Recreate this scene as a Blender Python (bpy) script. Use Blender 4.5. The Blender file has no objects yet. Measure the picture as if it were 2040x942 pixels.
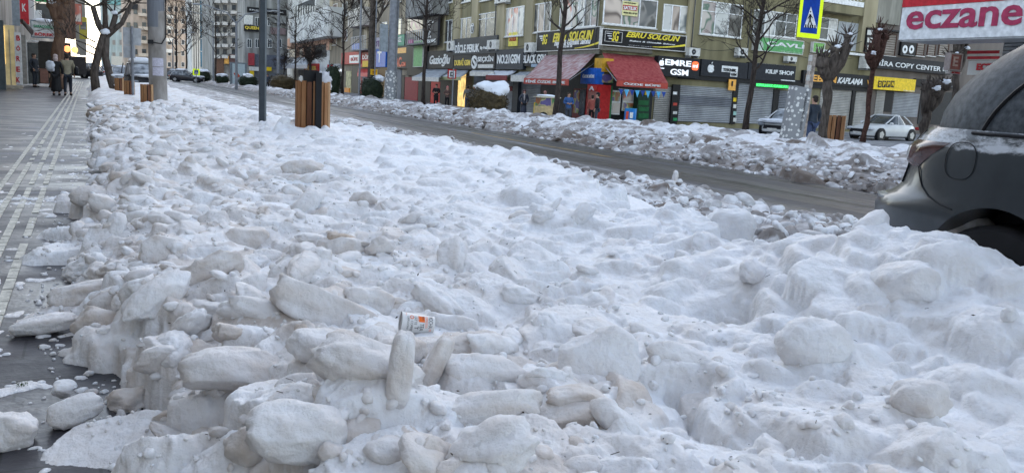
import bpy, bmesh, math, random
import numpy as np
from mathutils import Vector, Matrix, noise as mnoise
S=bpy.context.scene; COL=S.collection
random.seed(7); rng=np.random.default_rng(11)
rad=math.radians
# ------------------------------------------------------------------ camera
F=1700.; CH=1.3
def nrm(v): v=np.array(v,float); return v/np.linalg.norm(v)
Yc=nrm((-843,341,-F)); Zc=nrm((.055,1,294.6/F)); Xc=np.cross(Yc,Zc); R=np.array([Xc,Yc,Zc])
cd=bpy.data.cameras.new('camera'); cam=bpy.data.objects.new('camera',cd); COL.objects.link(cam)
cd.sensor_width=36; cd.lens=36*F/2040; cd.clip_end=3000; cd.clip_start=.05
cam.matrix_world=Matrix.Translation((0,0,CH))@Matrix(R.tolist()).to_4x4()
cd.dof.use_dof=True; cd.dof.focus_distance=7.0; cd.dof.aperture_fstop=14
S.camera=cam
# ------------------------------------------------------------------ light
SUN_EL=18; SUN_AZ=38      # degrees from +Y (street direction), negative = towards -X
w=bpy.data.worlds.new('World'); S.world=w; w.use_nodes=True
nt=w.node_tree; bg=nt.nodes['Background']; sk=nt.nodes.new('ShaderNodeTexSky'); sk.sky_type='NISHITA'; sk.sun_disc=False
sk.sun_elevation=rad(SUN_EL); sk.sun_rotation=rad(SUN_AZ); sk.air_density=1.0; sk.dust_density=.9; sk.ozone_density=1.0
hs=nt.nodes.new('ShaderNodeHueSaturation'); hs.inputs['Saturation'].default_value=.62; nt.links.new(sk.outputs[0],hs.inputs['Color']); nt.links.new(hs.outputs[0],bg.inputs[0]); bg.inputs[1].default_value=.15
ld=bpy.data.lights.new('sun','SUN'); ld.energy=2.0; ld.angle=rad(2); ld.color=(1,.93,.84)
lo=bpy.data.objects.new('sun',ld); COL.objects.link(lo)
sd=Vector((math.sin(rad(SUN_AZ))*math.cos(rad(SUN_EL)),math.cos(rad(SUN_AZ))*math.cos(rad(SUN_EL)),math.sin(rad(SUN_EL))))
lo.rotation_euler=sd.to_track_quat('Z','Y').to_euler(); lo.location=(0,0,30)
S.view_settings.view_transform='Standard'; S.view_settings.look='None'; S.view_settings.gamma=1; S.view_settings.exposure=1.93
S.render.resolution_x=1024; S.render.resolution_y=472
# ------------------------------------------------------------------ pixel helpers (photo pixels 2040x942)
def ray(px,py): return R@np.array([px-1020,471-py,-F])
def dep(px,py,d): return R@(np.array([px-1020,471-py,-F])*d/F)+[0,0,CH]
def atz(px,py,z):
    d=ray(px,py); return d*((z-CH)/d[2])+[0,0,CH]
def atd(px,d,z):
    """point on the column px at camera depth d with world height z"""
    a=dep(px,0,d); b=dep(px,900,d); t=(z-a[2])/(b[2]-a[2]); return a+(b-a)*t
def vpdir(px):
    d=ray(px,130+.055*(px-177)); d[2]=0; return nrm(d)
# ------------------------------------------------------------------ materials
def newmat(name):
    m=bpy.data.materials.new(name); m.use_nodes=True; return m,m.node_tree.nodes,m.node_tree.links,m.node_tree.nodes['Principled BSDF']
def mat(name,col,rough=.6,metal=0,amt=.18,sc=6,bump=0,bsc=30,emit=0,col2=None,stretch=None,spec=None,det=5):
    m,N,L,b=newmat(name)
    tc=N.new('ShaderNodeTexCoord'); mp=N.new('ShaderNodeMapping'); L.new(tc.outputs['Object'],mp.inputs[0])
    if stretch: mp.inputs['Scale'].default_value=stretch
    n=N.new('ShaderNodeTexNoise'); n.inputs['Scale'].default_value=sc; n.inputs['Detail'].default_value=det; L.new(mp.outputs[0],n.inputs[0])
    cr=N.new('ShaderNodeValToRGB'); cr.color_ramp.elements[0].position=.34; cr.color_ramp.elements[1].position=.68
    c2=col2 if col2 else tuple(min(1,c*(1+amt)) for c in col); c1=col if col2 else tuple(c*(1-amt) for c in col)
    cr.color_ramp.elements[0].color=(*c1,1); cr.color_ramp.elements[1].color=(*c2,1)
    L.new(n.outputs[0],cr.inputs[0]); L.new(cr.outputs[0],b.inputs['Base Color'])
    b.inputs['Roughness'].default_value=rough; b.inputs['Metallic'].default_value=metal; b.inputs['Specular IOR Level'].default_value=.5 if rough<.3 else .18
    if spec is not None: b.inputs['Specular IOR Level'].default_value=spec
    if bump:
        n2=N.new('ShaderNodeTexNoise'); n2.inputs['Scale'].default_value=bsc; n2.inputs['Detail'].default_value=4; L.new(mp.outputs[0],n2.inputs[0])
        bp=N.new('ShaderNodeBump'); bp.inputs['Strength'].default_value=bump; bp.inputs['Distance'].default_value=.02
        L.new(n2.outputs[0],bp.inputs['Height']); L.new(bp.outputs[0],b.inputs['Normal'])
    if emit:
        L.new(cr.outputs[0],b.inputs['Emission Color']); b.inputs['Emission Strength'].default_value=emit
    return m
_mc={}
def cm(r,g,b,rough=.55,**k):
    key=(r,g,b,rough,tuple(sorted(k.items())))
    if key not in _mc: _mc[key]=mat('paint_%d'%len(_mc),(r,g,b),rough,**k)
    return _mc[key]
def wallmat(name,c1,c2,stain=.55):
    m,N,L,b=newmat(name); tc=N.new('ShaderNodeTexCoord')
    n=N.new('ShaderNodeTexNoise'); n.inputs['Scale'].default_value=.5; n.inputs['Detail'].default_value=8; L.new(tc.outputs['Object'],n.inputs[0])
    cr=N.new('ShaderNodeValToRGB'); cr.color_ramp.elements[0].color=(*c1,1); cr.color_ramp.elements[1].color=(*c2,1); cr.color_ramp.elements[0].position=.35; cr.color_ramp.elements[1].position=.7
    L.new(n.outputs[0],cr.inputs[0])
    mp=N.new('ShaderNodeMapping'); mp.inputs['Scale'].default_value=(.9,.9,.16); L.new(tc.outputs['Object'],mp.inputs[0])
    n2=N.new('ShaderNodeTexNoise'); n2.inputs['Scale'].default_value=1.3; n2.inputs['Detail'].default_value=6; L.new(mp.outputs[0],n2.inputs[0])
    c2r=N.new('ShaderNodeValToRGB'); c2r.color_ramp.elements[0].position=.42; c2r.color_ramp.elements[1].position=.62
    c2r.color_ramp.elements[0].color=(stain,stain,stain*.97,1); c2r.color_ramp.elements[1].color=(1,1,1,1)
    L.new(n2.outputs[0],c2r.inputs[0]); mx=N.new('ShaderNodeMix'); mx.data_type='RGBA'; mx.blend_type='MULTIPLY'; mx.inputs[0].default_value=1
    L.new(cr.outputs[0],mx.inputs[6]); L.new(c2r.outputs[0],mx.inputs[7]); L.new(mx.outputs[2],b.inputs['Base Color']); b.inputs['Roughness'].default_value=.85
    return m
def snowmat(name,clean,dirt,bscale=62,bstr=.75,mid=.38):
    m,N,L,b=newmat(name); tc=N.new('ShaderNodeTexCoord')
    at=N.new('ShaderNodeAttribute'); at.attribute_name='dirt'
    n=N.new('ShaderNodeTexNoise'); n.inputs['Scale'].default_value=9; n.inputs['Detail'].default_value=7; L.new(tc.outputs['Object'],n.inputs[0])
    ma=N.new('ShaderNodeMath'); ma.operation='MULTIPLY_ADD'; L.new(n.outputs[0],ma.inputs[0]); ma.inputs[1].default_value=1.0; ma.inputs[2].default_value=-.5
    ad=N.new('ShaderNodeMath'); ad.operation='MULTIPLY_ADD'; ad.use_clamp=True; L.new(ma.outputs[0],ad.inputs[0]); ad.inputs[1].default_value=.8
    L.new(at.outputs['Fac'],ad.inputs[2])
    cr=N.new('ShaderNodeValToRGB'); e=cr.color_ramp.elements; e[0].color=(*clean,1); e[1].color=(*dirt,1)
    e2=e.new(.45); e2.color=(*(tuple((1-mid)*a+mid*q for a,q in zip(clean,dirt))),1)
    L.new(ad.outputs[0],cr.inputs[0]); L.new(cr.outputs[0],b.inputs['Base Color'])
    b.inputs['Roughness'].default_value=.62; b.inputs['Specular IOR Level'].default_value=.35; b.inputs['Subsurface Weight'].default_value=.35; b.inputs['Subsurface Radius'].default_value=(.9,1.0,1.15); b.inputs['Subsurface Scale'].default_value=.012
    n2=N.new('ShaderNodeTexNoise'); n2.inputs['Scale'].default_value=bscale; n2.inputs['Detail'].default_value=6; n2.inputs['Roughness'].default_value=.65; L.new(tc.outputs['Object'],n2.inputs[0])
    n3=N.new('ShaderNodeTexVoronoi'); n3.inputs['Scale'].default_value=bscale*.45; L.new(tc.outputs['Object'],n3.inputs[0])
    mm=N.new('ShaderNodeMath'); mm.operation='ADD'; L.new(n2.outputs[0],mm.inputs[0]); L.new(n3.outputs[0],mm.inputs[1])
    bp=N.new('ShaderNodeBump'); bp.inputs['Strength'].default_value=bstr; bp.inputs['Distance'].default_value=.006
    L.new(mm.outputs[0],bp.inputs['Height'])
    n4=N.new('ShaderNodeTexNoise'); n4.inputs['Scale'].default_value=19; n4.inputs['Detail'].default_value=8; n4.inputs['Roughness'].default_value=.62; L.new(tc.outputs['Object'],n4.inputs[0])
    bq=N.new('ShaderNodeBump'); bq.inputs['Strength'].default_value=.7; bq.inputs['Distance'].default_value=.022; L.new(n4.outputs[0],bq.inputs['Height']); L.new(bp.outputs[0],bq.inputs['Normal']); L.new(bq.outputs[0],b.inputs['Normal'])
    return m
M_snow=snowmat('snow',(.80,.81,.83),(.47,.375,.295))
M_ice=snowmat('packed_ice_snow',(.795,.80,.815),(.48,.385,.305))
M_slush=snowmat('dirty_slush',(.74,.74,.755),(.125,.095,.075),30,.5,.66)
M_fluff=mat('snow_cap_white',(.80,.83,.88),.6,amt=.04,sc=4,bump=.3,bsc=25)
WHITE=cm(.78,.78,.76,.5); OFFW=cm(.62,.61,.57,.6); BLACK=cm(.010,.010,.012,.5); DARK=cm(.024,.025,.028,.5)
CHAR=cm(.030,.036,.045,.5); GREYM=cm(.28,.29,.30,.5); STEEL=mat('galvanised_steel',(.33,.34,.35),.5,.5,bump=.1,bsc=40)
RED=cm(.42,.02,.02,.5); DRED=cm(.20,.03,.035,.6); YEL=cm(.75,.52,.02,.5); ORA=cm(.75,.28,.04,.5); BLUE=cm(.02,.12,.5,.4); GREEN=cm(.03,.30,.10,.5); LBLUE=cm(.12,.42,.75,.5)
GLASS=mat('window_glass',(.035,.045,.055),.12,0,amt=.5,sc=1.5); TEAL=mat('teal_curtain_glass',(.02,.12,.19),.15,0,amt=.45,sc=.25)
LITW=mat('white_lit_letters',(.95,.97,1),.4,amt=.01,emit=.12); LITG=mat('green_led',(.05,.9,.15),.4,amt=.01,emit=.5); LITY=mat('warm_lit_interior',(.50,.34,.12),.5,amt=.35,sc=2.2,emit=.55)
LITO=mat('orange_lamp_glow',(1,.28,.10),.4,amt=.05,emit=.7); LITYL=mat('yellow_lamp_glow',(1,.66,.2),.4,amt=.05,emit=.45)
SHUT=None
def shutter(name,c,sc=9.0):
    m,N,L,b=newmat(name); tc=N.new('ShaderNodeTexCoord'); sp=N.new('ShaderNodeSeparateXYZ'); L.new(tc.outputs['Object'],sp.inputs[0])
    ml=N.new('ShaderNodeMath'); ml.operation='MULTIPLY'; ml.inputs[1].default_value=sc*6.283; L.new(sp.outputs[2],ml.inputs[0])
    sn=N.new('ShaderNodeMath'); sn.operation='SINE'; L.new(ml.outputs[0],sn.inputs[0])
    n=N.new('ShaderNodeTexNoise'); n.inputs['Scale'].default_value=1.2; n.inputs['Detail'].default_value=6; L.new(tc.outputs['Object'],n.inputs[0])
    cr=N.new('ShaderNodeValToRGB'); cr.color_ramp.elements[0].color=(*[x*.72 for x in c],1); cr.color_ramp.elements[1].color=(*[x*1.15 for x in c],1); cr.color_ramp.elements[0].position=.3; cr.color_ramp.elements[1].position=.7
    L.new(n.outputs[0],cr.inputs[0]); L.new(cr.outputs[0],b.inputs['Base Color'])
    bp=N.new('ShaderNodeBump'); bp.inputs['Strength'].default_value=.9; bp.inputs['Distance'].default_value=.03; L.new(sn.outputs[0],bp.inputs['Height']); L.new(bp.outputs[0],b.inputs['Normal'])
    b.inputs['Roughness'].default_value=.5; b.inputs['Metallic'].default_value=.2
    return m
SH1=shutter('roller_shutter_grey',(.36,.37,.38)); SH2=shutter('roller_shutter_cream',(.46,.44,.40)); SH3=shutter('roller_shutter_dark',(.20,.21,.23))
def postermat(name,cols,sc=2.2,seed=0):
    m,N,L,b=newmat(name); tc=N.new('ShaderNodeTexCoord'); mp=N.new('ShaderNodeMapping'); mp.inputs['Location'].default_value=(seed*3.7,seed*1.3,seed*2.1); L.new(tc.outputs['Object'],mp.inputs[0])
    n=N.new('ShaderNodeTexNoise'); n.inputs['Scale'].default_value=sc*.45; n.inputs['Detail'].default_value=.6; n.inputs['Distortion'].default_value=.5; L.new(mp.outputs[0],n.inputs[0])
    cr=N.new('ShaderNodeValToRGB'); cr.color_ramp.interpolation='EASE'; e=cr.color_ramp.elements
    k=len(cols); e[0].color=(*cols[0],1); e[0].position=0; e[1].color=(*cols[-1],1); e[1].position=.64
    for i in range(1,k-1):
        q=e.new(.36+.28*i/(k-1)); q.color=(*cols[i],1)
    L.new(n.outputs[0],cr.inputs[0]); L.new(cr.outputs[0],b.inputs['Base Color']); b.inputs['Roughness'].default_value=.25
    return m
PO=[postermat('poster_film_portrait',[(.04,.04,.045),(.45,.36,.30),(.10,.07,.06),(.6,.5,.42)],1.3,1),
    postermat('poster_film_red',[(.35,.05,.05),(.6,.55,.5),(.5,.12,.08),(.12,.1,.1)],2.0,2),
    postermat('poster_film_dark',[(.03,.03,.035),(.07,.075,.08),(.2,.19,.18),(.03,.03,.03)],2.2,3),
    postermat('poster_film_pale',[(.40,.42,.40),(.55,.55,.52),(.2,.22,.22),(.62,.6,.55)],2.0,4),
    postermat('poster_film_mixed',[(.15,.03,.05),(.35,.3,.28),(.05,.12,.08),(.5,.45,.4)],2.4,5),
    postermat('shop_goods_mixed',[(.05,.05,.05),(.35,.12,.04),(.1,.25,.1),(.5,.4,.2),(.12,.1,.25)],5,6),
    postermat('mural_purple',[(.16,.12,.10),(.22,.18,.15),(.18,.04,.12),(.25,.2,.17)],.9,7)]
# ------------------------------------------------------------------ mesh builder
class MB:
    def __init__(s): s.v=[]; s.f=[]; s.m=[]
    def add(s,vs,fs,mi=0):
        o=len(s.v); s.v+= [tuple(map(float,p)) for p in vs]; s.f+=[tuple(o+i for i in f) for f in fs]; s.m+=[mi]*len(fs); return s
    def hexa(s,c,mi=0):   # c: 8 corners bottom 4 (ccw) then top 4
        return s.add(c,[(3,2,1,0),(4,5,6,7),(0,1,5,4),(1,2,6,5),(2,3,7,6),(3,0,4,7)],mi)
    def box(s,x0,x1,y0,y1,z0,z1,mi=0): return s.hexa([(x0,y0,z0),(x1,y0,z0),(x1,y1,z0),(x0,y1,z0),(x0,y0,z1),(x1,y0,z1),(x1,y1,z1),(x0,y1,z1)],mi)
    def tube(s,pts,rs,n=8,mi=0,cap=True,smoothcap=False):
        pts=[Vector(p) for p in pts]
        if not hasattr(rs,'__len__'): rs=[rs]*len(pts)
        rings=[]; ref=None
        for i,p in enumerate(pts):
            d=(pts[min(i+1,len(pts)-1)]-pts[max(i-1,0)]).normalized()
            if ref is None: ref=d.orthogonal().normalized()
            ref=(ref-d*ref.dot(d)); ref=ref.normalized() if ref.length>1e-6 else d.orthogonal().normalized()
            q=d.cross(ref); rings.append([p+(ref*math.cos(2*math.pi*k/n)+q*math.sin(2*math.pi*k/n))*rs[i] for k in range(n)])
        vs=[v for r in rings for v in r]; fs=[]
        for i in range(len(rings)-1):
            for k in range(n): a=i*n+k; b=i*n+(k+1)%n; fs.append((a,b,b+n,a+n))
        if cap: fs.append(tuple(range(n-1,-1,-1))); o=(len(rings)-1)*n; fs.append(tuple(o+k for k in range(n)))
        return s.add(vs,fs,mi)
    def prism(s,poly,z0,z1,mi=0):
        n=len(poly); vs=[(p[0],p[1],z0) for p in poly]+[(p[0],p[1],z1) for p in poly]
        return s.add(vs,[tuple(range(n-1,-1,-1)),tuple(range(n,2*n))]+[(i,(i+1)%n,n+(i+1)%n,n+i) for i in range(n)],mi)
    def rings(s,rg,mi=0,capb=True,capt=True):
        n=len(rg[0]); vs=[p for r in rg for p in r]; fs=[]
        for i in range(len(rg)-1):
            for k in range(n): a=i*n+k; b=i*n+(k+1)%n; fs.append((a,b,b+n,a+n))
        if capb: fs.append(tuple(range(n-1,-1,-1)))
        if capt: o=(len(rg)-1)*n; fs.append(tuple(o+k for k in range(n)))
        return s.add(vs,fs,mi)
    def blob(s,c,r,sub=2,amp=.15,fr=2.0,seed=0,mi=0,power=2.0,rot=None,flat=None):
        bm=bmesh.new(); bmesh.ops.create_icosphere(bm,subdivisions=sub,radius=1)
        vs=[]
        for v in bm.verts:
            p=v.co.copy(); k=(abs(p.x)**power+abs(p.y)**power+abs(p.z)**power)**(-1/power); p*=k
            q=p*fr+Vector((seed*7.3,seed*3.1,seed*1.7)); p*=1+amp*mnoise.noise(q)+amp*.45*mnoise.noise(q*2.7)+amp*.2*mnoise.noise(q*6.5)
            p=Vector((p.x*r[0],p.y*r[1],p.z*r[2]))
            if rot is not None: p=rot@p
            vs.append(p+Vector(c))
        fs=[tuple(v.index for v in f.verts) for f in bm.faces]; bm.free(); return s.add(vs,fs,mi)
def V3(p): return Vector((float(p[0]),float(p[1]),float(p[2])))
def tag(o,label=None,cat=None,group=None,kind=None):
    if label: o['label']=label
    if cat: o['category']=cat
    if group: o['group']=group
    if kind: o['kind']=kind
    return o
def thing(name,loc,label,cat,group=None):
    o=bpy.data.objects.new(name,None); o.empty_display_size=.2; COL.objects.link(o); o.location=V3(loc); o['wl']=list(map(float,loc)); return tag(o,label,cat,group)
def origin(p):
    t=Vector((0,0,0))
    while p is not None: t+=p.location; p=p.parent
    return t
def obj(name,mb,mats,parent=None,base=None,smooth=False,angle=None):
    """vertices of mb are world coordinates; the object origin is its parent's, or base"""
    me=bpy.data.meshes.new(name)
    o0=origin(parent) if parent is not None else (V3(base) if base is not None else Vector((0,0,0)))
    vs=np.array(mb.v,dtype=float)-np.array(o0) if len(mb.v) else np.zeros((0,3))
    me.from_pydata(vs.tolist(),[],mb.f); 
    if not isinstance(mats,(list,tuple)): mats=[mats]
    for m in mats: me.materials.append(m)
    if len(mats)>1: me.polygons.foreach_set('material_index',mb.m)
    if smooth: me.polygons.foreach_set('use_smooth',[True]*len(me.polygons))
    me.update(); o=bpy.data.objects.new(name,me); COL.objects.link(o)
    if parent is not None: o.parent=parent
    else: o.location=o0
    if angle is not None:
        me.set_sharp_from_angle(angle=rad(angle))
    return o
def strip(o):   # remove helper property
    if 'wl' in o: del o['wl']
# ------------------------------------------------------------------ facades
class Fac:
    def __init__(s,P,u,flip=False):
        s.P=np.array([P[0],P[1]],float); s.u=nrm([u[0],u[1]]); s.n=np.array([s.u[1],-s.u[0]])
        if np.dot(s.n,-s.P)<0: s.n=-s.n
    def at(s,px,py,d=0):
        q=ray(px,py); P=s.P+s.n*d; A=np.array([[q[0],-s.u[0]],[q[1],-s.u[1]]]); t,k=np.linalg.solve(A,P); return k,CH+t*q[2]
    def w(s,k,z,d=0): p=s.P+s.u*k+s.n*d; return (p[0],p[1],z)
    def box(s,mb,k0,k1,z0,z1,d0,d1,mi=0):
        c=[s.w(k0,z0,d0),s.w(k1,z0,d0),s.w(k1,z0,d1),s.w(k0,z0,d1),s.w(k0,z1,d0),s.w(k1,z1,d0),s.w(k1,z1,d1),s.w(k0,z1,d1)]
        return mb.hexa(c,mi)
    def r(s,px0,py0,px1,py1,d=0):
        ym=(max(py0,0)+max(py1,0))/2; k0=s.at(px0,ym,d)[0]; k1=s.at(px1,ym,d)[0]; return k0,k1,s.at(px1,py1,d)[1],s.at(px0,py0,d)[1]
    def pbox(s,mb,px0,py0,px1,py1,d0,d1,mi=0):
        k0,k1,zb,zt=s.r(px0,py0,px1,py1,d1); return s.box(mb,k0,k1,zb,zt,d0,d1,mi)
FONTS=bpy.data.fonts
def textmesh(txt,w,h,ext=.02,bold=0,shear=0):
    cu=bpy.data.curves.new('t','FONT'); cu.body=txt; cu.extrude=ext; cu.offset=bold; cu.shear=shear; cu.resolution_u=3; cu.align_x='LEFT'; cu.space_line=.9
    ob=bpy.data.objects.new('t',cu); COL.objects.link(ob); bpy.context.view_layer.update()
    me=bpy.data.meshes.new_from_object(ob.evaluated_get(bpy.context.evaluated_depsgraph_get())); bpy.data.objects.remove(ob); 
    v=np.array([tuple(x.co) for x in me.vertices]); fs=[tuple(p.vertices) for p in me.polygons]; bpy.data.meshes.remove(me)
    mn=v.min(0); mx=v.max(0); v[:,0]=(v[:,0]-mn[0])/(mx[0]-mn[0])*w; v[:,1]=(v[:,1]-mn[1])/(mx[1]-mn[1])*h; v[:,2]=(v[:,2]-mn[2])
    return v,fs
def fit_text(fac,txt,k0,k1,z0,z1,d,m,parent,name='lettering',bold=.028,shear=0,vertical=False,ext=.012):
    v,fs=textmesh(txt,abs(k1-k0),z1-z0,ext,bold,shear)
    # left side as seen from the viewer is k0
    sg=1 if k1>k0 else -1
    # u is to the right if cross(u,n) points down...
    mb=MB(); vs=[fac.w(k0+sg*a,z0+b,d+c) for a,b,c in v]; mb.add(vs,fs); return obj(name,mb,m,parent)
def ptext(fac,txt,px0,py0,px1,py1,d,m,parent,**k):
    k0,k1,zb,zt=fac.r(px0,py0,px1,py1,d); return fit_text(fac,txt,k0,k1,zb,zt,d,m,parent,**k)
def sign(fac,px0,py0,px1,py1,mb_mat,label,texts=(),d0=.02,d1=.22,frame=None,name='shop_sign',cat='sign',group='shop signs on the facades'):
    k0,k1,zb,zt=fac.r(px0,py0,px1,py1,d1)
    t=thing(name,fac.w((k0+k1)/2,zb,(d0+d1)/2),label,cat,group)
    mb=MB(); fac.box(mb,k0,k1,zb,zt,d0,d1); obj('panel',mb,mb_mat,t)
    if frame:
        f=MB(); q=.045; sg=1 if k1>k0 else -1
        for a in ((k0,k1,zb-q,zb),(k0,k1,zt,zt+q),(k0-sg*q,k0,zb-q,zt+q),(k1,k1+sg*q,zb-q,zt+q)): fac.box(f,*a,d0,d1+.03)
        obj('frame',f,frame,t)
    for tx in texts:
        s,a,b,c,d,_,m=tx[:7]; kw=tx[7] if len(tx)>7 else {}
        ptext(fac,s,a,b,c,d,d1+.004,m,t,**kw)
    return t
def window(fac,px0,py0,px1,py1,parent,panes,frm=None,nx=None,hbar=0,sill=True):
    k0,k1,zb,zt=fac.r(px0,py0,px1,py1); sg=1 if k1>k0 else -1; W=abs(k1-k0); nx=nx or len(panes); q=.06
    f=MB()
    fac.box(f,k0,k1,zb,zb+q,0,.07); fac.box(f,k0,k1,zt-q,zt,0,.07)
    for i in range(nx+1):
        kk=k0+sg*(W-q)*i/nx; fac.box(f,kk,kk+sg*q,zb+q,zt-q,0,.068)
    if hbar: z=zb+(zt-zb)*hbar; fac.box(f,k0+sg*q,k1-sg*q,z,z+q*.8,0,.064)
    fo=obj('window',f,frm or WHITE,parent)
    for i in range(nx):
        p=MB(); a=k0+sg*(W-q)*i/nx+sg*q; b=k0+sg*(W-q)*(i+1)/nx; fac.box(p,a,b,zb+q,zt-q,.002,.03); obj('pane',p,panes[i%len(panes)],fo)
    if sill:
        s=MB(); fac.box(s,k0-sg*.05,k1+sg*.05,zb-.07,zb-.004,0,.14); obj('sill',s,OFFW,fo)
    return fo
def part(fac,name,px0,py0,px1,py1,d0,d1,m,parent):
    mb=MB(); fac.pbox(mb,px0,py0,px1,py1,d0,d1); return obj(name,mb,m,parent)
def struct(name,mb,m,**k): return tag(obj(name,mb,m,**k),kind='structure')
# ------------------------------------------------------------------ ground, pavements, road
def groundmat():
    m,N,L,b=newmat('wet_asphalt'); tc=N.new('ShaderNodeTexCoord')
    mp=N.new('ShaderNodeMapping'); mp.inputs['Scale'].default_value=(2.6,.10,1); L.new(tc.outputs['Object'],mp.inputs[0])
    n=N.new('ShaderNodeTexNoise'); n.inputs['Scale'].default_value=1.0; n.inputs['Detail'].default_value=7; n.inputs['Roughness'].default_value=.62; L.new(mp.outputs[0],n.inputs[0])
    cr=N.new('ShaderNodeValToRGB'); e=cr.color_ramp.elements; e[0].position=.46; e[0].color=(.030,.033,.038,1); e[1].position=.70; e[1].color=(.27,.27,.285,1); q=e.new(.56); q.color=(.065,.066,.072,1); b.inputs['Specular IOR Level'].default_value=.25
    sp=N.new('ShaderNodeSeparateXYZ'); L.new(tc.outputs['Object'],sp.inputs[0])
    mr=N.new('ShaderNodeMapRange'); mr.inputs['From Min'].default_value=8; mr.inputs['From Max'].default_value=14; L.new(sp.outputs[0],mr.inputs[0])
    lane=N.new('ShaderNodeValToRGB'); le=lane.color_ramp.elements; le[0].position=0; le[0].color=(1,1,1,1); le[1].position=1; le[1].color=(1,1,1,1)
    for p_,v_ in ((.18,.95),(.26,.18),(.36,.22),(.42,.62),(.50,.55),(.56,.12),(.66,.15),(.74,.7),(.80,.9)): q_=le.new(p_); q_.color=(v_,v_,v_,1)
    L.new(mr.outputs[0],lane.inputs[0]); mu=N.new('ShaderNodeMath'); mu.operation='MULTIPLY_ADD'; L.new(lane.outputs[0],mu.inputs[0]); mu.inputs[1].default_value=.20; mu.inputs[2].default_value=-.085
    su=N.new('ShaderNodeMath'); su.operation='ADD'; L.new(n.outputs[0],su.inputs[0]); L.new(mu.outputs[0],su.inputs[1]); L.new(su.outputs[0],cr.inputs[0])
    n2=N.new('ShaderNodeTexNoise'); n2.inputs['Scale'].default_value=3.0; n2.inputs['Detail'].default_value=8; L.new(tc.outputs['Object'],n2.inputs[0])
    mx=N.new('ShaderNodeMix'); mx.data_type='RGBA'; mx.blend_type='MULTIPLY'; mx.inputs[0].default_value=.75
    c2=N.new('ShaderNodeValToRGB'); c2.color_ramp.elements[0].position=.3; c2.color_ramp.elements[0].color=(.45,.44,.42,1); c2.color_ramp.elements[1].position=.65; L.new(n2.outputs[0],c2.inputs[0])
    L.new(cr.outputs[0],mx.inputs[6]); L.new(c2.outputs[0],mx.inputs[7]); L.new(mx.outputs[2],b.inputs['Base Color'])
    rr=N.new('ShaderNodeMapRange'); rr.inputs['From Min'].default_value=.4; rr.inputs['From Max'].default_value=.65; rr.inputs['To Min'].default_value=.28; rr.inputs['To Max'].default_value=.75; L.new(n.outputs[0],rr.inputs[0]); L.new(rr.outputs[0],b.inputs['Roughness'])
    bp=N.new('ShaderNodeBump'); bp.inputs['Strength'].default_value=.35; bp.inputs['Distance'].default_value=.02; L.new(n2.outputs[0],bp.inputs['Height']); L.new(bp.outputs[0],b.inputs['Normal'])
    return m
def pavemat():
    m,N,L,b=newmat('wet_pavers'); tc=N.new('ShaderNodeTexCoord')
    br=N.new('ShaderNodeTexBrick'); br.inputs['Scale'].default_value=1; br.inputs['Brick Width'].default_value=.6; br.inputs['Row Height'].default_value=.3; br.inputs['Mortar Size'].default_value=.006
    br.inputs['Color1'].default_value=(.040,.040,.046,1); br.inputs['Color2'].default_value=(.055,.050,.054,1); br.inputs['Mortar'].default_value=(.025,.025,.025,1); L.new(tc.outputs['Object'],br.inputs[0])
    n=N.new('ShaderNodeTexNoise'); n.inputs['Scale'].default_value=1.6; n.inputs['Detail'].default_value=9; n.inputs['Roughness'].default_value=.6
    mp=N.new('ShaderNodeMapping'); mp.inputs['Scale'].default_value=(.45,1.0,1); L.new(tc.outputs['Object'],mp.inputs[0]); L.new(mp.outputs[0],n.inputs[0])
    sp=N.new('ShaderNodeSeparateXYZ'); L.new(tc.outputs['Object'],sp.inputs[0])
    # trodden slush lies in bands across the walk from about 7 m onwards
    rng_=N.new('ShaderNodeMapRange'); rng_.inputs['From Min'].default_value=6.0; rng_.inputs['From Max'].default_value=13; rng_.inputs['To Min'].default_value=-.16; rng_.inputs['To Max'].default_value=-.04; L.new(sp.outputs[1],rng_.inputs[0])
    ad=N.new('ShaderNodeMath'); ad.operation='ADD'; L.new(n.outputs[0],ad.inputs[0]); L.new(rng_.outputs[0],ad.inputs[1])
    cr=N.new('ShaderNodeValToRGB'); cr.color_ramp.elements[0].position=.50; cr.color_ramp.elements[0].color=(0,0,0,1); cr.color_ramp.elements[1].position=.72; L.new(ad.outputs[0],cr.inputs[0])
    mx=N.new('ShaderNodeMix'); mx.data_type='RGBA'; L.new(cr.outputs[0],mx.inputs[0]); L.new(br.outputs[0],mx.inputs[6]); mx.inputs[7].default_value=(.27,.28,.31,1); L.new(mx.outputs[2],b.inputs['Base Color'])
    rr=N.new('ShaderNodeMapRange'); rr.inputs['From Min'].default_value=.4; rr.inputs['From Max'].default_value=.62; rr.inputs['To Min'].default_value=.3; rr.inputs['To Max'].default_value=.62; L.new(n.outputs[0],rr.inputs[0]); L.new(rr.outputs[0],b.inputs['Roughness'])
    n3=N.new('ShaderNodeTexNoise'); n3.inputs['Scale'].default_value=22; n3.inputs['Detail'].default_value=5; L.new(tc.outputs['Object'],n3.inputs[0])
    bp=N.new('ShaderNodeBump'); bp.inputs['Strength'].default_value=.4; bp.inputs['Distance'].default_value=.012; L.new(n3.outputs[0],bp.inputs['Height']); L.new(bp.outputs[0],b.inputs['Normal']); b.inputs['Specular IOR Level'].default_value=.3
    return m
mb=MB(); mb.add([(-900,-900,-.62),(900,-900,-.62),(900,1500,-.62),(-900,1500,-.62)],[(0,1,2,3)]); struct('ground',mb,mat('trampled_snow_ground',(.38,.38,.41),.7,amt=.4,sc=.8))
mb=MB(); mb.box(.9,13.6,-30,420,-.6,-.18); struct('road',mb,groundmat())
mb=MB(); mb.box(-40,.55,-30,420,-.6,0); struct('sidewalk',mb,pavemat())
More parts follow.
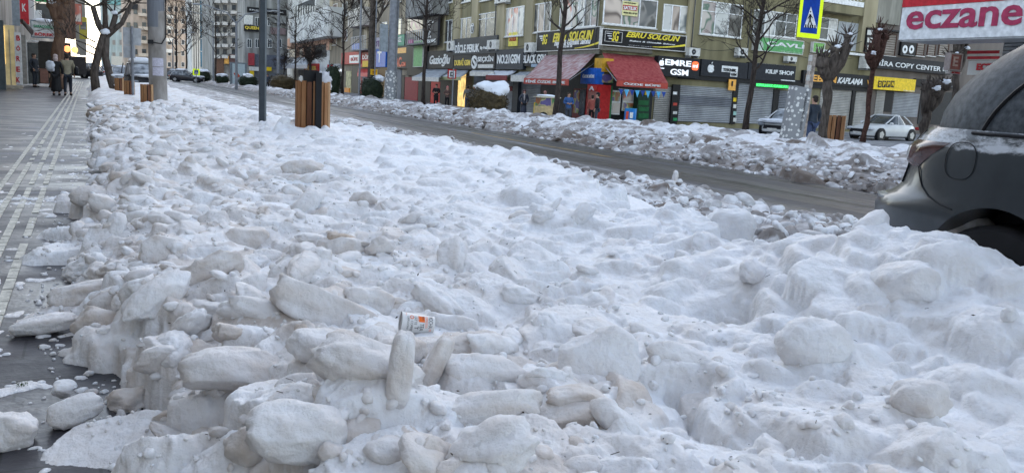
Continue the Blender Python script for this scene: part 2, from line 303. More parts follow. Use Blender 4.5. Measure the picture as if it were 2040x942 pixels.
KERB=mat('concrete_kerb',(.26,.25,.24),.8,amt=.25,sc=12,bump=.3)
mb=MB(); mb.box(.55,.9,-30,420,-.6,.0035); struct('kerb',mb,KERB)
mb=MB(); mb.box(13.6,120,-30,420,-.61,-.45); struct('far_pavement',mb,mat('snowy_plaza_paving',(.24,.24,.25),.6,amt=.5,sc=1.2))
mb=MB()
TI=.29
for lx in (-.455,-.59,-.725,-.86,-2.1e9):
    if lx<-9: continue
    y=1.2
    while y<75:
        if rng.random()>.05: mb.box(lx-.026,lx+.026,y,y+TI-.02+rng.uniform(-.01,.004),.001,.009)
        y+=TI
y=18.4
struct('tactile_paving',mb,mat('worn_tactile_cream',(.50,.48,.42),.6,amt=.35,sc=14,bump=.3,bsc=80))
mb=MB()
for y0,y1 in ((17.2,25.5),): mb.box(11.0,11.13,y0,y1,-.18,-.176)
struct('road_marking',mb,mat('worn_yellow_paint',(.10,.09,.08),.6,col2=(.40,.26,.08),sc=5))
# ------------------------------------------------------------------ snow fields
_perm=rng.permutation(4096)
_ga=rng.uniform(0,2*math.pi,4096); _gx=np.cos(_ga); _gy=np.sin(_ga)
def pn(x,y,sd=0):
    x=x+sd*17.31; y=y+sd*9.77
    xi=np.floor(x).astype(np.int64); yi=np.floor(y).astype(np.int64); xf=x-xi; yf=y-yi
    u=xf*xf*xf*(xf*(xf*6-15)+10); v=yf*yf*yf*(yf*(yf*6-15)+10)
    def g(ix,iy,fx,fy):
        h=_perm[(_perm[ix&4095]+iy)&4095]; return _gx[h]*fx+_gy[h]*fy
    a=g(xi,yi,xf,yf); b=g(xi+1,yi,xf-1,yf); c=g(xi,yi+1,xf,yf-1); d=g(xi+1,yi+1,xf-1,yf-1)
    return (a+u*(b-a))+v*((c+u*(d-c))-(a+u*(b-a)))
def fb(x,y,f,o=4,sd=0,g=.5):
    t=0; a=1
    for i in range(o): t=t+a*pn(x*f,y*f,sd+i*3.1); f*=2.03; a*=g
    return t
LB=([-5,1.2,2.6,3.1,3.8,4.75,5.7,7.5,10,15,36,60,130],[.38,.38,.32,.20,.06,-.06,-.08,-.10,.04,.04,-.08,.1,.3])
RB=([-5,2.3,2.9,3.4,4.6,5.4,5.9,6.3,7.4,8.8,11,13,14.6,16,18.5,24,30,60,130],[4.12,4.12,4.12,4.1,4.35,4.75,4.35,4.5,5.1,5.5,6.0,5.9,5.4,5.1,4.6,4.4,4.3,4.6,5])
def env_heap(x,y):
    l=np.interp(y,*LB)+.12*fb(x*0,y,1.3,3,5); r=np.interp(y,*RB)+.15*pn(x*0,y*1.1,8)
    a=np.clip((x-l)/.55,0,1); b=np.clip((r-x)/.7,0,1); a=1-(1-a)**2; b=np.sqrt(b)
    top=.27+.10*np.clip((x-1.2)/1.8,0,1)+.07*fb(x,y,.55,3,2)
    top+= .38*np.exp(-(((x-3.55)/.62)**2+((y-2.6)/1.0)**2))          # pushed up against the car
    top+= .20*np.exp(-(((x-4.25)/.35)**2+((y-5.3)/.5)**2))
    top+= .12*np.exp(-(((x-.62)/.30)**2+((y-2.5)/.55)**2))
    top+= .16*np.exp(-(((x-4.9)/.8)**2+((y-8.5)/2.5)**2))+.12*np.exp(-(((x-3.3)/1.2)**2+((y-15)/3)**2))
    for hx,hy,rx,ry,dd in HOLES: top-= dd*np.exp(-(((x-hx)/rx)**2+((y-hy)/ry)**2))
    return top*a*b-.21*(1-b)*(x>.8)
def hole(px,py,rx,ry,d,z=.3):
    p=atz(px,py,z); return (p[0],p[1],rx,ry,d)
HOLES=[hole(1590,475,.55,.50,.15,.42),hole(1440,640,.16,.11,.42),hole(1300,770,.09,.22,.32),hole(1370,850,.13,.13,.32),hole(1345,545,.14,.10,.12),hole(1800,835,.09,.05,.14),hole(745,640,.10,.05,.22),hole(640,655,.22,.03,.14),hole(560,830,.05,.05,.2),hole(830,775,.12,.09,.24),hole(1120,875,.16,.05,.2),hole(520,480,.2,.3,.08),hole(760,330,.4,.6,.08)]
# polar grid about the photographer: fine near, coarse far
AZ=np.radians(np.arange(-22,72,.092)); RR=[.75]
while RR[-1]<118: RR.append(RR[-1]*1.0032)
RR=np.array(RR); GA,GR=np.meshgrid(AZ,RR,indexing='ij'); GX=GR*np.sin(GA); GY=GR*np.cos(GA)
WX=GX+.030*pn(GX*5,GY*5,1)+.012*pn(GX*16,GY*16,2)+.006*pn(GX*38,GY*38,3); WY=GY+.030*pn(GX*5,GY*5,4)+.012*pn(GX*16,GY*16,5)+.006*pn(GX*38,GY*38,6)
MID=.20*fb(GX,GY,8,3,71)+.14*fb(GX,GY,19,2,72)
def stamp(Hh,Dd,c,a,b,h,rot,sx,sy,p,dirt,z):
    R0=math.hypot(c[0],c[1]); m=max(a,b)*1.15+.05; az=math.atan2(c[0],c[1]); da=m/max(R0-m,.4)
    i0,i1=np.searchsorted(AZ,[az-da,az+da]); j0,j1=np.searchsorted(RR,[max(R0-m,.1),R0+m])
    if i1-i0<1 or j1-j0<1: return
    x=WX[i0:i1,j0:j1]-c[0]; y=WY[i0:i1,j0:j1]-c[1]; cr,sr=math.cos(rot),math.sin(rot)
    u=(x*cr+y*sr)/a; v=(-x*sr+y*cr)/b; q=np.abs(u)**p+np.abs(v)**p; ins=q<1
    if not ins.any(): return
    n1=MID[i0:i1,j0:j1]; dome=np.where(ins,(1-np.minimum(q,1))**(1/max(p*.7,1.35)),0)*(1+.9*n1)
    if h>.03:          # broken faces
        for _ in range(2):
            th=rng.uniform(0,6.283); dome=np.minimum(dome,rng.uniform(.55,.95)+rng.uniform(.1,.8)*(u*math.cos(th)+v*math.sin(th)))
    t=dome*h+(u*sx*a+v*sy*b)*(1-.35*np.minimum(q,1))+z
    H0=Hh[i0:i1,j0:j1]; D0=Dd[i0:i1,j0:j1]; w=ins&(t>H0)
    H0[w]=t[w]; D0[w]=dirt
def pieces(Hh,Dd,env,n,xf,ys,smin,smax,dirtf,hs=(.35,.75),pw=(1.8,4),sink=.45):
    ys=np.sort(ys)
    for y in ys:
        x=xf(y)
        e=float(env(np.array([x]),np.array([y]))[0])
        if e<.02 and rng.random()<.9: continue
        if smax<.2 and rng.random()<.5*min(max((x-1.2-.05*y)/1.0,0),1): continue
        s=smin*(smax/smin)**(rng.random()**1.7); a=s*rng.uniform(.9,1.7); b=s*rng.uniform(.55,1.0); h=s*rng.uniform(*hs)
        stamp(Hh,Dd,(x,y),a,b,h,rng.uniform(0,math.pi),rng.normal(0,.30 if s<.1 else .15),rng.normal(0,.30 if s<.1 else .15),rng.uniform(*pw),dirtf(x,y,s),e-h*sink+rng.uniform(-.01,.02))
def soften(Hh,lo,k=2):
    for _ in range(k):
        A=Hh.copy(); A[1:-1]=.25*Hh[:-2]+.5*Hh[1:-1]+.25*Hh[2:]; B=A.copy(); B[:,1:-1]=.25*A[:,:-2]+.5*A[:,1:-1]+.25*A[:,2:]
        Hh[:]=np.where(Hh>lo,B,Hh)
def grow(m,k=2):
    for _ in range(k):
        q=m.copy(); q[1:]|=m[:-1]; q[:-1]|=m[1:]; q[:,1:]|=m[:,:-1]; q[:,:-1]|=m[:,1:]; m=q
    return m
def skin(Hh,Dd,mask,name,m,label,cat):
    ok=mask; idx=-np.ones(Hh.shape,dtype=np.int64); cell=ok[:-1,:-1]&ok[1:,:-1]&ok[1:,1:]&ok[:-1,1:]
    use=np.zeros_like(ok); use[:-1,:-1]|=cell; use[1:,:-1]|=cell; use[1:,1:]|=cell; use[:-1,1:]|=cell
    idx[use]=np.arange(use.sum()); cx,cy,cz=GX[use],GY[use],Hh[use]
    wob=np.clip(np.hypot(cx,cy)*.02+.9,.9,1.6)
    co=np.stack([cx+wob*(.012*pn(cx*9+cz*15,cy*9-cz*12,81)+.006*pn(cx*24+cz*42,cy*24-cz*37,82)),cy+wob*(.012*pn(cx*9-cz*14,cy*9+cz*13,83)+.006*pn(cx*24-cz*40,cy*24+cz*38,84)),cz],1)
    i,j=np.nonzero(cell); q=np.stack([idx[i,j],idx[i,j+1],idx[i+1,j+1],idx[i+1,j]],1)
    me=bpy.data.meshes.new(name); me.vertices.add(len(co)); me.vertices.foreach_set('co',co.astype(np.float32).ravel())
    me.loops.add(q.size); me.loops.foreach_set('vertex_index',q.astype(np.int32).ravel()); me.polygons.add(len(q)); me.polygons.foreach_set('loop_start',np.arange(0,q.size,4,dtype=np.int32))
    me.polygons.foreach_set('use_smooth',[True]*len(q)); at=me.attributes.new('dirt','FLOAT','POINT'); at.data.foreach_set('value',Dd[use].astype(np.float32)); me.materials.append(m); me.update(calc_edges=True)
    o=bpy.data.objects.new(name,me); COL.objects.link(o); return tag(o,label,cat,kind='stuff')
def snowdirt(x,y,s):
    near=math.exp(-max(x-.9-.10*y,0)/1.0)           # dirtier along the walkway side
    return float(np.clip((rng.beta(1.3,2.6)*.6+.16)*(.15+.85*near)+(.2 if rng.random()<.05 else 0),0,.8))
# 1. the big heap between walkway and road
E1=env_heap(GX,GY); H1=E1+.012*fb(GX,GY,4,4,3); D1=np.clip(.36+.36*fb(GX,GY,.9,4,21),0,.75)*np.exp(-np.clip(GX-.9-.10*GY,0,9)/1.1)
FL1=np.where(GX>.75,-.22,-.03); H1=np.where((E1<.004)&(H1<.004)&(GX<.75),FL1,H1); H1=np.maximum(H1,FL1)
def xh(y): l=np.interp(y,*LB); r=np.interp(y,*RB); return rng.uniform(l-.12,r+.12)
ymix=lambda n,a,b,p: a*(b/a)**(rng.random(n)**p)
def big(x,y,s): return .55*snowdirt(x,y,s)
def dens(y): return y
pieces(H1,D1,env_heap,0,xh,ymix(420,1.2,60,1.0),.14,.34,big,(.3,.6),(2,3.4),.55)
pieces(H1,D1,env_heap,0,xh,ymix(3600,1.2,20,.62),.05,.17,snowdirt,(.55,1.0),(1.8,4),.30)
pieces(H1,D1,env_heap,0,xh,ymix(5200,1.2,20,.7),.018,.055,snowdirt,(.5,.9),(1.7,3),.2)
pieces(H1,D1,env_heap,0,xh,ymix(4500,18,90,.8),.06,.17,snowdirt,(.4,.8),(1.7,3.4),.3)
# hand placed masses of the foreground
def mass(px,py,a,b,h,rot,p=2.6,dirt=.2,z=.05,sx=0,sy=0,zz=.3): 
    h*=.62; p=min(p,2.3); c=atz(px,py,zz); stamp(H1,D1,(c[0],c[1]),a,b,h,rad(rot),sx,sy,p,dirt,z)
mass(380,800,.26,.20,.40,10,3.2,.34,.02); mass(480,860,.22,.17,.30,-20,3,.26,.05); mass(455,720,.20,.13,.40,-12,3,.30,.04)
mass(760,905,.36,.14,.30,-12,2.6,.12,.06); mass(1190,760,.20,.36,.30,-30,2.4,.06,.05,-.1,0); mass(1400,720,.10,.24,.30,15,2.4,.05,.04); mass(1530,620,.20,.20,.32,0,2.4,.03,.07)
mass(1650,800,.34,.16,.27,-38,2.4,.12,.08); mass(1900,700,.35,.25,.30,-10,2.2,.02,.08); mass(1000,380,.9,1.2,.2,-30,2,.0,.22); mass(1150,400,.8,1.5,.18,-30,2,.0,.24)
mass(1445,450,.22,.20,.34,0,3,.02,.22); mass(1600,510,.30,.22,.25,10,2.2,0,.25); mass(1960,600,.30,.22,.28,0,2.2,.02,.25)
pieces(H1,D1,env_heap,0,xh,ymix(1500,1.2,9,.8),.012,.04,snowdirt,(.5,.9),(1.7,3),.0)
# 5. loose rounded clods lying on the heap: real lumps with undercut edges
bm=bmesh.new(); bmesh.ops.create_icosphere(bm,subdivisions=4,radius=1); ICV=np.array([v.co[:] for v in bm.verts]); ICF=np.array([[v.index for v in f.verts] for f in bm.faces]); bm.free()
bm=bmesh.new(); bmesh.ops.create_icosphere(bm,subdivisions=2,radius=1); ISV=np.array([v.co[:] for v in bm.verts]); ISF=np.array([[v.index for v in f.verts] for f in bm.faces]); bm.free()
bm=bmesh.new(); bmesh.ops.create_icosphere(bm,subdivisions=3,radius=1); IDV=np.array([v.co[:] for v in bm.verts]); IDF=np.array([[v.index for v in f.verts] for f in bm.faces]); bm.free()
def rotm(ax,ay,az):
    return np.array(Matrix.Rotation(az,3,'Z')@Matrix.Rotation(ay,3,'Y')@Matrix.Rotation(ax,3,'X'))
def clodshape(V,rx,ry,rz,p,seed,rot,amp=.18,cuts=2,r=None):
    r=r or rng; k=(np.abs(V)**p).sum(1)**(-1/p); q=V*k[:,None]
    for _ in range(cuts):
        n=r.normal(size=3); n/=np.linalg.norm(n); d=r.uniform(.62,.92); e=q@n-d; q=q-np.clip(e,0,9)[:,None]*n*.9
    s=seed*1.37; n1=pn(q[:,0]*1.5+s,q[:,1]*1.5+q[:,2]*1.1,91)+pn(q[:,1]*1.6-s,q[:,2]*1.6+q[:,0]*.9,92); n2=pn(q[:,0]*4.2+s,q[:,1]*4.2+q[:,2]*3.3,93)+pn(q[:,2]*4.4-s,q[:,1]*3.6-q[:,0]*3,94); n3=pn(q[:,0]*11+s,q[:,1]*11+q[:,2]*9,95)+pn(q[:,2]*12-s,q[:,0]*10-q[:,1]*7,96)
    q=q*np.clip(1+amp*n1+amp*.55*n2+amp*.30*n3,.6,1.5)[:,None]; return (q*[rx,ry,rz])@rot.T, n1
def clodfield(name,label,n,yfun,xfun,s0,s1,dirtf,zf,far=7,flat=(.45,.85),sink=.25,mt=None,clear=None,fillet=False):
    VV=[];FF=[];DD=[];o=0
    for i in range(n):
        y=yfun(); x=xfun(y)
        if x is None: continue
        s=s0*(s1/s0)**(rng.random()**2.0); V,Fc=(ICV,ICF) if (s>.075 and y<6) else (IDV,IDF) if s>.03 else (ISV,ISF)
        rot=rotm(rng.normal(0,.35),rng.normal(0,.35),rng.uniform(0,6.28)); rz=s*rng.uniform(*flat)
        q,n1=clodshape(V,s*rng.uniform(.9,1.55),s*rng.uniform(.6,1.0),rz,rng.uniform(1.9,2.9),rng.uniform(0,900),rot)
        z=zf(x,y); 
        if z is None: continue
        if clear and any((x-hx)**2+(y-hy)**2<hr_*hr_ for hx,hy,hr_ in clear): continue
        if fillet: mound(x,y,s,rz,z)
        VV.append(q+[x,y,z+rz*sink]); FF.append(Fc+o); o+=len(V); d=dirtf(x,y,s); DD.append(np.clip(d+.18*n1,0,1))
    VV=np.concatenate(VV); FF=np.concatenate(FF); DD=np.concatenate(DD); me=bpy.data.meshes.new(name); me.vertices.add(len(VV)); me.vertices.foreach_set('co',VV.astype(np.float32).ravel()); me.loops.add(FF.size); me.loops.foreach_set('vertex_index',FF.astype(np.int32).ravel()); me.polygons.add(len(FF)); me.polygons.foreach_set('loop_start',np.arange(0,FF.size,3,dtype=np.int32)); me.polygons.foreach_set('use_smooth',[True]*len(FF)); at=me.attributes.new('dirt','FLOAT','POINT'); at.data.foreach_set('value',DD.astype(np.float32)); me.materials.append(mt); me.update(calc_edges=True)
    ob=bpy.data.objects.new(name,me); COL.objects.link(ob); return tag(ob,label,'snow',kind='stuff')
def hq(x,y):
    i=min(max(np.searchsorted(AZ,math.atan2(x,y)),0),len(AZ)-1); j=min(np.searchsorted(RR,math.hypot(x,y)),len(RR)-1); return float(H1[i,j])
def cx_(y):
    l=np.interp(y,*LB); r=np.interp(y,*RB); f=rng.random()**1.35; x=l+.0+(r-l)*f
    if rng.random()<.90*min(max((x-.8-.05*y)/1.2,0),1): return None
    return x
def cd_(x,y,s): return snowdirt(x,y,s)*.9+(.06 if x<1.2 else 0)
def cz_(x,y):
    z=hq(x,y); return max(z,0) if x<.7 else (z if z>.05 else None)

def mound(x,y,s,h,z):
    R0=math.hypot(x,y); m=s*2.1; az=math.atan2(x,y); da=m/max(R0-m,.4); i0,i1=np.searchsorted(AZ,[az-da,az+da]); j0,j1=np.searchsorted(RR,[max(R0-m,.1),R0+m])
    if i1-i0<1 or j1-j0<1: return
    q=((WX[i0:i1,j0:j1]-x)**2+(WY[i0:i1,j0:j1]-y)**2)/(s*s); H0=H1[i0:i1,j0:j1]; H0+=np.maximum(.62*h*np.exp(-q*.85)-.02*h,0)*(H0>z-.12)
def field(x,y): return float(np.clip(.34+.42*(pn(np.array([x*1.3]),np.array([y*1.3]),131)[0]+.5*pn(np.array([x*4]),np.array([y*4]),132)[0]),0,.8))
CLEAR=[]
for px_,py_,r_ in ((955,822,.19),(655,622,.22),(798,738,.14),(866,728,.14),(820,800,.10),(1195,720,.17),(965,742,.14),(490,742,.17),(1120,838,.12),(1150,790,.10),(205,645,.12),(165,583,.13),(262,592,.15),(831,645,.15),(800,680,.08),(900,648,.10),(1835,795,.09),(686,480,.10),(1440,650,.14),(1300,770,.10)):
    q_=atz(px_,py_,.36); CLEAR.append((q_[0],q_[1],r_))
clodfield('snow_clods','rounded frozen clods of snow heaped over the near pile',1500,lambda:1.35*(9/1.35)**(rng.random()**.8),cx_,.024,.125,cd_,cz_,flat=(.35,.7),sink=.10,mt=M_ice,clear=CLEAR,fillet=True)
clodfield('snow_clods','small frozen clods of snow along the pile farther off',900,lambda:rng.uniform(8,26),cx_,.05,.15,cd_,cz_,flat=(.35,.65),sink=.0,mt=M_ice,fillet=True)

soften(H1,-9,1)
H1+=.0035*fb(GX,GY,12,4,35,.6)*(H1>.0)
H1+=.0045*fb(GX,GY,26,4,31,.6)*(H1>.02)+.0022*fb(GX,GY,75,3,33,.6)*(GR<9)
m1=grow(H1>np.where(GX>.75,-.19,-.004))&(GX>-1.2)&(GX<7.2)
skin(H1,D1,m1,'snow_heap',M_snow,'high heap of lumpy ploughed snow between the walkway and the road','snow')
# 2. crumbs and trodden slush on the walkway
H2=-.02+.0*GX; D2=.12+.2*np.clip(fb(GX,GY,1.5,3,41),0,1); 
def band(y,c,wd): return np.exp(-((y-c)/wd)**2)
tr=band(GY,9.35+.25*GX,.55)*.9+band(GY,11.5,.7)*.55+band(GY,14.5,1.6)*.35+np.exp(-np.abs(GX+.0-np.interp(GY,*LB))/.20)*.75
fn=fb(GX*.8,GY,8,5,44,.65)
H2=np.where((GX>-4)&(GX<.9)&(GY<40),-.041+.062*tr*(.55+.9*fn),-.05)
for k in range(520):
    y=2.2*(26/2.2)**(rng.random()**.9); l=np.interp(y,*LB); x=l-abs(rng.normal(0,.38)) if rng.random()<.75 else rng.uniform(-3,l)
    s=rng.uniform(.006,.022)*(1 if rng.random()<.85 else 2.0); stamp(H2,D2,(x,y),s*rng.uniform(1,1.8),s,s*rng.uniform(.4,.8),rng.uniform(0,3.1),0,0,2.2,rng.random()*.3,0)
m2=grow(H2>-.0)&(GX<1.2)&(GX>-4)
skin(H2,D2,m2,'trodden_slush',M_ice,'thin broken slush and ice crumbs trodden over the walkway','slush')
# 3. brown rubble in the parking lane
def env_rub(x,y):
    l=np.interp(y,*RB)-.5; r=9.0+.35*pn(y*.6,y*0,55); a=np.clip((x-l)/.4,0,1)*np.clip((r-x)/.9,0,1)*np.clip((y-3.6)/.6,0,1)
    return np.clip(a*(.10+.16*fb(x,y,.75,3,52)+.09*np.exp(-((x-6.6)/1.0)**2)),0,.4)
E3=env_rub(GX,GY); H3=-.215+E3+.02*fb(GX,GY,5,3,53); D3=np.clip(.38+.45*fb(GX,GY,1.6,4,54),0,1)
er=lambda x,y: env_rub(x,y)-.16
def rubd(x,y,s): return float(np.clip(rng.normal(.30,.25),0,1))
def pr(n,y0,y1,s0,s1,p=.8):
    for y in ymix(n,y0,y1,p):
        x=rng.uniform(np.interp(y,*RB)-.3,9.2); e=float(env_rub(np.array([x]),np.array([y]))[0])
        if e<.03: continue
        s=s0*(s1/s0)**(rng.random()**1.6); h=s*rng.uniform(.4,.9)
        stamp(H3,D3,(x,y),s*rng.uniform(.9,1.5),s*rng.uniform(.6,1),h,rng.uniform(0,3.1),rng.normal(0,.3),rng.normal(0,.3),rng.uniform(1.7,3.4),rubd(x,y,s),-.18+e-h*.2)
pr(1500,4,40,.05,.18); pr(3500,4,40,.025,.07)
soften(H3,-.17,1)
H3+=.005*fb(GX,GY,24,4,58,.6)
m3=grow(H3>-.19)&(GX>np.interp(GY,*RB)-1.1)&(GX<9.8)&(GY>3)&(GY<110)
skin(H3,D3,m3,'slush_rubble',M_slush,'low brown and white slush rubble lying in the parking lane','slush')
# 4. ploughed bank on the far side of the road
def env_far(x,y):
    l=12.75+.4*pn(y*.35,y*0,61)+.25*pn(y*1.1,y*0,62); r=np.interp(y,[0,30,40,60,120],[24,21,17.5,16.2,15.6])
    a=np.clip((x-l)/2.1,0,1)**.75; b=np.clip((r-x)/1.2,0,1)
    return a*b*(.42+.12*fb(x,y,.35,3,63))
E4=env_far(GX,GY); D4=np.clip(1.08-2.2*np.clip(E4,0,1)+.6*fb(GX,GY,.8,4,65),0,.9)*np.clip(1.6-(GX-12.7)/3.2,0,1); H4=-.22+E4+.035*fb(GX,GY,2.6,4,64)
for (n,s0,s1) in ((2600,.14,.42),(7000,.05,.14)):
    for y in ymix(n,6,115,1.0):
        l=12.6; r=np.interp(y,[0,30,40,60,120],[23,20,17,16,15]); x=l+(r-l)*rng.random()**1.5; e=float(env_far(np.array([x]),np.array([y]))[0])
        if e<.02: continue
        s=s0*(s1/s0)**(rng.random()**1.5); h=s*rng.uniform(.35,.75); up=min(e/.6,1)
        stamp(H4,D4,(x,y),s*rng.uniform(.9,1.6),s*rng.uniform(.6,1),h,rng.uniform(0,3.1),rng.normal(0,.28),rng.normal(0,.28),rng.uniform(1.8,3.2),float(np.clip(rng.normal(.80-.55*up-.05*(x-13),.28),0,1)),-.2+e-h*.35)
soften(H4,-.17,1)
m4=grow(H4>-.19)&(GX>11.3)&(GX<24)&(GY>3)
skin(H4,D4,m4,'roadside_snow_bank',M_slush,'long ploughed snow bank, grey and brown towards the wet road','snow bank')
def hz(x,y):   # height of the heap surface at a point
    i=np.searchsorted(AZ,math.atan2(x,y)); j=np.searchsorted(RR,math.hypot(x,y)); i=min(max(i,0),len(AZ)-1); j=min(j,len(RR)-1)
    return max(float(H1[i,j]),0.)


def hr(x,y):
    i=min(max(np.searchsorted(AZ,math.atan2(x,y)),0),len(AZ)-1); j=min(np.searchsorted(RR,math.hypot(x,y)),len(RR)-1); return float(H3[i,j])
def rx_(y): 
    r=np.interp(y,*RB); return rng.uniform(r-.35,8.9)
def rz_(x,y):
    z=hr(x,y); return z if z>-.15 else None
clodfield('rubble_clods','brown and grey frozen crumbs of ploughed slush in the parking lane',1500,lambda:4.3*(26/4.3)**rng.random(),rx_,.03,.12,lambda x,y,s:float(np.clip(rng.normal(.28,.28),0,1)),rz_,flat=(.45,.85),sink=.0,mt=M_slush)

def hf(x,y):
    i=min(max(np.searchsorted(AZ,math.atan2(x,y)),0),len(AZ)-1); j=min(np.searchsorted(RR,math.hypot(x,y)),len(RR)-1); return float(H4[i,j])
def fx_(y): return 12.4+abs(rng.normal(0,1.5))
def fz_(x,y): return max(hf(x,y),-.18) if x<19 else None
clodfield('bank_clods','brown frozen crumbs crusting the road side of the far snow bank',2300,lambda:7*(70/7)**rng.random(),fx_,.035,.13,lambda x,y,s:float(np.clip(rng.normal(.52-.20*(x-12.4),.33),0,1)),fz_,flat=(.4,.8),sink=-.25,mt=M_slush)
def cr_(y):
    l=np.interp(y,*LB); f=rng.random()**1.5; return l-.22+(2.6-l)*f
clodfield('snow_crumbs','fine crumbs of broken snow lying between the larger clods',1700,lambda:1.3*(8/1.3)**(rng.random()**.85),cr_,.005,.020,lambda x,y,s:cd_(x,y,s)*.7,lambda x,y:max(hq(x,y),0),flat=(.6,1.0),sink=.25,mt=M_ice)
# leaf bits, grit and twigs caught in the snow
mb=MB()
for k in range(230):
    y=1.5*(9/1.5)**rng.random(); x=rng.uniform(np.interp(y,*LB)-.15,3.2 if rng.random()<.3 else 1.6+.12*y); z=max(hq(x,y),.0)+.012; a=rng.uniform(0,6.28); s=rng.uniform(.003,.010)
    p=Vector((x,y,z)); d=Vector((math.cos(a),math.sin(a),rng.normal(0,.3)))*s; q=Vector((-math.sin(a),math.cos(a),rng.normal(0,.4)))*s*.45
    if rng.random()<.25: mb.tube([p-d*1.6,p+d*1.6+Vector((0,0,.002))],.0011,4)
    else: mb.add([p-d,p+q,p+d,p-q,p+Vector((0,0,.002))],[(0,1,4),(1,2,4),(2,3,4),(3,0,4)])
tag(obj('leaf_litter',mb,mat('dark_leaf_bits',(.05,.035,.02),.8,amt=.5,sc=30)),'dark bits of leaf, grit and twig scattered over the dirty side of the snow heap','litter',kind='stuff')
# ------------------------------------------------------------------ buildings across the road
OLIVE=wallmat('olive_render',(.215,.188,.098),(.265,.235,.135),.7); CREAM=wallmat('cream_render',(.36,.31,.19),(.43,.37,.24),.75)
BEIGE=wallmat('weathered_beige_render',(.27,.225,.165),(.35,.295,.22),.62); CONC=wallmat('grey_render',(.24,.24,.235),(.31,.31,.30),.6); WHT=wallmat('white_render',(.60,.60,.60),(.70,.70,.68),.75)
PINKB=wallmat('pinkish_beige_render',(.46,.36,.29),(.55,.44,.36),.75); BROWN=wallmat('brown_grey_cladding',(.13,.11,.10),(.18,.15,.13),.8)
C0=dep(1197,250,50); uL=vpdir(308); uR=np.array([1.,0,0])
FL=Fac(C0,uL); 
def xt(fac,px):   # facade coordinate of a pixel column
    return fac.at(px,200)[0]
FR1=Fac(C0,uR); k1=xt(FR1,1372); P1=FR1.w(k1,0); FR2=Fac(P1,vpdir(3800)); 
GZ=-.45; TOP=24.  # wall tops raised, out of view, to block the low sun
def wallthing(name,fac,px0,px1,m,label,cat='building',depth=10,top=TOP,extra=None,group='buildings across the road'):
    k0,k1=xt(fac,px0),xt(fac,px1); t=thing(name,fac.w((k0+k1)/2,GZ,-depth/2),label,cat,group)
    mb=MB(); fac.box(mb,k0,k1,GZ,top,-depth,0); obj('wall',mb,m,t); return t
# --- corner building: one wall following the two streets
kl=xt(FL,871); kr=xt(FR2,1733)
t=thing('apartment_building',FL.w(kl/2,GZ,-6),'olive and cream corner building with shops below and poster covered windows above','building','buildings across the road'); CB=t
a,b,c,d=FL.w(kl,0),FL.w(0,0),FR2.w(0,0),FR2.w(kr,0); e=FR2.w(kr,0,-14); f=FL.w(kl,0,-14)
mb=MB(); mb.prism([a,b,c,d,e,f],GZ,TOP); obj('wall',mb,OLIVE,t)
for p0,p1 in ((873,884),(903,914),(938,950),(988,1003),(1046,1060)): part(FL,'pilaster',p0,-260,p1,118 if p0<980 else 104,.0,.18,CREAM,t)
for p0,p1 in ((1370,1383),): part(FR2,'pilaster',p0,-300,p1,112,.0,.15,CREAM,t)
part(FR2,'pilaster',1718,-330,1744,108,.0,.35,CREAM,t)
# windows, first floor
window(FL,886,42,901,84,t,[GLASS,PO[2]]); window(FL,912,39,939,82,t,[PO[3],GLASS,PO[2]]); window(FL,950,30,988,79,t,[PO[2],PO[2]],hbar=.78)
window(FL,1003,19,1044,71,t,[PO[3],PO[1],PO[1],PO[3]]); window(FL,1062,10,1098,63,t,[PO[2],PO[0],PO[2]])
window(FL,1117,-4,1193,52,t,[PO[4],PO[1],PO[4],PO[3],PO[2],PO[4]])
window(FR1,1201,-10,1308,58,t,[PO[0],PO[4],PO[2]]); 
window(FR1,1320,8,1370,66,t,[PO[3],PO[0],PO[3]])
window(FR2,1395,0,1478,77,t,[PO[4],PO[3],PO[2]],hbar=.68); window(FR2,1500,18,1586,78,t,[GLASS,PO[3],GLASS,GLASS],hbar=.62); window(FR2,1632,34,1666,83,t,[GLASS,OFFW],hbar=.5)
# second floor (mostly above the picture)
for p0,p1,y0,y1 in ((884,902,-45,5),(915,938,-50,3),(950,986,-60,-2),(1003,1044,-75,-10)): window(FL,p0,y0,p1,y1,t,[GLASS,GLASS])
# ground floor fronts
def shopfront(fac,px0,px1,y0,y1,m,t,name='shutter',d=.05): return part(fac,name,px0,y0,px1,y1,0,d,m,t)
shopfront(FL,874,902,146,213,DARK,t,'shop_front'); shopfront(FL,903,911,148,218,DARK,t,'shop_front'); shopfront(FL,912,926,148,218,LITY,t,'lit_shop_front'); shopfront(FL,927,939,148,218,cm(.16,.11,.06),t,'shop_front'); shopfront(FL,943,966,152,222,SH3,t)
shopfront(FL,968,1020,160,225,SH1,t); part(FL,'shutter_band',968,170,1020,182,.05,.09,DRED,t); part(FL,'door_jamb',1020,160,1031,236,.02,.3,CHAR,t); shopfront(FL,1032,1075,160,232,SH1,t)
shopfront(FL,1076,1190,150,246,DARK,t,'shop_front')
shopfront(FR1,1199,1300,150,250,DARK,t,'shop_front'); shopfront(FR1,1303,1338,172,250,SH2,t)
part(FR2,'door_jamb',1338,168,1352,248,0,.12,BLACK,t); shopfront(FR2,1353,1459,170,246,SH1,t); part(FR2,'shutter_band',1354,190,1458,214,.05,.075,SH3,t)
part(FR2,'door_jamb',1459,158,1468,248,0,.12,BLACK,t); shopfront(FR2,1469,1539,160,248,SH1,t); part(FR2,'door_jamb',1539,178,1549,250,0,.12,BLACK,t); shopfront(FR2,1550,1578,180,250,SH3,t); 
shopfront(FR2,1632,1695,176,258,SH2,t); part(FR2,'door_jamb',1695,178,1701,258,0,.14,BLACK,t); shopfront(FR2,1702,1733,178,258,SH2,t)
part(FR2,'soffit',1353,157,1733,171,0,.16,BLACK,t)
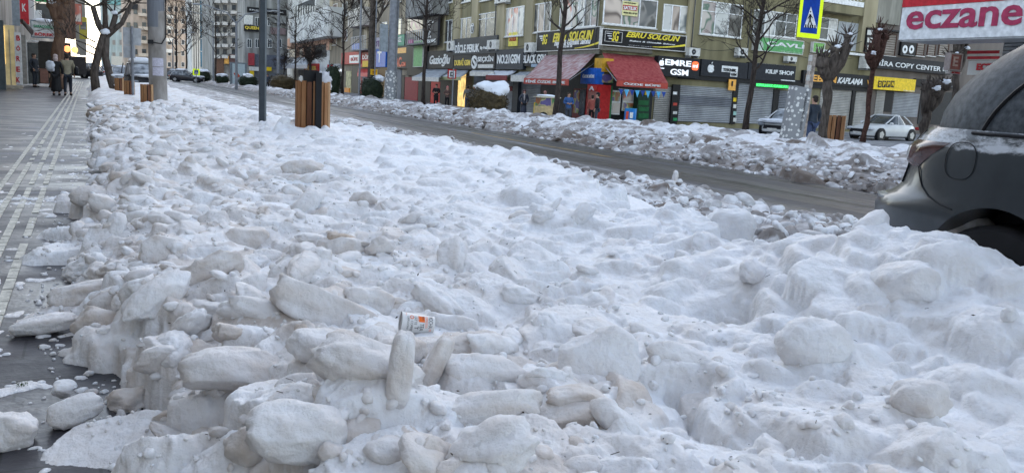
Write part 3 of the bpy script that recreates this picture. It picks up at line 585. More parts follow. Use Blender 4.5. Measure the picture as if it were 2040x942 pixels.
part(FR1,'canopy_beam',1199,93,1300,108,0,.2,cm(.15,.14,.11),t); part(FL,'canopy_beam',1068,98,1194,108,0,.2,cm(.15,.14,.11),t)
part(FR2,'balcony',1636,-30,1722,33,0,.9,OLIVE,t); part(FR2,'balcony_recess',1668,42,1716,104,.0,.03,cm(.38,.40,.41),t); part(FR2,'ledge',1632,103,1724,108,0,.25,WHITE,t)
for i in range(12):
    p=1638+i*7; part(FR2,'railing_bar',p,-6,p+2,2,.9,.94,WHITE,t)
part(FR2,'balcony_rail',1636,3,1722,6,.86,.96,WHITE,t)
# small marks and posters on the piers
for y,m in ((183,WHITE),(205,cm(.5,.06,.04)),(222,OFFW),(235,GREEN)): part(FR2,'sticker',1341,y,1349,y+6,.12,.13,m,t)
for y,m in ((195,YEL),(208,OFFW),(222,cm(.3,.5,.45)),(235,OFFW)): part(FR2,'sticker',1461,y,1467,y+8,.12,.13,m,t)
# --- signs on the left street
BLK=cm(.012,.013,.017,.5); SG='shop signs on the facades'
LET=cm(.74,.75,.74,.4); LETY=cm(.80,.60,.08,.4); LETO=cm(.85,.42,.08,.4)
sign(FL,851,103,903,137,BLK,'black shop sign with one handwritten white word, leftmost over the olive building',[('Gazioğlu',856,110,897,133,0,LET,{'shear':.3})])
sign(FL,903,79,990,106,CHAR,'charcoal sign with white capital letters under the first floor windows',[('DİCLE PERUK',907,86,955,104,0,LET),('By Halil',957,93,972,100,0,LET)],d1=.3)
sign(FL,904,107,939,139,BLK,'black sign with golden letters between two white lettered signs',[('DUBAİ GSM',906,117,937,131,0,LETY)])
t2=sign(FL,940,104,986,139,BLK,'black sign with a white curled emblem and white capitals above a white strip',[('SEÇKİN',952,111,983,125,0,LET),('S',941,112,949,137,0,LET)])
ptext(FL,'O',939,111,951,138,.225,LET,t2,bold=-.02); part(FL,'white_strip',952,129,982,136,.22,.24,OFFW,t2)
sign(FL,988,100,1042,139,cm(.02,.028,.04,.5),'dark blue grey sign with large white letters and digits',[('NO.21GSM',991,110,1036,127,0,LET)],d1=.28)
t2=sign(FL,1042,104,1090,132,BLK,'black sign with white capitals next to the pale red awning',[('BLACK GSM',1042,110,1087,126,0,LET)])
part(FL,'oval_logo',1058,128,1070,134,.22,.235,cm(.3,.4,.5),t2)
# Beauty salon boards round the corner
def salon(fac,x0,y0,x1,y1,lab,flip):
    w=x1-x0; t2=sign(fac,x0,y0,x1,y1,cm(.014,.014,.015,.5),lab,[],d1=.25,frame=OFFW)
    X=lambda f:x0+f*w; 
    dy=lambda f:(y0L+(y0R-y0L)*f)
    return t2,X
t2=sign(FL,1070,66,1194,97,cm(.014,.014,.015,.5),'long black board with yellow script above the faded red awning',[],d1=.25,frame=OFFW)
ptext(FL,'EBRU  SOLGUN',1102,67,1182,80,.256,cm(.80,.66,.06,.4),t2,shear=.35,bold=.03); ptext(FL,'Bakım & Güzellik Salonu',1105,81,1177,88,.256,LET,t2,shear=.3); ptext(FL,'0530 892 84 58',1110,92,1140,95,.256,LET,t2)
part(FL,'emblem_box',1072,69,1098,92,.25,.258,BLK,t2); ptext(FL,'SG',1081,70,1091,89,.262,cm(.80,.66,.06,.4),t2,shear=.3,bold=.03)
for i in range(3): part(FL,'emblem_wing',1074+i*2,72+i*4,1081,74+i*4,.258,.27,LET,t2)
def swoosh(fac,x0,y0,x1,y1,d,m,parent):
    a,zt=fac.at(x0,y0,d); b_,zb=fac.at(x1,y1,d); mb=MB(); n=14; top=[];bot=[]
    for i in range(n+1):
        f=i/n; k=a+(b_-a)*f; h=abs(zt-zb) if abs(zt-zb)>.1 else .15; z=zb+.22*f*f; th=.03+.09*f; top.append(fac.w(k,z+th,d)); bot.append(fac.w(k,z,d))
    vs=top+bot; mb.add(vs,[(i,i+1,n+2+i,n+1+i) for i in range(n)]); 
    o=obj('swoosh',mb,m,parent); md=o.modifiers.new('s','SOLIDIFY'); md.thickness=.01
swoosh(FL,1145,90,1193,95,.258,cm(.80,.66,.06,.4),t2)
t2=sign(FR1,1199,58,1366,103,cm(.014,.014,.015,.5),'long black board with yellow script above the bright red awning',[],d1=.25,frame=OFFW)
ptext(FR1,'EBRU SOLGUN',1247,63,1355,84,.256,cm(.80,.66,.06,.4),t2,shear=.35,bold=.03); ptext(FR1,'Bakım & Güzellik Salonu',1253,80,1345,91,.256,LET,t2,shear=.3); ptext(FR1,'0544 457 54 21 - 0530 892 84 58',1252,90,1298,94.5,.256,LET,t2)
part(FR1,'emblem_box',1205,62,1240,86,.25,.258,OFFW,t2); part(FR1,'emblem_field',1206,63,1239,85,.258,.262,BLK,t2); ptext(FR1,'SG',1219,62,1233,84,.266,cm(.80,.66,.06,.4),t2,shear=.3,bold=.03)
for i in range(3): part(FR1,'emblem_wing',1208+i*2.5,66+i*5,1219,68.5+i*5,.262,.275,LET,t2)
swoosh(FR1,1300,94,1365,100,.258,cm(.80,.66,.06,.4),t2)
# --- right hand signs
def apple(fac,px,py,h,d,m,parent,name='fruit_emblem'):
    k,z=fac.at(px,py,d); s=h*1.0; mb=MB(); pts=[]
    for i in range(40):
        a=2*math.pi*i/40; r=.40*(1+.10*abs(math.cos(a)))*(1-.16*math.exp(-((a-math.pi/2)/.35)**2)-.10*math.exp(-((a-1.5*math.pi)/.3)**2)); x=r*math.cos(a); y=r*math.sin(a)*1.02
        bx,by=.50,.06
        dd=math.hypot(x-bx,y-by)
        if dd<.18: q=.18/dd; x=bx+(x-bx)*q if x<bx else bx-.18; 
        pts.append((x,y))
    c=[fac.w(k,z,d+.02)]+[fac.w(k+x*s,z+y*s,d+.02) for x,y in pts]; mb.add(c,[(0,i+1,(i+1)%40+1) for i in range(40)])
    lf=[(-.02,.46),(.02,.60),(.16,.66),(.13,.52)]; mb.add([fac.w(k+x*s,z+y*s,d+.02) for x,y in lf],[(0,1,2,3)])
    o=obj(name,mb,m,parent); md=o.modifiers.new('s','SOLIDIFY'); md.thickness=.02; return o
t2=sign(FR2,1310,111,1394,157,BLK,'black sign with glowing white capitals in two rows and an orange square',[('EMRE',1325,118,1377,134,0,LITW,{'bold':.03}),('GSM',1335,137,1371,152,0,LITW,{'bold':.025}),('iPhone',1312,134,1323,138,0,LITW)],d0=.1,d1=.45)
apple(FR2,1318,126,.42,.455,LITW,t2)
k,z=FR2.at(1385,132,.46); mb=MB(); pts=[]
for i in range(24):
    a=2*math.pi*i/24; ca,sa=math.cos(a),math.sin(a); r=.26*(abs(ca)**4+abs(sa)**4)**-.25; pts.append((r*ca,r*sa))
mb.add([FR2.w(k+x,z+y,.47) for x,y in pts]+[FR2.w(k+x,z+y,.45) for x,y in pts],[tuple(range(24))]+[(i,(i+1)%24,24+(i+1)%24,24+i) for i in range(24)])
o=obj('rounded_badge',mb,mat('orange_badge',(.85,.13,.04),.4,emit=.35),t2); ptext(FR2,'mi',1380,128,1390,136,.475,LITW,t2)
t2=sign(FR2,1397,118,1490,158,cm(.022,.024,.03,.6),'charcoal brick patterned sign with a white fruit emblem and a broken white plate',[],d1=.25)
apple(FR2,1416,137,.62,.255,LET,t2); part(FR2,'white_plate',1438,131,1470,146,.25,.262,LET,t2); part(FR2,'white_plate',1455,144,1469,154,.25,.262,LET,t2); ptext(FR2,'TEKNIK',1440,136,1467,144,.27,BLK,t2); ptext(FR2,'GSM',1456,146,1467,152,.27,BLK,t2)
t2=sign(FR2,1491,124,1585,165,cm(.022,.024,.03,.6),'charcoal brick patterned sign with grey white capitals right of the bare tree',[('KILIF SHOP',1525,138,1581,151,0,LET)],d1=.252)
part(FR2,'lamp_strip',1507,126,1565,131,.25,.3,OFFW,t2); part(FR2,'white_plate',1556,159,1584,163,.25,.28,LET,t2); 
k,z=FR2.at(1488,144,.27); 
t2=sign(FR2,1504,164,1576,178,BLACK,'green scrolling light board hanging below the grey signs',[('KIRILMAZ CAMLAR 1',1507,167,1573,176,0,LITG)],d0=.3,d1=.42,name='led_board'); part(FR2,'led_glow_rows',1506,166,1574,177,.42,.423,mat('led_field',(.02,.22,.05),.4,emit=.5),t2)
t2=sign(FR2,1452,158,1466,181,LETO,'small orange hanging sign between two roller shutters',[],d0=.2,d1=.26); ptext(FR2,'I',1457,162,1460,172,.262,BLK,t2)
t2=sign(FR2,1503,73,1600,109,cm(.12,.36,.13,.5),'green driving school board with white capitals below the first floor windows',[('ÇAVLI',1527,82,1602,100,0,LET,{'bold':.03}),('SÜRÜCÜ',1556,102,1598,107,0,LET),('DİREKSİYON DERSİ',1532,77,1570,80,0,LET)],d1=.2,frame=OFFW)
k,z=FR2.at(1514,92,.21); mb=MB(); mb.add([FR2.w(k+.32*math.cos(a),z+.32*math.sin(a),.21) for a in np.linspace(0,6.1,20)],[tuple(range(20))]); obj('pale_disc',mb,cm(.45,.55,.45),t2)
sign(FR2,1620,85,1642,106,cm(.20,.45,.12,.5),'small yellow green plate right of the crossing sign',[('VİZE',1624,94,1638,98,0,LET)],frame=OFFW)
t2=sign(FR2,1600,140,1742,176,BLK,'long black sign with an orange word and a slanted white word behind the pollarded trees',[('KEBAN',1605,148,1666,166,0,LETO,{'bold':.03}),('KAPLAMA',1668,154,1718,170,0,LET,{'shear':.35}),('W',1727,160,1737,170,0,LETO)],d1=.25)
# --- brown building on the right
t=wallthing('office_building',FR2,1733.6,2150,BROWN,'brown clad building with a long copy shop sign and blinds, behind the white sedan'); HB=t
part(FR2,'upper_wall',1744,-200,1795,52,0,.2,wallmat('grey_beige_panels',(.33,.32,.27),(.40,.38,.32)),t); part(FR2,'beam',1726,53,1800,66,0,.35,DARK,t)
for a,b_ in ((1738,1754),(1760,1784),(1826,1842),(1848,1864),(1870,1890)): window(FR2,a,66,b_,113,t,[shutter('blinds_%d'%a,(.26,.22,.18),6)],nx=1,frm=cm(.07,.03,.02))
shopfront(FR2,1762,1778,180,224,BLACK,t,'dark_doorway'); shopfront(FR2,1779,1830,184,234,SH1,t); shopfront(FR2,1743,1760,180,255,SH2,t); shopfront(FR2,1832,1900,180,250,DARK,t,'shop_front')
t2=sign(FR2,1728,108,1896,150,cm(.014,.015,.02,.5),'long black sign with large white capitals on the brown building',[('HİRA COPY CENTER',1744,117,1875,143,0,LET,{'bold':.01}),('0412 2',1878,134,1893,144,0,LET)],d1=.4)
t2=sign(FR2,1741,152,1824,184,cm(.80,.55,.02,.45),'bright yellow sign with four black square letters under the long black sign',[],d0=.3,d1=.5)
for i,ch in enumerate('OPPN'):
    x=1749+i*8.5; part(FR2,'letter_square',x,161,x+7.4,175,.5,.508,BLK,t2); ptext(FR2,ch,x+1.6,163.5,x+5.9,172.5,.512,cm(.80,.55,.02,.45),t2)
ptext(FR2,'Telefon 24 2000',1799,180,1822,183,.505,LET,t2)
t2=sign(FR2,1726,55,1740,106,BLACK,'narrow dark vertical sign with round white pictures beside the cream pillar',[],d0=.35,d1=.5); 
for i in range(3): part(FR2,'round_picture',1728,60+i*15,1738,71+i*15,.5,.51,PO[3],t2)
t2=sign(FR2,1795,83,1825,114,BLACK,'dark square panel with two white round faces like an owl',[],d0=.02,d1=.2)
for q in (1803,1816):
    k,z=FR2.at(q,99,.21); mb=MB(); mb.add([FR2.w(k+.30*math.cos(a),z+.30*math.sin(a),.21) for a in np.linspace(0,6.0,18)],[tuple(range(18))]); oo=obj('white_disc',mb,LET,t2); mb=MB(); mb.add([FR2.w(k+.12*math.cos(a),z+.12*math.sin(a),.216) for a in np.linspace(0,6.0,12)],[tuple(range(12))]); obj('pupil',mb,BLK,oo)
ptext(FR2,'TELEFON BAKIM',1799,109,1821,112,.205,LET,t2)
sign(FR2,1824,157,1905,178,BLACK,'dark sign with white letters partly behind the rightmost pollarded tree',[('T A',1888,163,1904,174,0,LET)],d1=.25)
# --- air conditioners
def aircon(fac,px0,py0,px1,py1,label,d=.45):
    k0,k1,zb,zt=fac.r(px0,py0,px1,py1,d); sg=1 if k1>k0 else -1; t=thing('air_conditioner',fac.w((k0+k1)/2,zb,.2),label,'air conditioner','air conditioners on the facades')
    mb=MB(); fac.box(mb,k0,k1,zb,zt,.1,d); obj('housing',mb,OFFW,t); r=(zt-zb)*.36; kc=k0+(k1-k0)*.42; zc=(zb+zt)/2
    mb=MB(); mb.add([fac.w(kc+r*math.cos(a),zc+r*math.sin(a),d+.006) for a in np.linspace(0,6.0,18)],[tuple(range(18))]); f=obj('fan_grille',mb,DARK,t)
    mb=MB(); mb.add([fac.w(kc+r*.3*math.cos(a),zc+r*.3*math.sin(a),d+.012) for a in np.linspace(0,5.9,10)],[tuple(range(10))]); obj('hub',mb,GREYM,f)
    mb=MB(); fac.box(mb,k0+sg*.1,k0+sg*.14,zb-.12,zb-.002,0,d); fac.box(mb,k1-sg*.14,k1-sg*.1,zb-.12,zb-.002,0,d); obj('bracket',mb,STEEL,t)
    s=MB(); kk=(k0+k1)/2; s.blob(fac.w(kk,zt+.01,(d+.1)/2),(abs(k1-k0)*.5,.2,.06),2,.2,2,px0); return t
aircon(FL,890,83,903,101,'small cream air conditioner above the leftmost black sign'); aircon(FL,970,81,988,98,'cream air conditioner overlapping the end of the charcoal wig shop sign'); aircon(FL,1044,86,1060,104,'cream air conditioner above the black sign near the faded awning'); aircon(FL,985,-8,1008,4,'air conditioner under the second floor window at the top edge')
aircon(FR2,1373,95,1395,113,'white air conditioner above the glowing white sign'); aircon(FR2,1471,95,1490,113,'white air conditioner left of the tall bare tree'); aircon(FR2,1569,112,1588,124,'white air conditioner under the green board'); aircon(FR2,1648,122,1662,139,'white air conditioner above the orange lettered sign'); aircon(FR2,1727,113,1744,138,'white air conditioner at the left end of the long copy shop sign',.75)
# round emblem on the wall
t2=thing('wall_badge',FL.w(FL.at(941,56)[0],FL.at(941,66)[1],.1),'round dark badge with a white figure on the cream pilaster','badge')
k,z=FL.at(941,57,.22); mb=MB(); mb.add([FL.w(k+.42*math.cos(a),z+.42*math.sin(a),.22) for a in np.linspace(0,6.0,18)],[tuple(range(18))]); obj('rim',mb,LET,t2)
mb=MB(); mb.add([FL.w(k+.34*math.cos(a),z+.34*math.sin(a),.23) for a in np.linspace(0,6.0,18)],[tuple(range(18))]); obj('disc',mb,BLK,t2); ptext(FL,'T',939,51,943,62,.24,LET,t2)
sign(FL,1013,66,1031,92,cm(.75,.65,.1,.5),'yellow paper banner with red print hanging under a red poster window',[('SATILIK',1015,74,1029,82,0,RED)],d1=.05,name='banner',cat='banner',group=None)
t2=sign(FR1,1240,2,1271,34,cm(.75,.70,.35,.5),'yellow sale notice with a red band in the corner window',[],d0=.08,d1=.11,name='banner',cat='banner',group=None)
part(FR1,'red_band',1241,10,1270,23,.11,.118,RED,t2); ptext(FR1,'SATILIK',1242,12,1269,22,.122,LET,t2); ptext(FR1,'0535 291 57 01',1242,24,1269,30,.115,BLK,t2); ptext(FR1,'SAHİBİNDEN',1244,4,1267,9,.115,BLK,t2)
# --- awnings
def awning(fac,px0,px1,ytop0,ytop1,out0,out1,yv0,yv1,out,m,valm,label,text=None,snow=False,txm=None):
    """top edge on the wall between px0/px1; front edge out metres forward at pixels out0/out1, valance from yv0 to yv1"""
    ka,za=fac.at(px0,ytop0,.12); kb,zb_=fac.at(px1,ytop1,.12); kc,zc=fac.at(out0,yv0,out); kd,zd=fac.at(out1,yv0,out); _,zv=fac.at((out0+out1)/2,yv1,out); z1=(za+zb_)/2; z2=(zc+zd)/2
    t=thing('awning',fac.w((kc+kd)/2,zv,out/2),label,'awning','awnings over the shop fronts')
    mb=MB(); n=12; vs=[];fs=[]
    for i in range(n+1):
        f=i/n
        for j in range(5):
            g=j/4; k=(ka+(kb-ka)*f)*(1-g)+(kc+(kd-kc)*f)*g; vs.append(fac.w(k,z1+(z2-z1)*g-.10*math.sin(math.pi*g)*(.5+.5*math.cos(f*6.28*3)),.12+(out-.12)*g))
    for i in range(n):
        for j in range(4): a=i*5+j; fs.append((a,a+1,a+6,a+5))
    mb.add(vs,fs); o=obj('canvas',mb,m,t,smooth=True); md=o.modifiers.new('s','SOLIDIFY'); md.thickness=.015
    sgn=MB(); fac.box(sgn,kc,kd,zv,z2-.01,out-.02,out+.01); obj('valance',sgn,valm,t)
    for kw_,ko in ((ka,kc),(kb,kd)):
        mb=MB(); mb.tube([fac.w(kw_,z1-.5,.05),fac.w(ko,z2-.05,out-.05)],.02,6); obj('arm',mb,STEEL,t)
    if text:
        s,a0,a1=text; ptext(fac,s,a0,yv0+1.2,a1,yv1-1.2,out+.016,txm or LET,t,bold=.03)
    return t,(ka,kb,kc,kd,z1,z2,zv)
AWR=mat('faded_red_awning',(.27,.035,.04),.7,col2=(.40,.10,.09),sc=2,stretch=(3,3,.4)); AWF=mat('frosted_red_awning',(.30,.13,.13),.7,col2=(.50,.42,.42),sc=1.6,stretch=(2,2,.4)); AWV=cm(.42,.07,.05,.6); AWG=mat('grey_blue_awning',(.24,.26,.29),.6,col2=(.44,.47,.50),sc=1.5)
awning(FL,1087,1188,110,105,1044,1133,157,169,3.2,AWF,AWV,'faded red awning whitened by frost over the left side of the corner kiosk',('FİNİ ÖZDE BÜFE',1048,1126))
awning(FR1,1200,1308,106,114,1229,1331,163,175,3.2,AWR,AWV,'bright red awning over the right side of the corner kiosk',('ÖZDE BÜFE',1242,1316))
awning(FL,850,897,138,138,821,874,154,162,3.0,AWG,OFFW,'grey blue awning above the two people at the red lit door'); awning(FL,897,934,140,140,878,918,153,160,2.2,AWG,cm(.35,.37,.2),'short grey awning behind the red square sign')
awning(FL,940,985,141,139,936,984,143,152,1.4,cm(.4,.41,.42),OFFW,'pale awning box below the sign with the curled emblem'); awning(FL,985,1030,140,141,968,1010,150,160,2.0,mat('snowy_awning',(.6,.62,.66),.7),DRED,'snow covered awning with a dark red edge',)
awning(FL,1036,1060,143,143,1018,1048,150,163,2.0,AWG,OFFW,'narrow grey awning beside the faded red one')
# --- kiosk contents
def slab(name,label,cat,fac,px0,py0,px1,py1,d0,d1,m,parts=(),group=None):
    k0,k1,zb,zt=fac.r(px0,py0,px1,py1,d1); t=thing(name,fac.w((k0+k1)/2,zb,(d0+d1)/2),label,cat,group); mb=MB(); fac.box(mb,k0,k1,zb,zt,d0,d1); obj('body',mb,m,t)
    for nm,a,b_,c_,d_,m2,*e in parts: part(fac,nm,a,b_,c_,d_,d1,d1+(e[0] if e else .03),m2,t)
    return t
t2=slab('vending_fridge','tall red drinks fridge under the corner of the two awnings','fridge',FL,1168,168,1190,240,.4,1.2,RED,[('glass_door',1170,182,1188,236,cm(.35,.12,.10,.2)),('header',1170,170,1188,180,cm(.55,.05,.04,.4),.05)])
ptext(FL,'A',1174,172,1184,181,1.26,LET,t2)
slab('vending_fridge','dark glass door drinks cooler left of the red fridge','fridge',FL,1141,176,1166,238,.4,1.1,cm(.15,.03,.03),[('glass_door',1154,178,1165,232,GLASS),('shelf_goods',1143,180,1153,226,PO[5])])
slab('vending_fridge','green framed drinks fridge behind the man in black','fridge',FR1,1191,170,1219,240,.5,1.3,cm(.03,.16,.06,.4),[('glass_door',1196,180,1215,234,GLASS),('bottle_rows',1198,190,1213,228,PO[5],.05)])
slab('blue_cabinet','blue lit panel with white words hanging under the faded awning','sign',FL,1157,136,1187,168,.6,1.1,BLUE); 
t2=bpy.data.objects['blue_cabinet']; t2.name='hanging_sign'; ptext(FL,'ÖZDE BÜFE',1161,148,1184,156,1.105,LET,t2)
slab('wall_cabinet','orange yellow cupboard at the corner between the awnings','cabinet',FR1,1199,116,1222,145,.2,1.0,cm(.55,.30,.03,.5),[('shelf_boxes',1200,148,1222,166,PO[5])])
slab('menu_board','tall food picture board left of the blue barrel','menu board',FR1,1219,180,1236,229,.6,.7,LET,[('food_photos',1220,183,1235,202,PO[5]),('food_photos',1220,205,1235,227,PO[1])],'menu boards')
slab('menu_board','food picture board behind the bunting above the blue barrel','menu board',FR1,1241,180,1262,222,.6,.7,LET,[('food_photos',1242,182,1261,202,PO[1]),('food_photos',1242,205,1261,221,PO[5])],'menu boards')
t2=slab('bottle_stack','dark green bottle crates stacked beside the cream shutter','crates',FR1,1270,178,1294,243,.3,1.1,cm(.02,.06,.035,.5),[('crate_front',1272,200,1292,210,cm(.02,.14,.05)),('crate_front',1272,213,1292,222,cm(.02,.14,.05)),('crate_front',1272,226,1292,236,cm(.02,.14,.05)),('yellow_bag',1285,182,1293,190,YEL,.1)])
def at_ground(px,d,z=GZ): return atd(px,d,z)
c=at_ground(1254,46.5,-.35); t2=thing('barrel',c,'blue advertising barrel with red and white print in front of the kiosk','barrel'); mb=MB(); mb.tube([(c[0],c[1],c[2]),(c[0],c[1],c[2]+.05),(c[0],c[1],c[2]+.85),(c[0],c[1],c[2]+.9)],[.30,.33,.33,.31],20); obj('drum',mb,cm(.02,.20,.55,.4),t2,smooth=True,angle=40)
mb=MB(); mb.tube([(c[0],c[1],c[2]+.9),(c[0],c[1],c[2]+.93)],[.34,.34],20); obj('lid',mb,cm(.05,.3,.6),t2)
F3=Fac((c[0],c[1]-.335),uR); part(F3,'print_patch',1247,222,1252,238,0,.012,cm(.6,.08,.05),t2); part(F3,'print_patch',1255,224,1261,236,0,.012,LET,t2)
# bunting
t2=thing('bunting',FR1.w(FR1.at(1280,180,3.2)[0],FR1.at(1280,192,3.2)[1],3.2),'string of light and dark blue pennants hanging under the red awning','bunting')
k0,z0=FR1.at(1232,177,3.2); k9,_=FR1.at(1328,177,3.2); mb=MB(); mb.tube([FR1.w(k0,z0,3.2),FR1.w((k0+k9)/2,z0-.06,3.2),FR1.w(k9,z0,3.2)],.008,4); obj('string',mb,OFFW,t2)
for i in range(9):
    k=k0+(k9-k0)*(i+.5)/9; h=.40 if i%2 else .32; mb=MB(); mb.add([FR1.w(k-.15,z0-.03,3.2),FR1.w(k+.15,z0-.03,3.2),FR1.w(k,z0-.03-h,3.24),FR1.w(k-.15,z0-.03,3.21),FR1.w(k+.15,z0-.03,3.21),FR1.w(k,z0-.03-h,3.25)],[(0,1,2),(5,4,3),(0,3,4,1),(1,4,5,2),(2,5,3,0)]); obj('pennant',mb,cm(.02,.06,.28) if i%2==0 else cm(.10,.42,.68),t2)
# food cart + yellow frame
c=at_ground(1087,46,-.4); t2=thing('food_cart',c,'cream and wooden food cart with glass sides under the faded awning','cart')
mb=MB(); mb.box(c[0]-.55,c[0]+.55,c[1]-.4,c[1]+.4,c[2]+.35,c[2]+.85); obj('cabinet',mb,cm(.55,.42,.22),t2)
mb=MB(); mb.box(c[0]-.5,c[0]+.5,c[1]-.35,c[1]+.35,c[2]+.852,c[2]+1.3); obj('glass_case',mb,PO[5],t2)
mb=MB(); mb.box(c[0]-.6,c[0]+.6,c[1]-.45,c[1]+.45,c[2]+1.302,c[2]+1.36); obj('roof',mb,cm(.6,.55,.42),t2); mb=MB(); mb.blob((c[0],c[1],c[2]+1.4),(.58,.42,.08),3,.2,2,1); obj('snow_cap',mb,M_fluff,t2,smooth=True)
for sx in (-.4,.4):
    mb=MB(); mb.tube([(c[0]+sx,c[1]-.46,c[2]+.28),(c[0]+sx,c[1]-.40,c[2]+.28)],[.28,.28],16); obj('wheel',mb,DARK,t2)
c=at_ground(1069,46.2,-.4); t2=thing('folding_rack',c,'bright yellow metal rack left of the food cart','rack')
for sx in (-.2,.2):
    mb=MB(); mb.tube([(c[0]+sx,c[1],c[2]),(c[0]+sx,c[1],c[2]+1.0)],.025,6); obj('post',mb,YEL,t2)
for h in (.3,.6,.98): mb=MB(); mb.box(c[0]-.2,c[0]+.2,c[1]-.02,c[1]+.02,c[2]+h,c[2]+h+.04); obj('rung',mb,YEL,t2)
mb=MB(); mb.box(c[0]+.24,c[0]+.46,c[1]-.02,c[1]+.02,c[2]+.1,c[2]+1.35); obj('plate',mb,cm(.7,.6,.15),t2)

# cables and rain pipes on the corner building
for px,y0,y1 in ((993,-20,100),(1196,0,96),(1384,-20,112),(1494,20,116)):
    fac=FL if px<1197 else FR2 if px>1372 else FR1; k,zt=fac.at(px,y0,.1); _,zb=fac.at(px,y1,.1); mb=MB(); mb.tube([fac.w(k,zt,.24),fac.w(k,zb,.24)],.045,7); obj('rain_pipe',mb,cm(.10,.10,.09,.6),CB,smooth=True)
rn=random.Random(77)
for fac,x0,ya,x1,yb,sag in ((FL,905,96,990,88,.25),(FL,1003,92,1068,84,.35),(FR2,1376,92,1470,96,.45),(FR2,1440,84,1500,112,.6),(FR2,1590,112,1700,116,.4),(FR1,1202,102,1300,108,.3)):
    a=fac.at(x0,ya,.3); b_=fac.at(x1,yb,.3); pts=[fac.w(a[0]+(b_[0]-a[0])*f,a[1]+(b_[1]-a[1])*f-sag*4*f*(1-f)*.5,.3) for f in np.linspace(0,1,9)]; mb=MB(); mb.tube(pts,.014,5); obj('cable',mb,BLACK,CB)
# ------------------------------------------------------------------ rest of the row across the road
def pxbox(fac,px0,py0,px1,py1,**k): pass
t=wallthing('apartment_building',FL,655.5,870,BEIGE,'weathered beige apartment block with small balconies left of the olive corner building')
BB=t
for a in ((664,10,672,38),(683,7,692,32),(662,65,671,90),(682,62,692,82),(764,-6,775,12),(786,-10,800,4),(761,46,771,73),(787,40,800,71)): window(FL,*a,t,[GLASS,GLASS] if a[0]%2 else [cm(.12,.07,.06,.4)])
for a in ((703,54,720,76),(701,-10,720,18)): part(FL,'balcony_door',*a,0,.03,DARK,t)
def balcony(fac,px0,py0,px1,py1,out,m,t,bars=8,solid=True):
    k0,k1,zb,zt=fac.r(px0,py0,px1,py1,out); mb=MB(); fac.box(mb,k0,k1,zb,zb+.15,0,out)
    if solid: fac.box(mb,k0,k1,zb+.15,zt,out-.08,out); fac.box(mb,k0,k0+(k1-k0)*.03,zb+.15,zt,0,out-.08); fac.box(mb,k1-(k1-k0)*.03,k1,zb+.15,zt,0,out-.08)
    b_=obj('balcony',mb,m,t)
    if not solid:
        r=MB(); fac.box(r,k0,k1,zt-.05,zt,out-.06,out)
        for i in range(bars+1): kk=k0+(k1-k0)*i/bars*.98; fac.box(r,kk,kk+(k1-k0)*.02,zb+.15,zt-.05,out-.05,out-.01)
        obj('railing',r,cm(.5,.5,.5),b_)
    return b_
balcony(FL,693,22,722,50,1.3,cm(.45,.42,.38),t); balcony(FL,699,75,727,100,1.2,CONC,t,8,False); balcony(FL,808,-12,862,27,1.5,CONC,t); balcony(FL,808,64,842,88,1.2,CONC,t,8,False)
part(FL,'mural',809,30,842,63,.0,.04,PO[6],t); part(FL,'purple_board',735,44,744,78,0,.1,cm(.22,.03,.12),t)
for p0,p1 in ((655.6,660),(726,732),(800,806)): part(FL,'pilaster',p0,-260,p1,100,0,.2,wallmat('pale_beige_band%d'%p0,(.46,.39,.28),(.52,.45,.34),.7),t)
shopfront(FL,656,680,140,188,DARK,t,'shop_front'); shopfront(FL,681,689,142,194,cm(.1,.08,.06),t,'shop_front'); shopfront(FL,689,699,142,194,cm(.42,.40,.22,.5,amt=.5,sc=2),t,'pale_shop_front'); shopfront(FL,700,716,132,196,BLACK,t,'dark_doorway'); shopfront(FL,717,752,140,196,SH3,t); shopfront(FL,753,779,134,198,cm(.18,.10,.03),t,'brown_door'); shopfront(FL,780,799,138,202,SH3,t)  # pale_shop_front: glow of the lit interior put into its yellow colour
shopfront(FL,800,805,150,204,BLACK,t,'door_jamb'); shopfront(FL,806,832,154,205,cm(.28,.03,.04),t,'red_shutter'); shopfront(FL,833,846,156,207,BLACK,t,'dark_doorway'); part(FL,'red_lit_doorway',858,163,876,215,0,.06,mat('red_lit_door',(.40,.03,.03),.5,emit=.05),t); part(FL,'shop_front',846,160,857,212,0,.05,BLACK,t)
sign(FL,781,72,806,92,cm(.10,.35,.22,.5),'green board with white words above the orange striped black shop',[('MERKEZ',784,76,800,84,0,LET)],frame=BLK)
t2=sign(FL,780,92,811,137,BLK,'tall black sign with an orange stripe and red letters',[('MAC',782,115,800,134,0,cm(.75,.10,.05,.4),{'bold':.03}),('GSM',800,124,808,133,0,cm(.75,.10,.05,.4))]); part(FL,'orange_stripe',786,97,809,106,.22,.23,LETO,t2)
sign(FL,811,76,850,152,BLACK,'black sign panel behind the green umbrella board'); t2=sign(FL,824,83,842,133,cm(.20,.45,.18,.5),'green and white lit board with a wavy picture between two black signs',[],d0=.3,d1=.5,frame=OFFW)
sign(FL,814,80,822,90,cm(.5,.03,.25),'small magenta plate at the left edge of the green board',[],d0=.23,d1=.3)
t2=sign(FL,842,37,872,90,cm(.03,.03,.035,.5),'tall dark hanging sign with small white words one above the other',[('DİCLE',846,41,865,46,0,LET),('T\nA\nR\nİ\nH',853,50,859,76,0,LET),('DERSHANE',846,80,868,85,0,LET)],d0=.6,d1=.8)
t2=sign(FL,680,106,719,128,RED,'red sign with a slanted white field left of the red panels',[],d0=.1,d1=.3); part(FL,'white_field',696,111,716,126,.3,.31,LET,t2); ptext(FL,'BÜFE',699,114,713,122,.315,RED,t2)
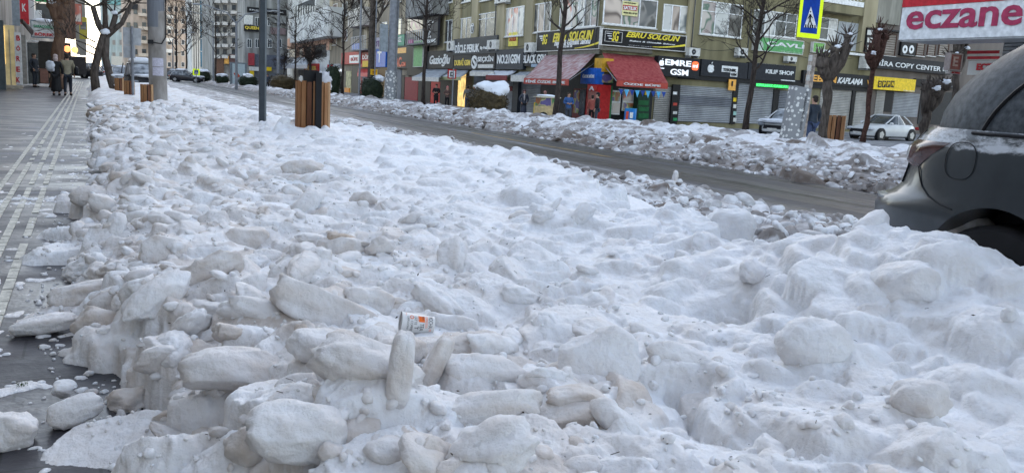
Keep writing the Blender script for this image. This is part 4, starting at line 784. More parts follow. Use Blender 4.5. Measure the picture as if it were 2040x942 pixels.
sign(FL,719,105,748,134,RED,'plain red panel with a yellow box right of the white lettered red sign',[('DÖNER',722,109,745,118,0,LET)]); part(FL,'yellow_box',722,122,733,134,.22,.3,YEL,bpy.data.objects['shop_sign.'+str(max(int(o.name.split('.')[1]) for o in bpy.data.objects if o.name.startswith('shop_sign.'))).zfill(3)])
sign(FL,749,98,768,134,BLUE,'blue sign with a white upright strip behind the dotted pole',[('T',752,103,760,125,0,LET)]); sign(FL,735,78,770,98,cm(.35,.33,.40,.5),'pale purple sign with dark letters above the red panels',[('FOTO',742,83,764,93,0,cm(.1,.03,.15))])
sign(FL,701,88,716,99,BLUE,'small blue plate on the lower balcony'); sign(FL,606,128,634,143,RED,'small red sign with yellow letters behind the round bare bush tree',[('DÖNER',609,131,630,140,0,LETY)]);
sign(FL,686,175,695,188,ORA,'little orange sign in the lit shop doorway'); sign(FL,656,128,676,136,cm(.30,.31,.33),'long grey board over the lit shop'); t2=sign(FL,668,138,682,144,LITW,'small glowing white box sign left of the thin tree',name='light_box')
awning(FL,714,734,137,137,712,735,146,153,1.5,RED,cm(.7,.15,.13),'little red awning over a grey shutter'); awning(FL,565,612,114,116,560,612,130,137,3,AWG,cm(.3,.3,.32),'grey awning under the white building')
# pole sign, barber-like striped column
t2=sign(FL,716,154,720,194,cm(.6,.15,.13),'thin red and white striped upright board beside the little red awning',[('B\nÜ\nF\nE',717,158,719,190,0,LET)],d0=.4,d1=.5)
# white building with balconies
t=wallthing('apartment_building',FL,571,655,WHT,'white apartment block with wide balconies and a warm lit underside')
balcony(FL,574,-20,630,17,2.0,WHT,t); balcony(FL,578,40,652,72,2.2,WHT,t); part(FL,'balcony_glazing',586,14,626,52,2.0,2.06,GLASS,t)
for i in range(9): part(FL,'mullion',586+i*5,13,588+i*5,52,2.07,2.13,OFFW,t)
part(FL,'side_window',634,10,641,38,0,.05,GLASS,t)
WARM=mat('sunlight_tinted_plaster',(.60,.36,.26),.7,amt=.15,sc=1)  # warm sunlight on the white building, put into the plaster colour
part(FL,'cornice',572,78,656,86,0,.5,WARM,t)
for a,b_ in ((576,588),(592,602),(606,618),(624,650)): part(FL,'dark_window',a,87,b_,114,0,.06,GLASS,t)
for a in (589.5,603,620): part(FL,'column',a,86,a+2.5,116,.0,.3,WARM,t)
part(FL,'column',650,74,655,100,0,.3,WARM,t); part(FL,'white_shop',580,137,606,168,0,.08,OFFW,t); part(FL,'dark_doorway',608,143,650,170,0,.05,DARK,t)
mb=MB(); k,z=FL.at(646,20,.6); c=FL.w(k,z,.8); mb.rings([[(c[0]-r*.3+.0,c[1]+r*math.cos(a),c[2]+r*math.sin(a)) for a in np.linspace(0,2*math.pi,14,endpoint=False)] for r in (.15,.45,.7)],capt=False); tt=tag(obj('satellite_dish',mb,OFFW,base=c),'pale satellite dish on the white building','satellite dish')
# ---- buildings at the far end, facing down the street
def fb_(px0,px1,d,m,label,py_top=-400,depth=14,name='apartment_building'):
    P=dep(px0,130,d); f=Fac(P,uR); q=xt(f,px1); ztop=min(f.at((px0+px1)/2,py_top)[1],42); t=thing(name,f.w(q/2,GZ,-depth/2),label,'building','buildings at the far end'); mb=MB(); f.box(mb,0,q,GZ,ztop,-depth,0); obj('wall',mb,m,t); return f,t
fq,t=fb_(487,571.5,150,CONC,'grey apartment block with a golden lettered sign behind the street lamps',depth=8)
for y in (-28,35,78):
    for x in (492,508,533,552): window(fq,x,y,x+9,y+18,t,[GLASS,GLASS],sill=False)
part(fq,'white_panel',487,30,504,50,0,.3,OFFW,t); part(fq,'balcony',540,30,570,48,0,1.2,CONC,t); part(fq,'plate_row',540,55,569,70,0,.6,cm(.2,.15,.15),t); part(fq,'red_front',495,106,507,131,0,.4,cm(.35,.05,.06),t); part(fq,'shop_front',508,108,571,140,0,.1,cm(.10,.11,.14),t); part(fq,'shutter',500,143,571,172,0,.2,SH3,t); part(fq,'yellow_pillar',498,140,506,160,0,.45,YEL,t)
sign(fq,486,50,518,64,BLACK,'black sign with golden capitals on the grey block',[('QUEEN',488,52,516,61,0,LETY,{'bold':.03})],d1=.5); sign(fq,493,14,570,31,BLACK,'long black framed sign with grey capitals high on the grey block',[('İREM OPTİK',496,18,566,27,0,cm(.5,.5,.5))],d1=.5)
sign(fq,497,133,516,142,OFFW,'white shop sign at the foot of the grey block',[],d1=.6); sign(fq,517,133,541,142,YEL,'yellow shop sign at the foot of the grey block',[],d1=.6)
# side of that block towards the road, with stacked balconies
fs_,t=fb_(425,487,175,CONC,'grey block with rows of small stacked balconies, right of the glass tower',depth=20)
for i,y in enumerate(range(-30,112,22)):
    for x in (427,442,460): 
        part(fs_,'balcony',x,y+8,x+12,y+15,0,1.0,cm(.45,.45,.44),t); part(fs_,'window',x+2,y-4,x+10,y+7,0,.05,GLASS,t)
part(fs_,'orange_shop',447,112,456,128,0,.5,cm(.55,.30,.08),t); part(fs_,'dark_shop',428,112,446,150,0,.4,cm(.12,.07,.05),t); part(fs_,'brown_shop',457,108,487,150,0,.4,cm(.10,.06,.06),t)
fg,t=fb_(381,425.5,230,WHT,'modern tower with teal glass and white vertical ribs',name='glass_tower')
part(fg,'glass_curtain',399,-300,422,135,0,.3,TEAL,t)
for x in (383,387.5,392,396.5): part(fg,'rib',x,-300,x+2,138,0,.5,cm(.68,.63,.55),t)
for y in (1,26,51,77,102): part(fg,'floor_band',397,y,424,y+3,.3,.5,OFFW,t)
part(fg,'recess',384,-300,398,138,0,.1,cm(.35,.32,.29),t)
fp,t=fb_(329,381,250,PINKB,'pinkish beige apartment block left of the glass tower',0)
for y in (14,38,58,80,102,124):
    for x in (334,347,361,373): window(fp,x,y,x+7,y+10,t,[GLASS],nx=1,sill=False)
for y in (30,52,76,98): part(fp,'balcony',332,y,345,y+8,0,1.5,cm(.7,.66,.6),t)
mb=MB(); k0=0; q=xt(fp,381); fp.box(mb,-.5,q+.5,fp.at(350,0)[1]+.01,fp.at(350,-6)[1],-14,1); obj('snowy_roof',mb,M_fluff,t)
part(fp,'ground_floor',330,136,381,166,0,.4,cm(.09,.08,.08),t)
fo,t=fb_(247,331,255,PINKB,'warm beige apartment block behind the grey steel sign back',-50)
for y in (18,45,72,98):
    for x in (252,266,283): part(fo,'window',x,y,x+8,y+11,0,.2,GLASS,t)
    part(fo,'balcony',276,y+8,298,y+16,0,1.4,cm(.62,.52,.42),t)
part(fo,'dark_panel',262,8,275,20,0,.5,DARK,t)
ft,t=fb_(203,248,300,wallmat('pale_teal_render',(.35,.42,.42),(.42,.48,.47),.8),'pale building with a teal glazed top behind the forked tree',-120)
part(ft,'glass_band',205,-60,247,12,0,.4,cm(.10,.28,.28,.2),t)
for y in (30,55,80,105):
    for x in (210,224,238): part(ft,'window',x,y,x+6,y+10,0,.2,cm(.25,.23,.21,.3),t)
part(ft,'low_shop',222,112,247,142,0,1,cm(.5,.48,.42),t)
# ---- row of shops along the walkway on the left
LWM=wallmat('left_row_render',(.30,.28,.25),(.38,.36,.33),.7)
t=thing('apartment_building',(-9.5,5,0),'long beige block along the near walkway, outside the left edge','building','buildings along the walkway'); mb=MB(); mb.box(-15,-3.75,-45,33.5,0,9); obj('wall',mb,LWM,t)
mb=MB(); mb.box(-3.8,-3.6,24,33.4,.1,3.0); obj('shop_front',mb,GLASS,t); mb=MB(); mb.box(-3.8,-3.3,20,33.4,3.1,3.9); obj('fascia',mb,DARK,t)
t=thing('apartment_building',(-9.5,60,0),'row of shop houses along the walkway behind the pastry shop signs','building','buildings along the walkway'); mb=MB(); mb.box(-15,-3.9,33.6,150,0,12); obj('wall',mb,LWM,t); LB_=t
def lf(px,d): return Fac(dep(px,150,d),uR)
f=lf(0,38); L1=t
# facing returns seen end on
part(f,'dark_pier',-14,40,9,190,-.3,0,cm(.06,.075,.08,.4),L1); 
f=lf(0,40.5); part(f,'lit_window',6,50,30,170,-.3,0,mat('lit_shop_window',(.42,.34,.18),.4,amt=.35,sc=1.5,emit=.10),L1); part(f,'lit_strip',6.5,52,9.5,128,0,.05,LITYL,L1); part(f,'sill',4,170,44,181,-.5,.2,cm(.42,.36,.28),L1)
part(f,'window_mullion',19,60,21,170,0,.04,cm(.3,.28,.22),L1)
t2=sign(f,30,65,43,169,cm(.62,.62,.60,.5),'narrow white upright sign with red capitals one above the other',[(ch,32.5,y,40,y+11,0,cm(.5,.02,.03)) for ch,y in zip('BÖREK',(71,91,112,133,154))],d0=-.2,d1=.05,group='signs along the walkway')
f=lf(45,44); part(f,'grey_side',43,70,52,168,-.5,0,cm(.33,.31,.28),L1)
f=lf(45,47); part(f,'white_door_frame',51,80,55,168,-.3,.02,WHITE,L1); part(f,'white_door_frame',55,80,77,84,-.3,.02,WHITE,L1); part(f,'door_glass',55.5,85,77,168,-.3,0,cm(.06,.07,.075,.2),L1); part(f,'dark_front',77,82,107,168,-.3,-.05,cm(.04,.035,.03),L1); part(f,'brick_base',80,137,96,166,-.05,.1,cm(.25,.13,.10),L1)
t=thing('awning',f.w(f.at(60,60)[0],3,1),'dark folded awning beside the white and green pastry sign','awning'); mb=MB(); a,b_,c_,d_=dep(40,44,41),dep(46,44,41),dep(67,66,44),dep(64,72,44); e_=[0,0,.12]; mb.hexa([a,b_,c_,d_,a+e_,b_+e_,c_+e_,d_+e_]); obj('canvas',mb,cm(.06,.045,.04),t)
f=lf(45,45); t2=sign(f,63,42,108,76,cm(.66,.68,.68,.5),'white box sign with green arched letters over a red word, snow on top',[('SARAÇOĞLU',67,48,106,59,0,cm(.05,.35,.18)),('BÖREK',69,64,107,74,0,cm(.6,.03,.04),{'bold':.03})],d0=-.3,d1=.1,frame=cm(.15,.2,.25),group='signs along the walkway')
mb=MB(); k0,k1,zb,zt=f.r(63,36,108,42,0); mb.blob(f.w((k0+k1)/2,zt-.12,-.1),(abs(k1-k0)*.52,.3,.13),3,.2,2,3); obj('snow_cap',mb,M_fluff,t2,smooth=True)
f=lf(45,43); sign(f,24,-10,39,52,cm(.25,.28,.31,.5),'blank grey upright panel left of the red sign',[],d0=-.2,d1=.1,group='signs along the walkway'); 
f=lf(45,46); t2=sign(f,39,-12,57,49,cm(.55,.04,.05,.5),'pinkish red projecting sign with a white corner above the awning',[('K',44,8,52,24,0,LET)],d0=-.2,d1=.1,group='signs along the walkway')
part(f,'white_balcony',56,-8,68,40,-.5,0,WHT,L1); f=lf(45,52); part(f,'white_balcony',66,20,83,38,-.8,0,WHITE,L1); sign(f,70,-6,108,6,GREEN,'green sign strip at the top edge above the dark windows',[],d0=-.2,d1=.1,group='signs along the walkway'); part(f,'dark_window',72,7,108,40,-.5,-.2,cm(.05,.055,.06,.2),L1)
f=lf(45,54); t2=sign(f,109,-5,125,38,YEL,'yellow and black upright poster sign beside the rough tree',[('KLİMA',111,28,122,36,0,BLK)],d0=-.2,d1=.1,group='signs along the walkway'); part(f,'black_field',111,-2,123,24,.1,.11,PO[2],t2)
f=lf(45,66); t2=sign(f,148,8,163,50,cm(.45,.14,.10,.5),'brownish red portrait poster sign behind the rough tree',[],d0=-.2,d1=.1,group='signs along the walkway'); part(f,'portrait',150,12,161,44,.1,.11,PO[1],t2)
f=lf(45,72); t2=sign(f,158,34,174,79,cm(.45,.38,.06,.5),'mustard yellow upright sign at the end of the shop row',[],d0=-.2,d1=.1,group='signs along the walkway'); part(f,'black_field',160,44,172,60,.1,.11,PO[2],t2)
f=lf(45,80); sign(f,154,68,170,84,cm(.45,.45,.50,.5),'pale panel sign below the mustard sign',[],d0=-.2,d1=.1,group='signs along the walkway'); sign(f,158,96,172,112,OFFW,'small white square sign near the yellow lamp',[],d0=-.2,d1=.1,group='signs along the walkway'); part(f,'dark_shop',140,112,172,150,-.6,0,cm(.05,.045,.045),L1)
f=lf(45,60); part(f,'dark_front',100,84,142,168,-.6,-.1,cm(.035,.03,.03),L1); part(f,'upper_block',120,-60,150,78,-.8,-.2,wallmat('rusty_render',(.20,.11,.08),(.30,.18,.13),.6),L1); f=lf(45,76); part(f,'upper_block',150,-80,171,110,-.8,-.2,LWM,L1)
def lamp(px,py,d,r,m,label):
    c=dep(px,py,d); t=thing('hanging_lamp',c,label,'lamp'); mb=MB(); mb.blob(c,(r,r,r*1.1),3,.02,1,1); obj('globe',mb,m,t,smooth=True); mb=MB(); mb.tube([(c[0],c[1],c[2]+r),(c[0],c[1],c[2]+r+.3),(c[0]-.6,c[1],c[2]+r+.35)],.02,6); obj('bracket',mb,DARK,t)
lamp(134,98,56,.20,LITO,'round glowing orange lamp above the couple'); lamp(148.5,100,58,.21,LITYL,'bright yellow lamp right of the orange one')
# ------------------------------------------------------------------ trees, shrubs
BARK=mat('dark_bark',(.045,.035,.030),.9,amt=.5,sc=14,bump=.8,bsc=30,stretch=(1,1,.3)); BARKR=mat('reddish_rough_bark',(.11,.065,.045),.9,col2=(.20,.125,.085),sc=9,bump=.9,bsc=22,stretch=(1,1,.3)); BARKG=mat('grey_brown_bark',(.085,.07,.06),.9,amt=.45,sc=12,bump=.8,bsc=26,stretch=(1,1,.3))
def branches(mb,p,d,L,r,depth,rn,spread=.55,up=.15,kids=(2,4),minr=.004):
    n=4; pts=[Vector(p)]; dd=Vector(d).normalized()
    for i in range(n):
        dd=(dd+Vector((rn.gauss(0,.13),rn.gauss(0,.13),rn.gauss(0,.09)+up*.25))).normalized(); pts.append(pts[-1]+dd*L/n)
    rs=[max(r*(1-.55*i/n),minr) for i in range(n+1)]; mb.tube(pts,rs,6 if r>.03 else 4 if r>.01 else 3,cap=False)
    if depth<=0: return
    for k in range(rn.randint(*kids)):
        i=rn.choice([2,3,4]); a=rn.uniform(0,6.283); q=dd.orthogonal().normalized(); q=Matrix.Rotation(a,3,dd)@q
        nd=(dd*(1-spread*.5)+q*spread+Vector((0,0,up))).normalized(); branches(mb,pts[i],nd,L*rn.uniform(.6,.82),rs[i]*.68,depth-1,rn,spread,up,kids,minr)
def baretree(px,d,zb,h,r,forks,label,seed,spread=.6,depth=4,lean=(0,0),L=1.6,group='bare street trees',m=None,start=.45,up=.15,snow=False,kids=(2,4),name='bare_tree',minr=.006):
    rn=random.Random(seed); c=atd(px,d,zb); t=thing(name,c,label,'tree',group); base=Vector(c); m=m or BARK
    n=7; pts=[base+Vector((lean[0]*(i/n)*h+.04*math.sin(i*1.9+seed)*min(i,1),lean[1]*(i/n)*h,h*i/n)) for i in range(n+1)]; rs=[r*(1.25 if i==0 else 1-.45*i/n) for i in range(n+1)]
    mb=MB(); mb.tube(pts,rs,10); obj('trunk',mb,m,t,smooth=True)
    mb=MB()
    for k in range(forks):
        f=start+(1-start)*(k+rn.random()*.6)/forks; q=base+(pts[-1]-base)*min(f,1); a=k*2.4+rn.uniform(-.4,.4); el=rn.uniform(.35,.95)
        branches(mb,q,(math.cos(a)*math.cos(el),math.sin(a)*math.cos(el),math.sin(el)),L*rn.uniform(.75,1.1),r*rn.uniform(.32,.5)*(1.2-.5*f),depth,rn,spread,up,kids,minr)
    obj('branches',mb,m,t,smooth=True); return t,pts
baretree(1484,36,-.1,6.2,.13,16,'tall bare tree with a wide twiggy crown before the brick patterned signs',3,.62,4,lean=(.045,0),L=1.45,start=.42,up=.18)
baretree(1105,38,-.1,7.0,.13,15,'tall thin bare tree in front of the faded red awning',5,.5,4,lean=(.03,0),L=1.15,start=.52,up=.3)
baretree(843,52,-.1,7,.12,14,'bare tree in front of the grey blue awning and tall dark hanging sign',8,.6,3,L=1.5,start=.5,minr=.012)
baretree(682,70,-.2,8,.12,14,'slim bare tree right of the slatted bin, before the lit shop',9,.5,3,L=1.7,start=.45,minr=.014)
baretree(617,78,-.2,3.4,.17,20,'round headed bare tree with dense brown twigs above the slatted bin',12,.8,3,L=.95,start=.80,kids=(3,4),minr=.010)
baretree(588,90,-.2,7,.11,12,'very thin bare tree before the white building',14,.5,3,L=1.8,start=.4,minr=.014)
baretree(738,88,-.3,12,.42,8,'broad old tree with a pale trunk in front of the beige block balconies',17,.5,4,m=BARKG,L=3.2,start=.55,minr=.016)
baretree(430,110,-.2,9,.12,10,'thin bare tree behind the advertising panel',21,.5,3,L=2.2,start=.35,minr=.02)
baretree(352,120,-.2,10,.15,12,'hazy bare tree in front of the pinkish block, left one of two',22,.5,3,L=2.6,start=.35,minr=.02); baretree(372,135,-.2,10,.15,12,'hazy bare tree beside the glass tower, right one of two',23,.5,3,L=2.6,start=.35,minr=.02)
baretree(566,100,-.2,3.2,.1,16,'small twiggy tree beside the brown hedge',29,.7,3,L=.9,start=.7,minr=.014)
def pollard(px,d,zb,h,r,heads,label,seed,m=BARKG,lean=0,fat=1.0,shoots=True,group='pollarded street trees',sh=.45,topfork=None):
    rn=random.Random(seed); c=atd(px,d,zb); t=thing('pollarded_tree',c,label,'tree',group); b=Vector(c); n=8
    pts=[b+Vector((lean*h*i/n+.05*math.sin(i*1.3+seed),.03*math.cos(i*1.7),h*i/n)) for i in range(n+1)]; rs=[r*(1.3 if i==0 else 1.0+.10*math.sin(i*2+seed)) for i in range(n+1)]
    mb=MB(); mb.tube(pts,rs,12); obj('trunk',mb,m,t,smooth=True); top=pts[-1]
    for (dx,dy,dz,rr) in heads:
        q=top+Vector((dx,dy,dz)); mb=MB(); mid=(top+q)/2+Vector((dx*.18,dy*.1,-abs(dz)*.12)); mb.tube([top-Vector((0,0,.15)),mid,q],[r*.95,rr*1.05,rr],9); mb.blob(q,(rr*1.35,rr*1.35,rr*1.25),2,.5,1.6,seed+dx); 
        if shoots:
            for _ in range(14):
                a=rn.uniform(0,6.28); e=rn.uniform(.1,1.5); dr=Vector((math.cos(a)*math.cos(e),math.sin(a)*math.cos(e),math.sin(e))); L=rn.uniform(.4,1)*sh; s=q+dr*rr; mb.tube([s,s+dr*L*.5+Vector((0,0,.02)),s+dr*L+Vector((rn.gauss(0,.05),0,.08))],[rr*.22,rr*.16,rr*.08],5)
        obj('limb',mb,m,t,smooth=True)
        if rn.random()<.8: s=MB(); s.blob(q+Vector((-.02,-rr*.7,rr*.55)),(rr*.9,rr*.7,rr*.5),3,.5,2,seed+3); obj('snow_cap',s,M_fluff,t,smooth=True)
    return t
pollard(1637,31,.0,2.35,.165,[(-.42,0,.45,.20),(.18,0,.95,.15),(.62,-.1,1.45,.11),(.95,.1,1.15,.10)],'thick pollarded tree with stubby arms right behind the slanted dotted box',2,sh=.4)
pollard(1721,33,.0,2.9,.095,[(-.25,0,.35,.17),(.15,.1,.9,.14),(-.1,-.1,1.25,.12),(.40,0,1.1,.12)],'slender pollarded tree with red brown shoots before the white sedan',4,m=mat('reddish_dark_bark',(.075,.04,.032),.9,amt=.4,sc=12,bump=.8),sh=.45)
pollard(1838,36,.0,1.4,.19,[(.15,0,.7,.26),(.75,0,1.0,.24),(-.1,0,.9,.2)],'squat crooked pollarded stump with snow in its fork near the grey car',6,sh=.25)
pollard(1888,38,.0,3.1,.14,[(-.3,0,.6,.18),(.3,0,.9,.17),(0,0,1.2,.15)],'pollarded tree partly hidden behind the back of the grey car',7,sh=.5)
pollard(113,44,.0,3.5,.29,[(-.3,0,.7,.22),(.3,0,1.0,.24),(0,0,1.7,.19),(.5,0,2.1,.14),(-.4,0,1.9,.13)],'fat rough reddish pollarded tree leaning over the couple on the walkway',31,m=BARKR,lean=.075,sh=1.1)
# forked tree on the left of the snow heap
t=thing('forked_tree',atd(212,40,.15),'old forked bare tree standing in the snow strip left of the concrete pole','tree','bare street trees'); b=Vector(t.location); rn=random.Random(41)
mb=MB(); mb.tube([b+Vector((-.42,0,-.2)),b+Vector((-.50,0,.8)),b+Vector((-.25,0,1.9)),b+Vector((.0,0,2.7))],[.21,.18,.17,.16],10); mb.tube([b+Vector((.42,0,-.3)),b+Vector((.18,0,.6)),b+Vector((.0,0,1.5)),b+Vector((.05,0,2.6))],[.19,.17,.16,.16],10); obj('trunk',mb,BARKG,t,smooth=True)
mb=MB(); T_=b+Vector((.03,0,2.5))
for (dx,dy,dz,r_) in ((-.5,0,1.3,.12),(.45,.1,1.0,.12),(1.15,0,1.6,.10),(.0,.2,1.9,.10)):
    q=T_+Vector((dx,dy,dz)); mb.tube([T_,T_+Vector((dx*.6,dy*.5,dz*.4)),q],[.16,r_*1.1,r_],8)
    for k in range(6): a=rn.uniform(0,6.28); branches(mb,q,(math.cos(a),math.sin(a)*.6,rn.uniform(.1,1)),rn.uniform(.8,1.5),r_*.35,3,rn,.6,.15,(2,3),.012)
for k in range(3): a=rn.uniform(2,4); branches(mb,b+Vector((-.4,0,1.6+.3*k)),(math.cos(a),.1,.6),1.1,.04,3,rn,.6,.1,(2,3),.012)
obj('branches',mb,BARKG,t,smooth=True)
for q,rr in (((.0,-.15,2.7),.2),((.42,-.1,3.6),.14),((.30,-.2,.75),.09),((.45,-.2,.3),.12)): s=MB(); s.blob(b+Vector(q),(rr,rr*.6,rr*.6),3,.4,2,rr); obj('snow_cap',s,M_fluff,t,smooth=True)
# hedges
LEAF=mat('hedge_leaves',(.018,.030,.015),.6,col2=(.04,.06,.028),sc=6); LEAFB=mat('brown_green_hedge_leaves',(.045,.036,.02),.6,col2=(.09,.065,.03),sc=6); LEAFD=mat('dark_conifer_leaves',(.012,.020,.012),.6,col2=(.03,.042,.022),sc=6)
def shrub(px,d,w,h,m,label,seed,cap=0,zb=-.1,n=1600,boxy=2.6,capoff=0,caph=.22):
    rn=np.random.default_rng(seed); c=np.array(atd(px,d,zb)); t=thing('hedge',c,label,'hedge','clipped hedges and shrubs along the far pavement'); mb=MB()
    mb.blob(c+[0,0,h*.5],(w*.44,w*.40,h*.46),3,.15,2,seed,power=boxy); vs=[];fs=[]
    for i in range(n):
        v=rn.normal(size=3); v/=np.linalg.norm(v); v/=(np.abs(v)**boxy).sum()**(1/boxy); rr=rn.uniform(.82,1.06)+.09*math.sin(v[0]*9+seed)*math.cos(v[2]*7); p=c+[v[0]*w*.5*rr,v[1]*w*.45*rr,h*.5+v[2]*h*.5*rr]
        if p[2]<c[2]: continue
        s=rn.uniform(.03,.075); a=rn.normal(size=3); a/=np.linalg.norm(a); b_=np.cross(a,rn.normal(size=3)); b_/=np.linalg.norm(b_); o=len(vs); vs+=[p-a*s,p+b_*s*.45,p+a*s,p-b_*s*.45]; fs.append((o,o+1,o+2,o+3))
    mb.add(vs,fs); obj('foliage',mb,m,t)
    if cap: s=MB(); s.blob(c+[capoff,0,h*.97],(w*.45*cap,w*.38,caph),3,.35,1.6,seed,power=2.3); obj('snow_cap',s,M_fluff,t,smooth=True)
    return t
shrub(970,42,1.95,1.35,LEAFB,'wide brown green shrub carrying a huge rounded snow cap, near the people',51,.95,zb=-.1,capoff=.25,caph=.42,n=2600)
shrub(740,56,1.5,1.6,LEAFD,'dark green hedge ball with snow on its right shoulder beside the dotted pole',52,.45,zb=-.1,capoff=.45); shrub(662,66,1.3,2.4,LEAFD,'narrow dark green hedge just right of the slatted bin',53,0)
shrub(562,78,2.4,1.5,LEAFB,'brown green boxy hedge left of the slatted bin',54,0); shrub(494,88,1.9,1.25,LEAFD,'dark green hedge with a small snow cap right of the advertising panel',55,.6); shrub(443,100,1.5,1.1,LEAFD,'dark green bush with thick snow cap left of the advertising panel',56,.9); shrub(401,112,2.7,1.5,LEAFD,'long dark hedge with snow, right of the small crossing sign',57,.6,capoff=.3)
# ------------------------------------------------------------------ poles, signs, lamps
GALV=mat('grey_painted_pole',(.22,.23,.25),.5,amt=.2,sc=5); DPOLE=mat('dark_square_pole',(.045,.055,.065),.45,amt=.2,sc=5); PPOLE=mat('weathered_concrete_pole',(.20,.18,.16),.85,col2=(.38,.36,.34),sc=3,bump=.5,bsc=18,stretch=(1,1,.5))
# big concrete pole
c=atd(316,27,.12); t=thing('concrete_pole',c,'thick weathered round pole with pasted papers and a looped cable, left in the snow','pole'); c=Vector(c); mb=MB(); mb.tube([c-Vector((0,0,.2)),c+Vector((-.02,0,2.9)),c+Vector((-.03,0,2.95)),c+Vector((-.05,0,8))],[.275,.255,.255,.24],20,mi=0); obj('shaft',mb,PPOLE,t,smooth=True,angle=50)
mb=MB(); mb.tube([c+Vector((-.03,0,2.45)),c+Vector((-.05,0,8))],[.258,.246],20); obj('grey_sleeve',mb,cm(.17,.18,.20,.5,stretch=(8,8,.2)),t,smooth=True,angle=50)
mb=MB(); mb.tube([c+Vector((.24,-.12,5)),c+Vector((.24,-.14,2.6)),c+Vector((.22,-.18,2.15)),c+Vector((.1,-.25,1.95)),c+Vector((-.1,-.26,1.97)),c+Vector((-.25,-.15,2.02))],.018,6); obj('cable',mb,BLACK,t); mb=MB(); mb.box(c.x-.30,c.x-.14,c.y-.30,c.y-.18,c.z+1.93,c.z+2.05); obj('clamp',mb,BLACK,t)
for z,q in ((1.25,0),(.97,.02)):
    mb=MB(); r=.275; vs=[]; 
    for i in range(7):
        a=-math.pi/2+.15-.75+1.3*i/6*.95+q; vs+=[(c.x-.02+r*math.cos(a),c.y+r*math.sin(a),c.z+z),(c.x-.02+r*math.cos(a),c.y+r*math.sin(a),c.z+z+.26)]
    mb.add(vs,[(2*i,2*i+2,2*i+3,2*i+1) for i in range(6)]); obj('pasted_paper',mb,cm(.50,.48,.55,.7,sc=30),t)
# steel sign back post
c=Vector(atd(265.5,30,.1)); t=thing('road_sign',c,'back of a grey steel road sign on a thin post, left of the thick pole','road sign'); mb=MB(); mb.tube([c,c+Vector((0,0,2.6))],.045,10); obj('post',mb,GALV,t,smooth=True,angle=50)
mb=MB(); mb.box(c.x-.28,c.x+.30,c.y+.05,c.y+.065,c.z+1.96,c.z+2.55); obj('sign_plate',mb,cm(.40,.41,.42,.5),t); mb=MB(); mb.box(c.x-.28,c.x+.10,c.y+.055,c.y+.07,c.z+1.52,c.z+1.95); obj('sign_plate',mb,cm(.38,.39,.40,.5),t)
# dark square pole
c=Vector(atd(522.5,15,.2)); t=thing('lamp_post',c,'dark square post with a pale edge rising from the snow left of the slatted bin','post'); mb=MB(); mb.box(c.x-.055,c.x+.03,c.y-.045,c.y+.045,c.z-.25,c.z+4.5); obj('shaft',mb,DPOLE,t); mb=MB(); mb.box(c.x+.031,c.x+.06,c.y-.04,c.y+.04,c.z-.25,c.z+4.5); obj('edge_profile',mb,cm(.16,.18,.19),t)
# dotted metal pole
c=Vector(atd(777,52,-.15)); t=thing('utility_pole',c,'grey tapering street pole with a white dotted lower sleeve, between hedge and bare tree','pole'); mb=MB(); mb.tube([c,c+Vector((.12,0,12))],[.26,.22],16); obj('shaft',mb,GALV,t,smooth=True,angle=50)
def dotmat(name,base,dot,sc):
    m,N,L,b=newmat(name); tc=N.new('ShaderNodeTexCoord'); v=N.new('ShaderNodeTexVoronoi'); v.inputs['Scale'].default_value=sc; v.inputs['Randomness'].default_value=.75; L.new(tc.outputs['Object'],v.inputs[0]); cr=N.new('ShaderNodeValToRGB'); cr.color_ramp.interpolation='CONSTANT'; cr.color_ramp.elements[0].color=(*dot,1); cr.color_ramp.elements[1].color=(*base,1); cr.color_ramp.elements[1].position=.34; L.new(v.outputs['Distance'],cr.inputs[0]); L.new(cr.outputs[0],b.inputs['Base Color']); b.inputs['Roughness'].default_value=.5; return m
DOTS=dotmat('white_dotted_sleeve',(.22,.23,.24),(.62,.62,.60),5)
mb=MB(); mb.tube([c,c+Vector((.02,0,2.1))],[.40,.36],12); obj('dotted_sleeve',mb,DOTS,t,smooth=True,angle=50)
mb=MB(); mb.tube([c+Vector((.30,-.05,2)),c+Vector((.38,-.05,12))],.045,6); obj('conduit',mb,GALV,t)
mb=MB(); mb.box(c.x-.75,c.x-.28,c.y-.1,c.y+.1,c.z+3.2,c.z+4.8); obj('cabinet',mb,cm(.25,.28,.30),t)
# crossing sign with slanted dotted box
c=Vector(atd(1592,25,.15)); t=thing('crossing_sign',c,'blue and white pedestrian crossing sign with fluorescent yellow edge on a pole','road sign'); up=Vector((.03,0,1)).normalized()
mb=MB(); mb.tube([c,c+up*2.6],.055,10); mb.tube([c+Vector((.25,.1,0)),c+Vector((.33,.1,2.6))],.05,10); obj('post',mb,mat('pale_rusty_post',(.35,.30,.26),.6,amt=.4,sc=9),t,smooth=True,angle=50)
f=Fac(dep(1592,40,24.8),uR); part(f,'yellow_board',1592,-18,1637,79,0,.03,mat('fluorescent_yellow_film',(.62,.80,.02),.4,amt=.04,emit=.12),t); part(f,'blue_field',1597.5,-10,1631,69,.03,.035,cm(.01,.06,.36,.35),t)
def tri(f,pts,d,m,name,parent):
    mb=MB(); w_=[f.w(*f.at(x,y,d),d) for x,y in pts]; n=len(w_); w2=[(a[0]+f.n[0]*.004,a[1]+f.n[1]*.004,a[2]) for a in w_]; mb.add(w_+w2,[tuple(range(n)),tuple(range(2*n-1,n-1,-1))]+[(i,(i+1)%n,n+(i+1)%n,n+i) for i in range(n)]); return obj(name,mb,m,parent)
tri(f,[(1615.5,14),(1627,57),(1601.5,55)],.037,LET,'white_triangle',t)
fig=MB()
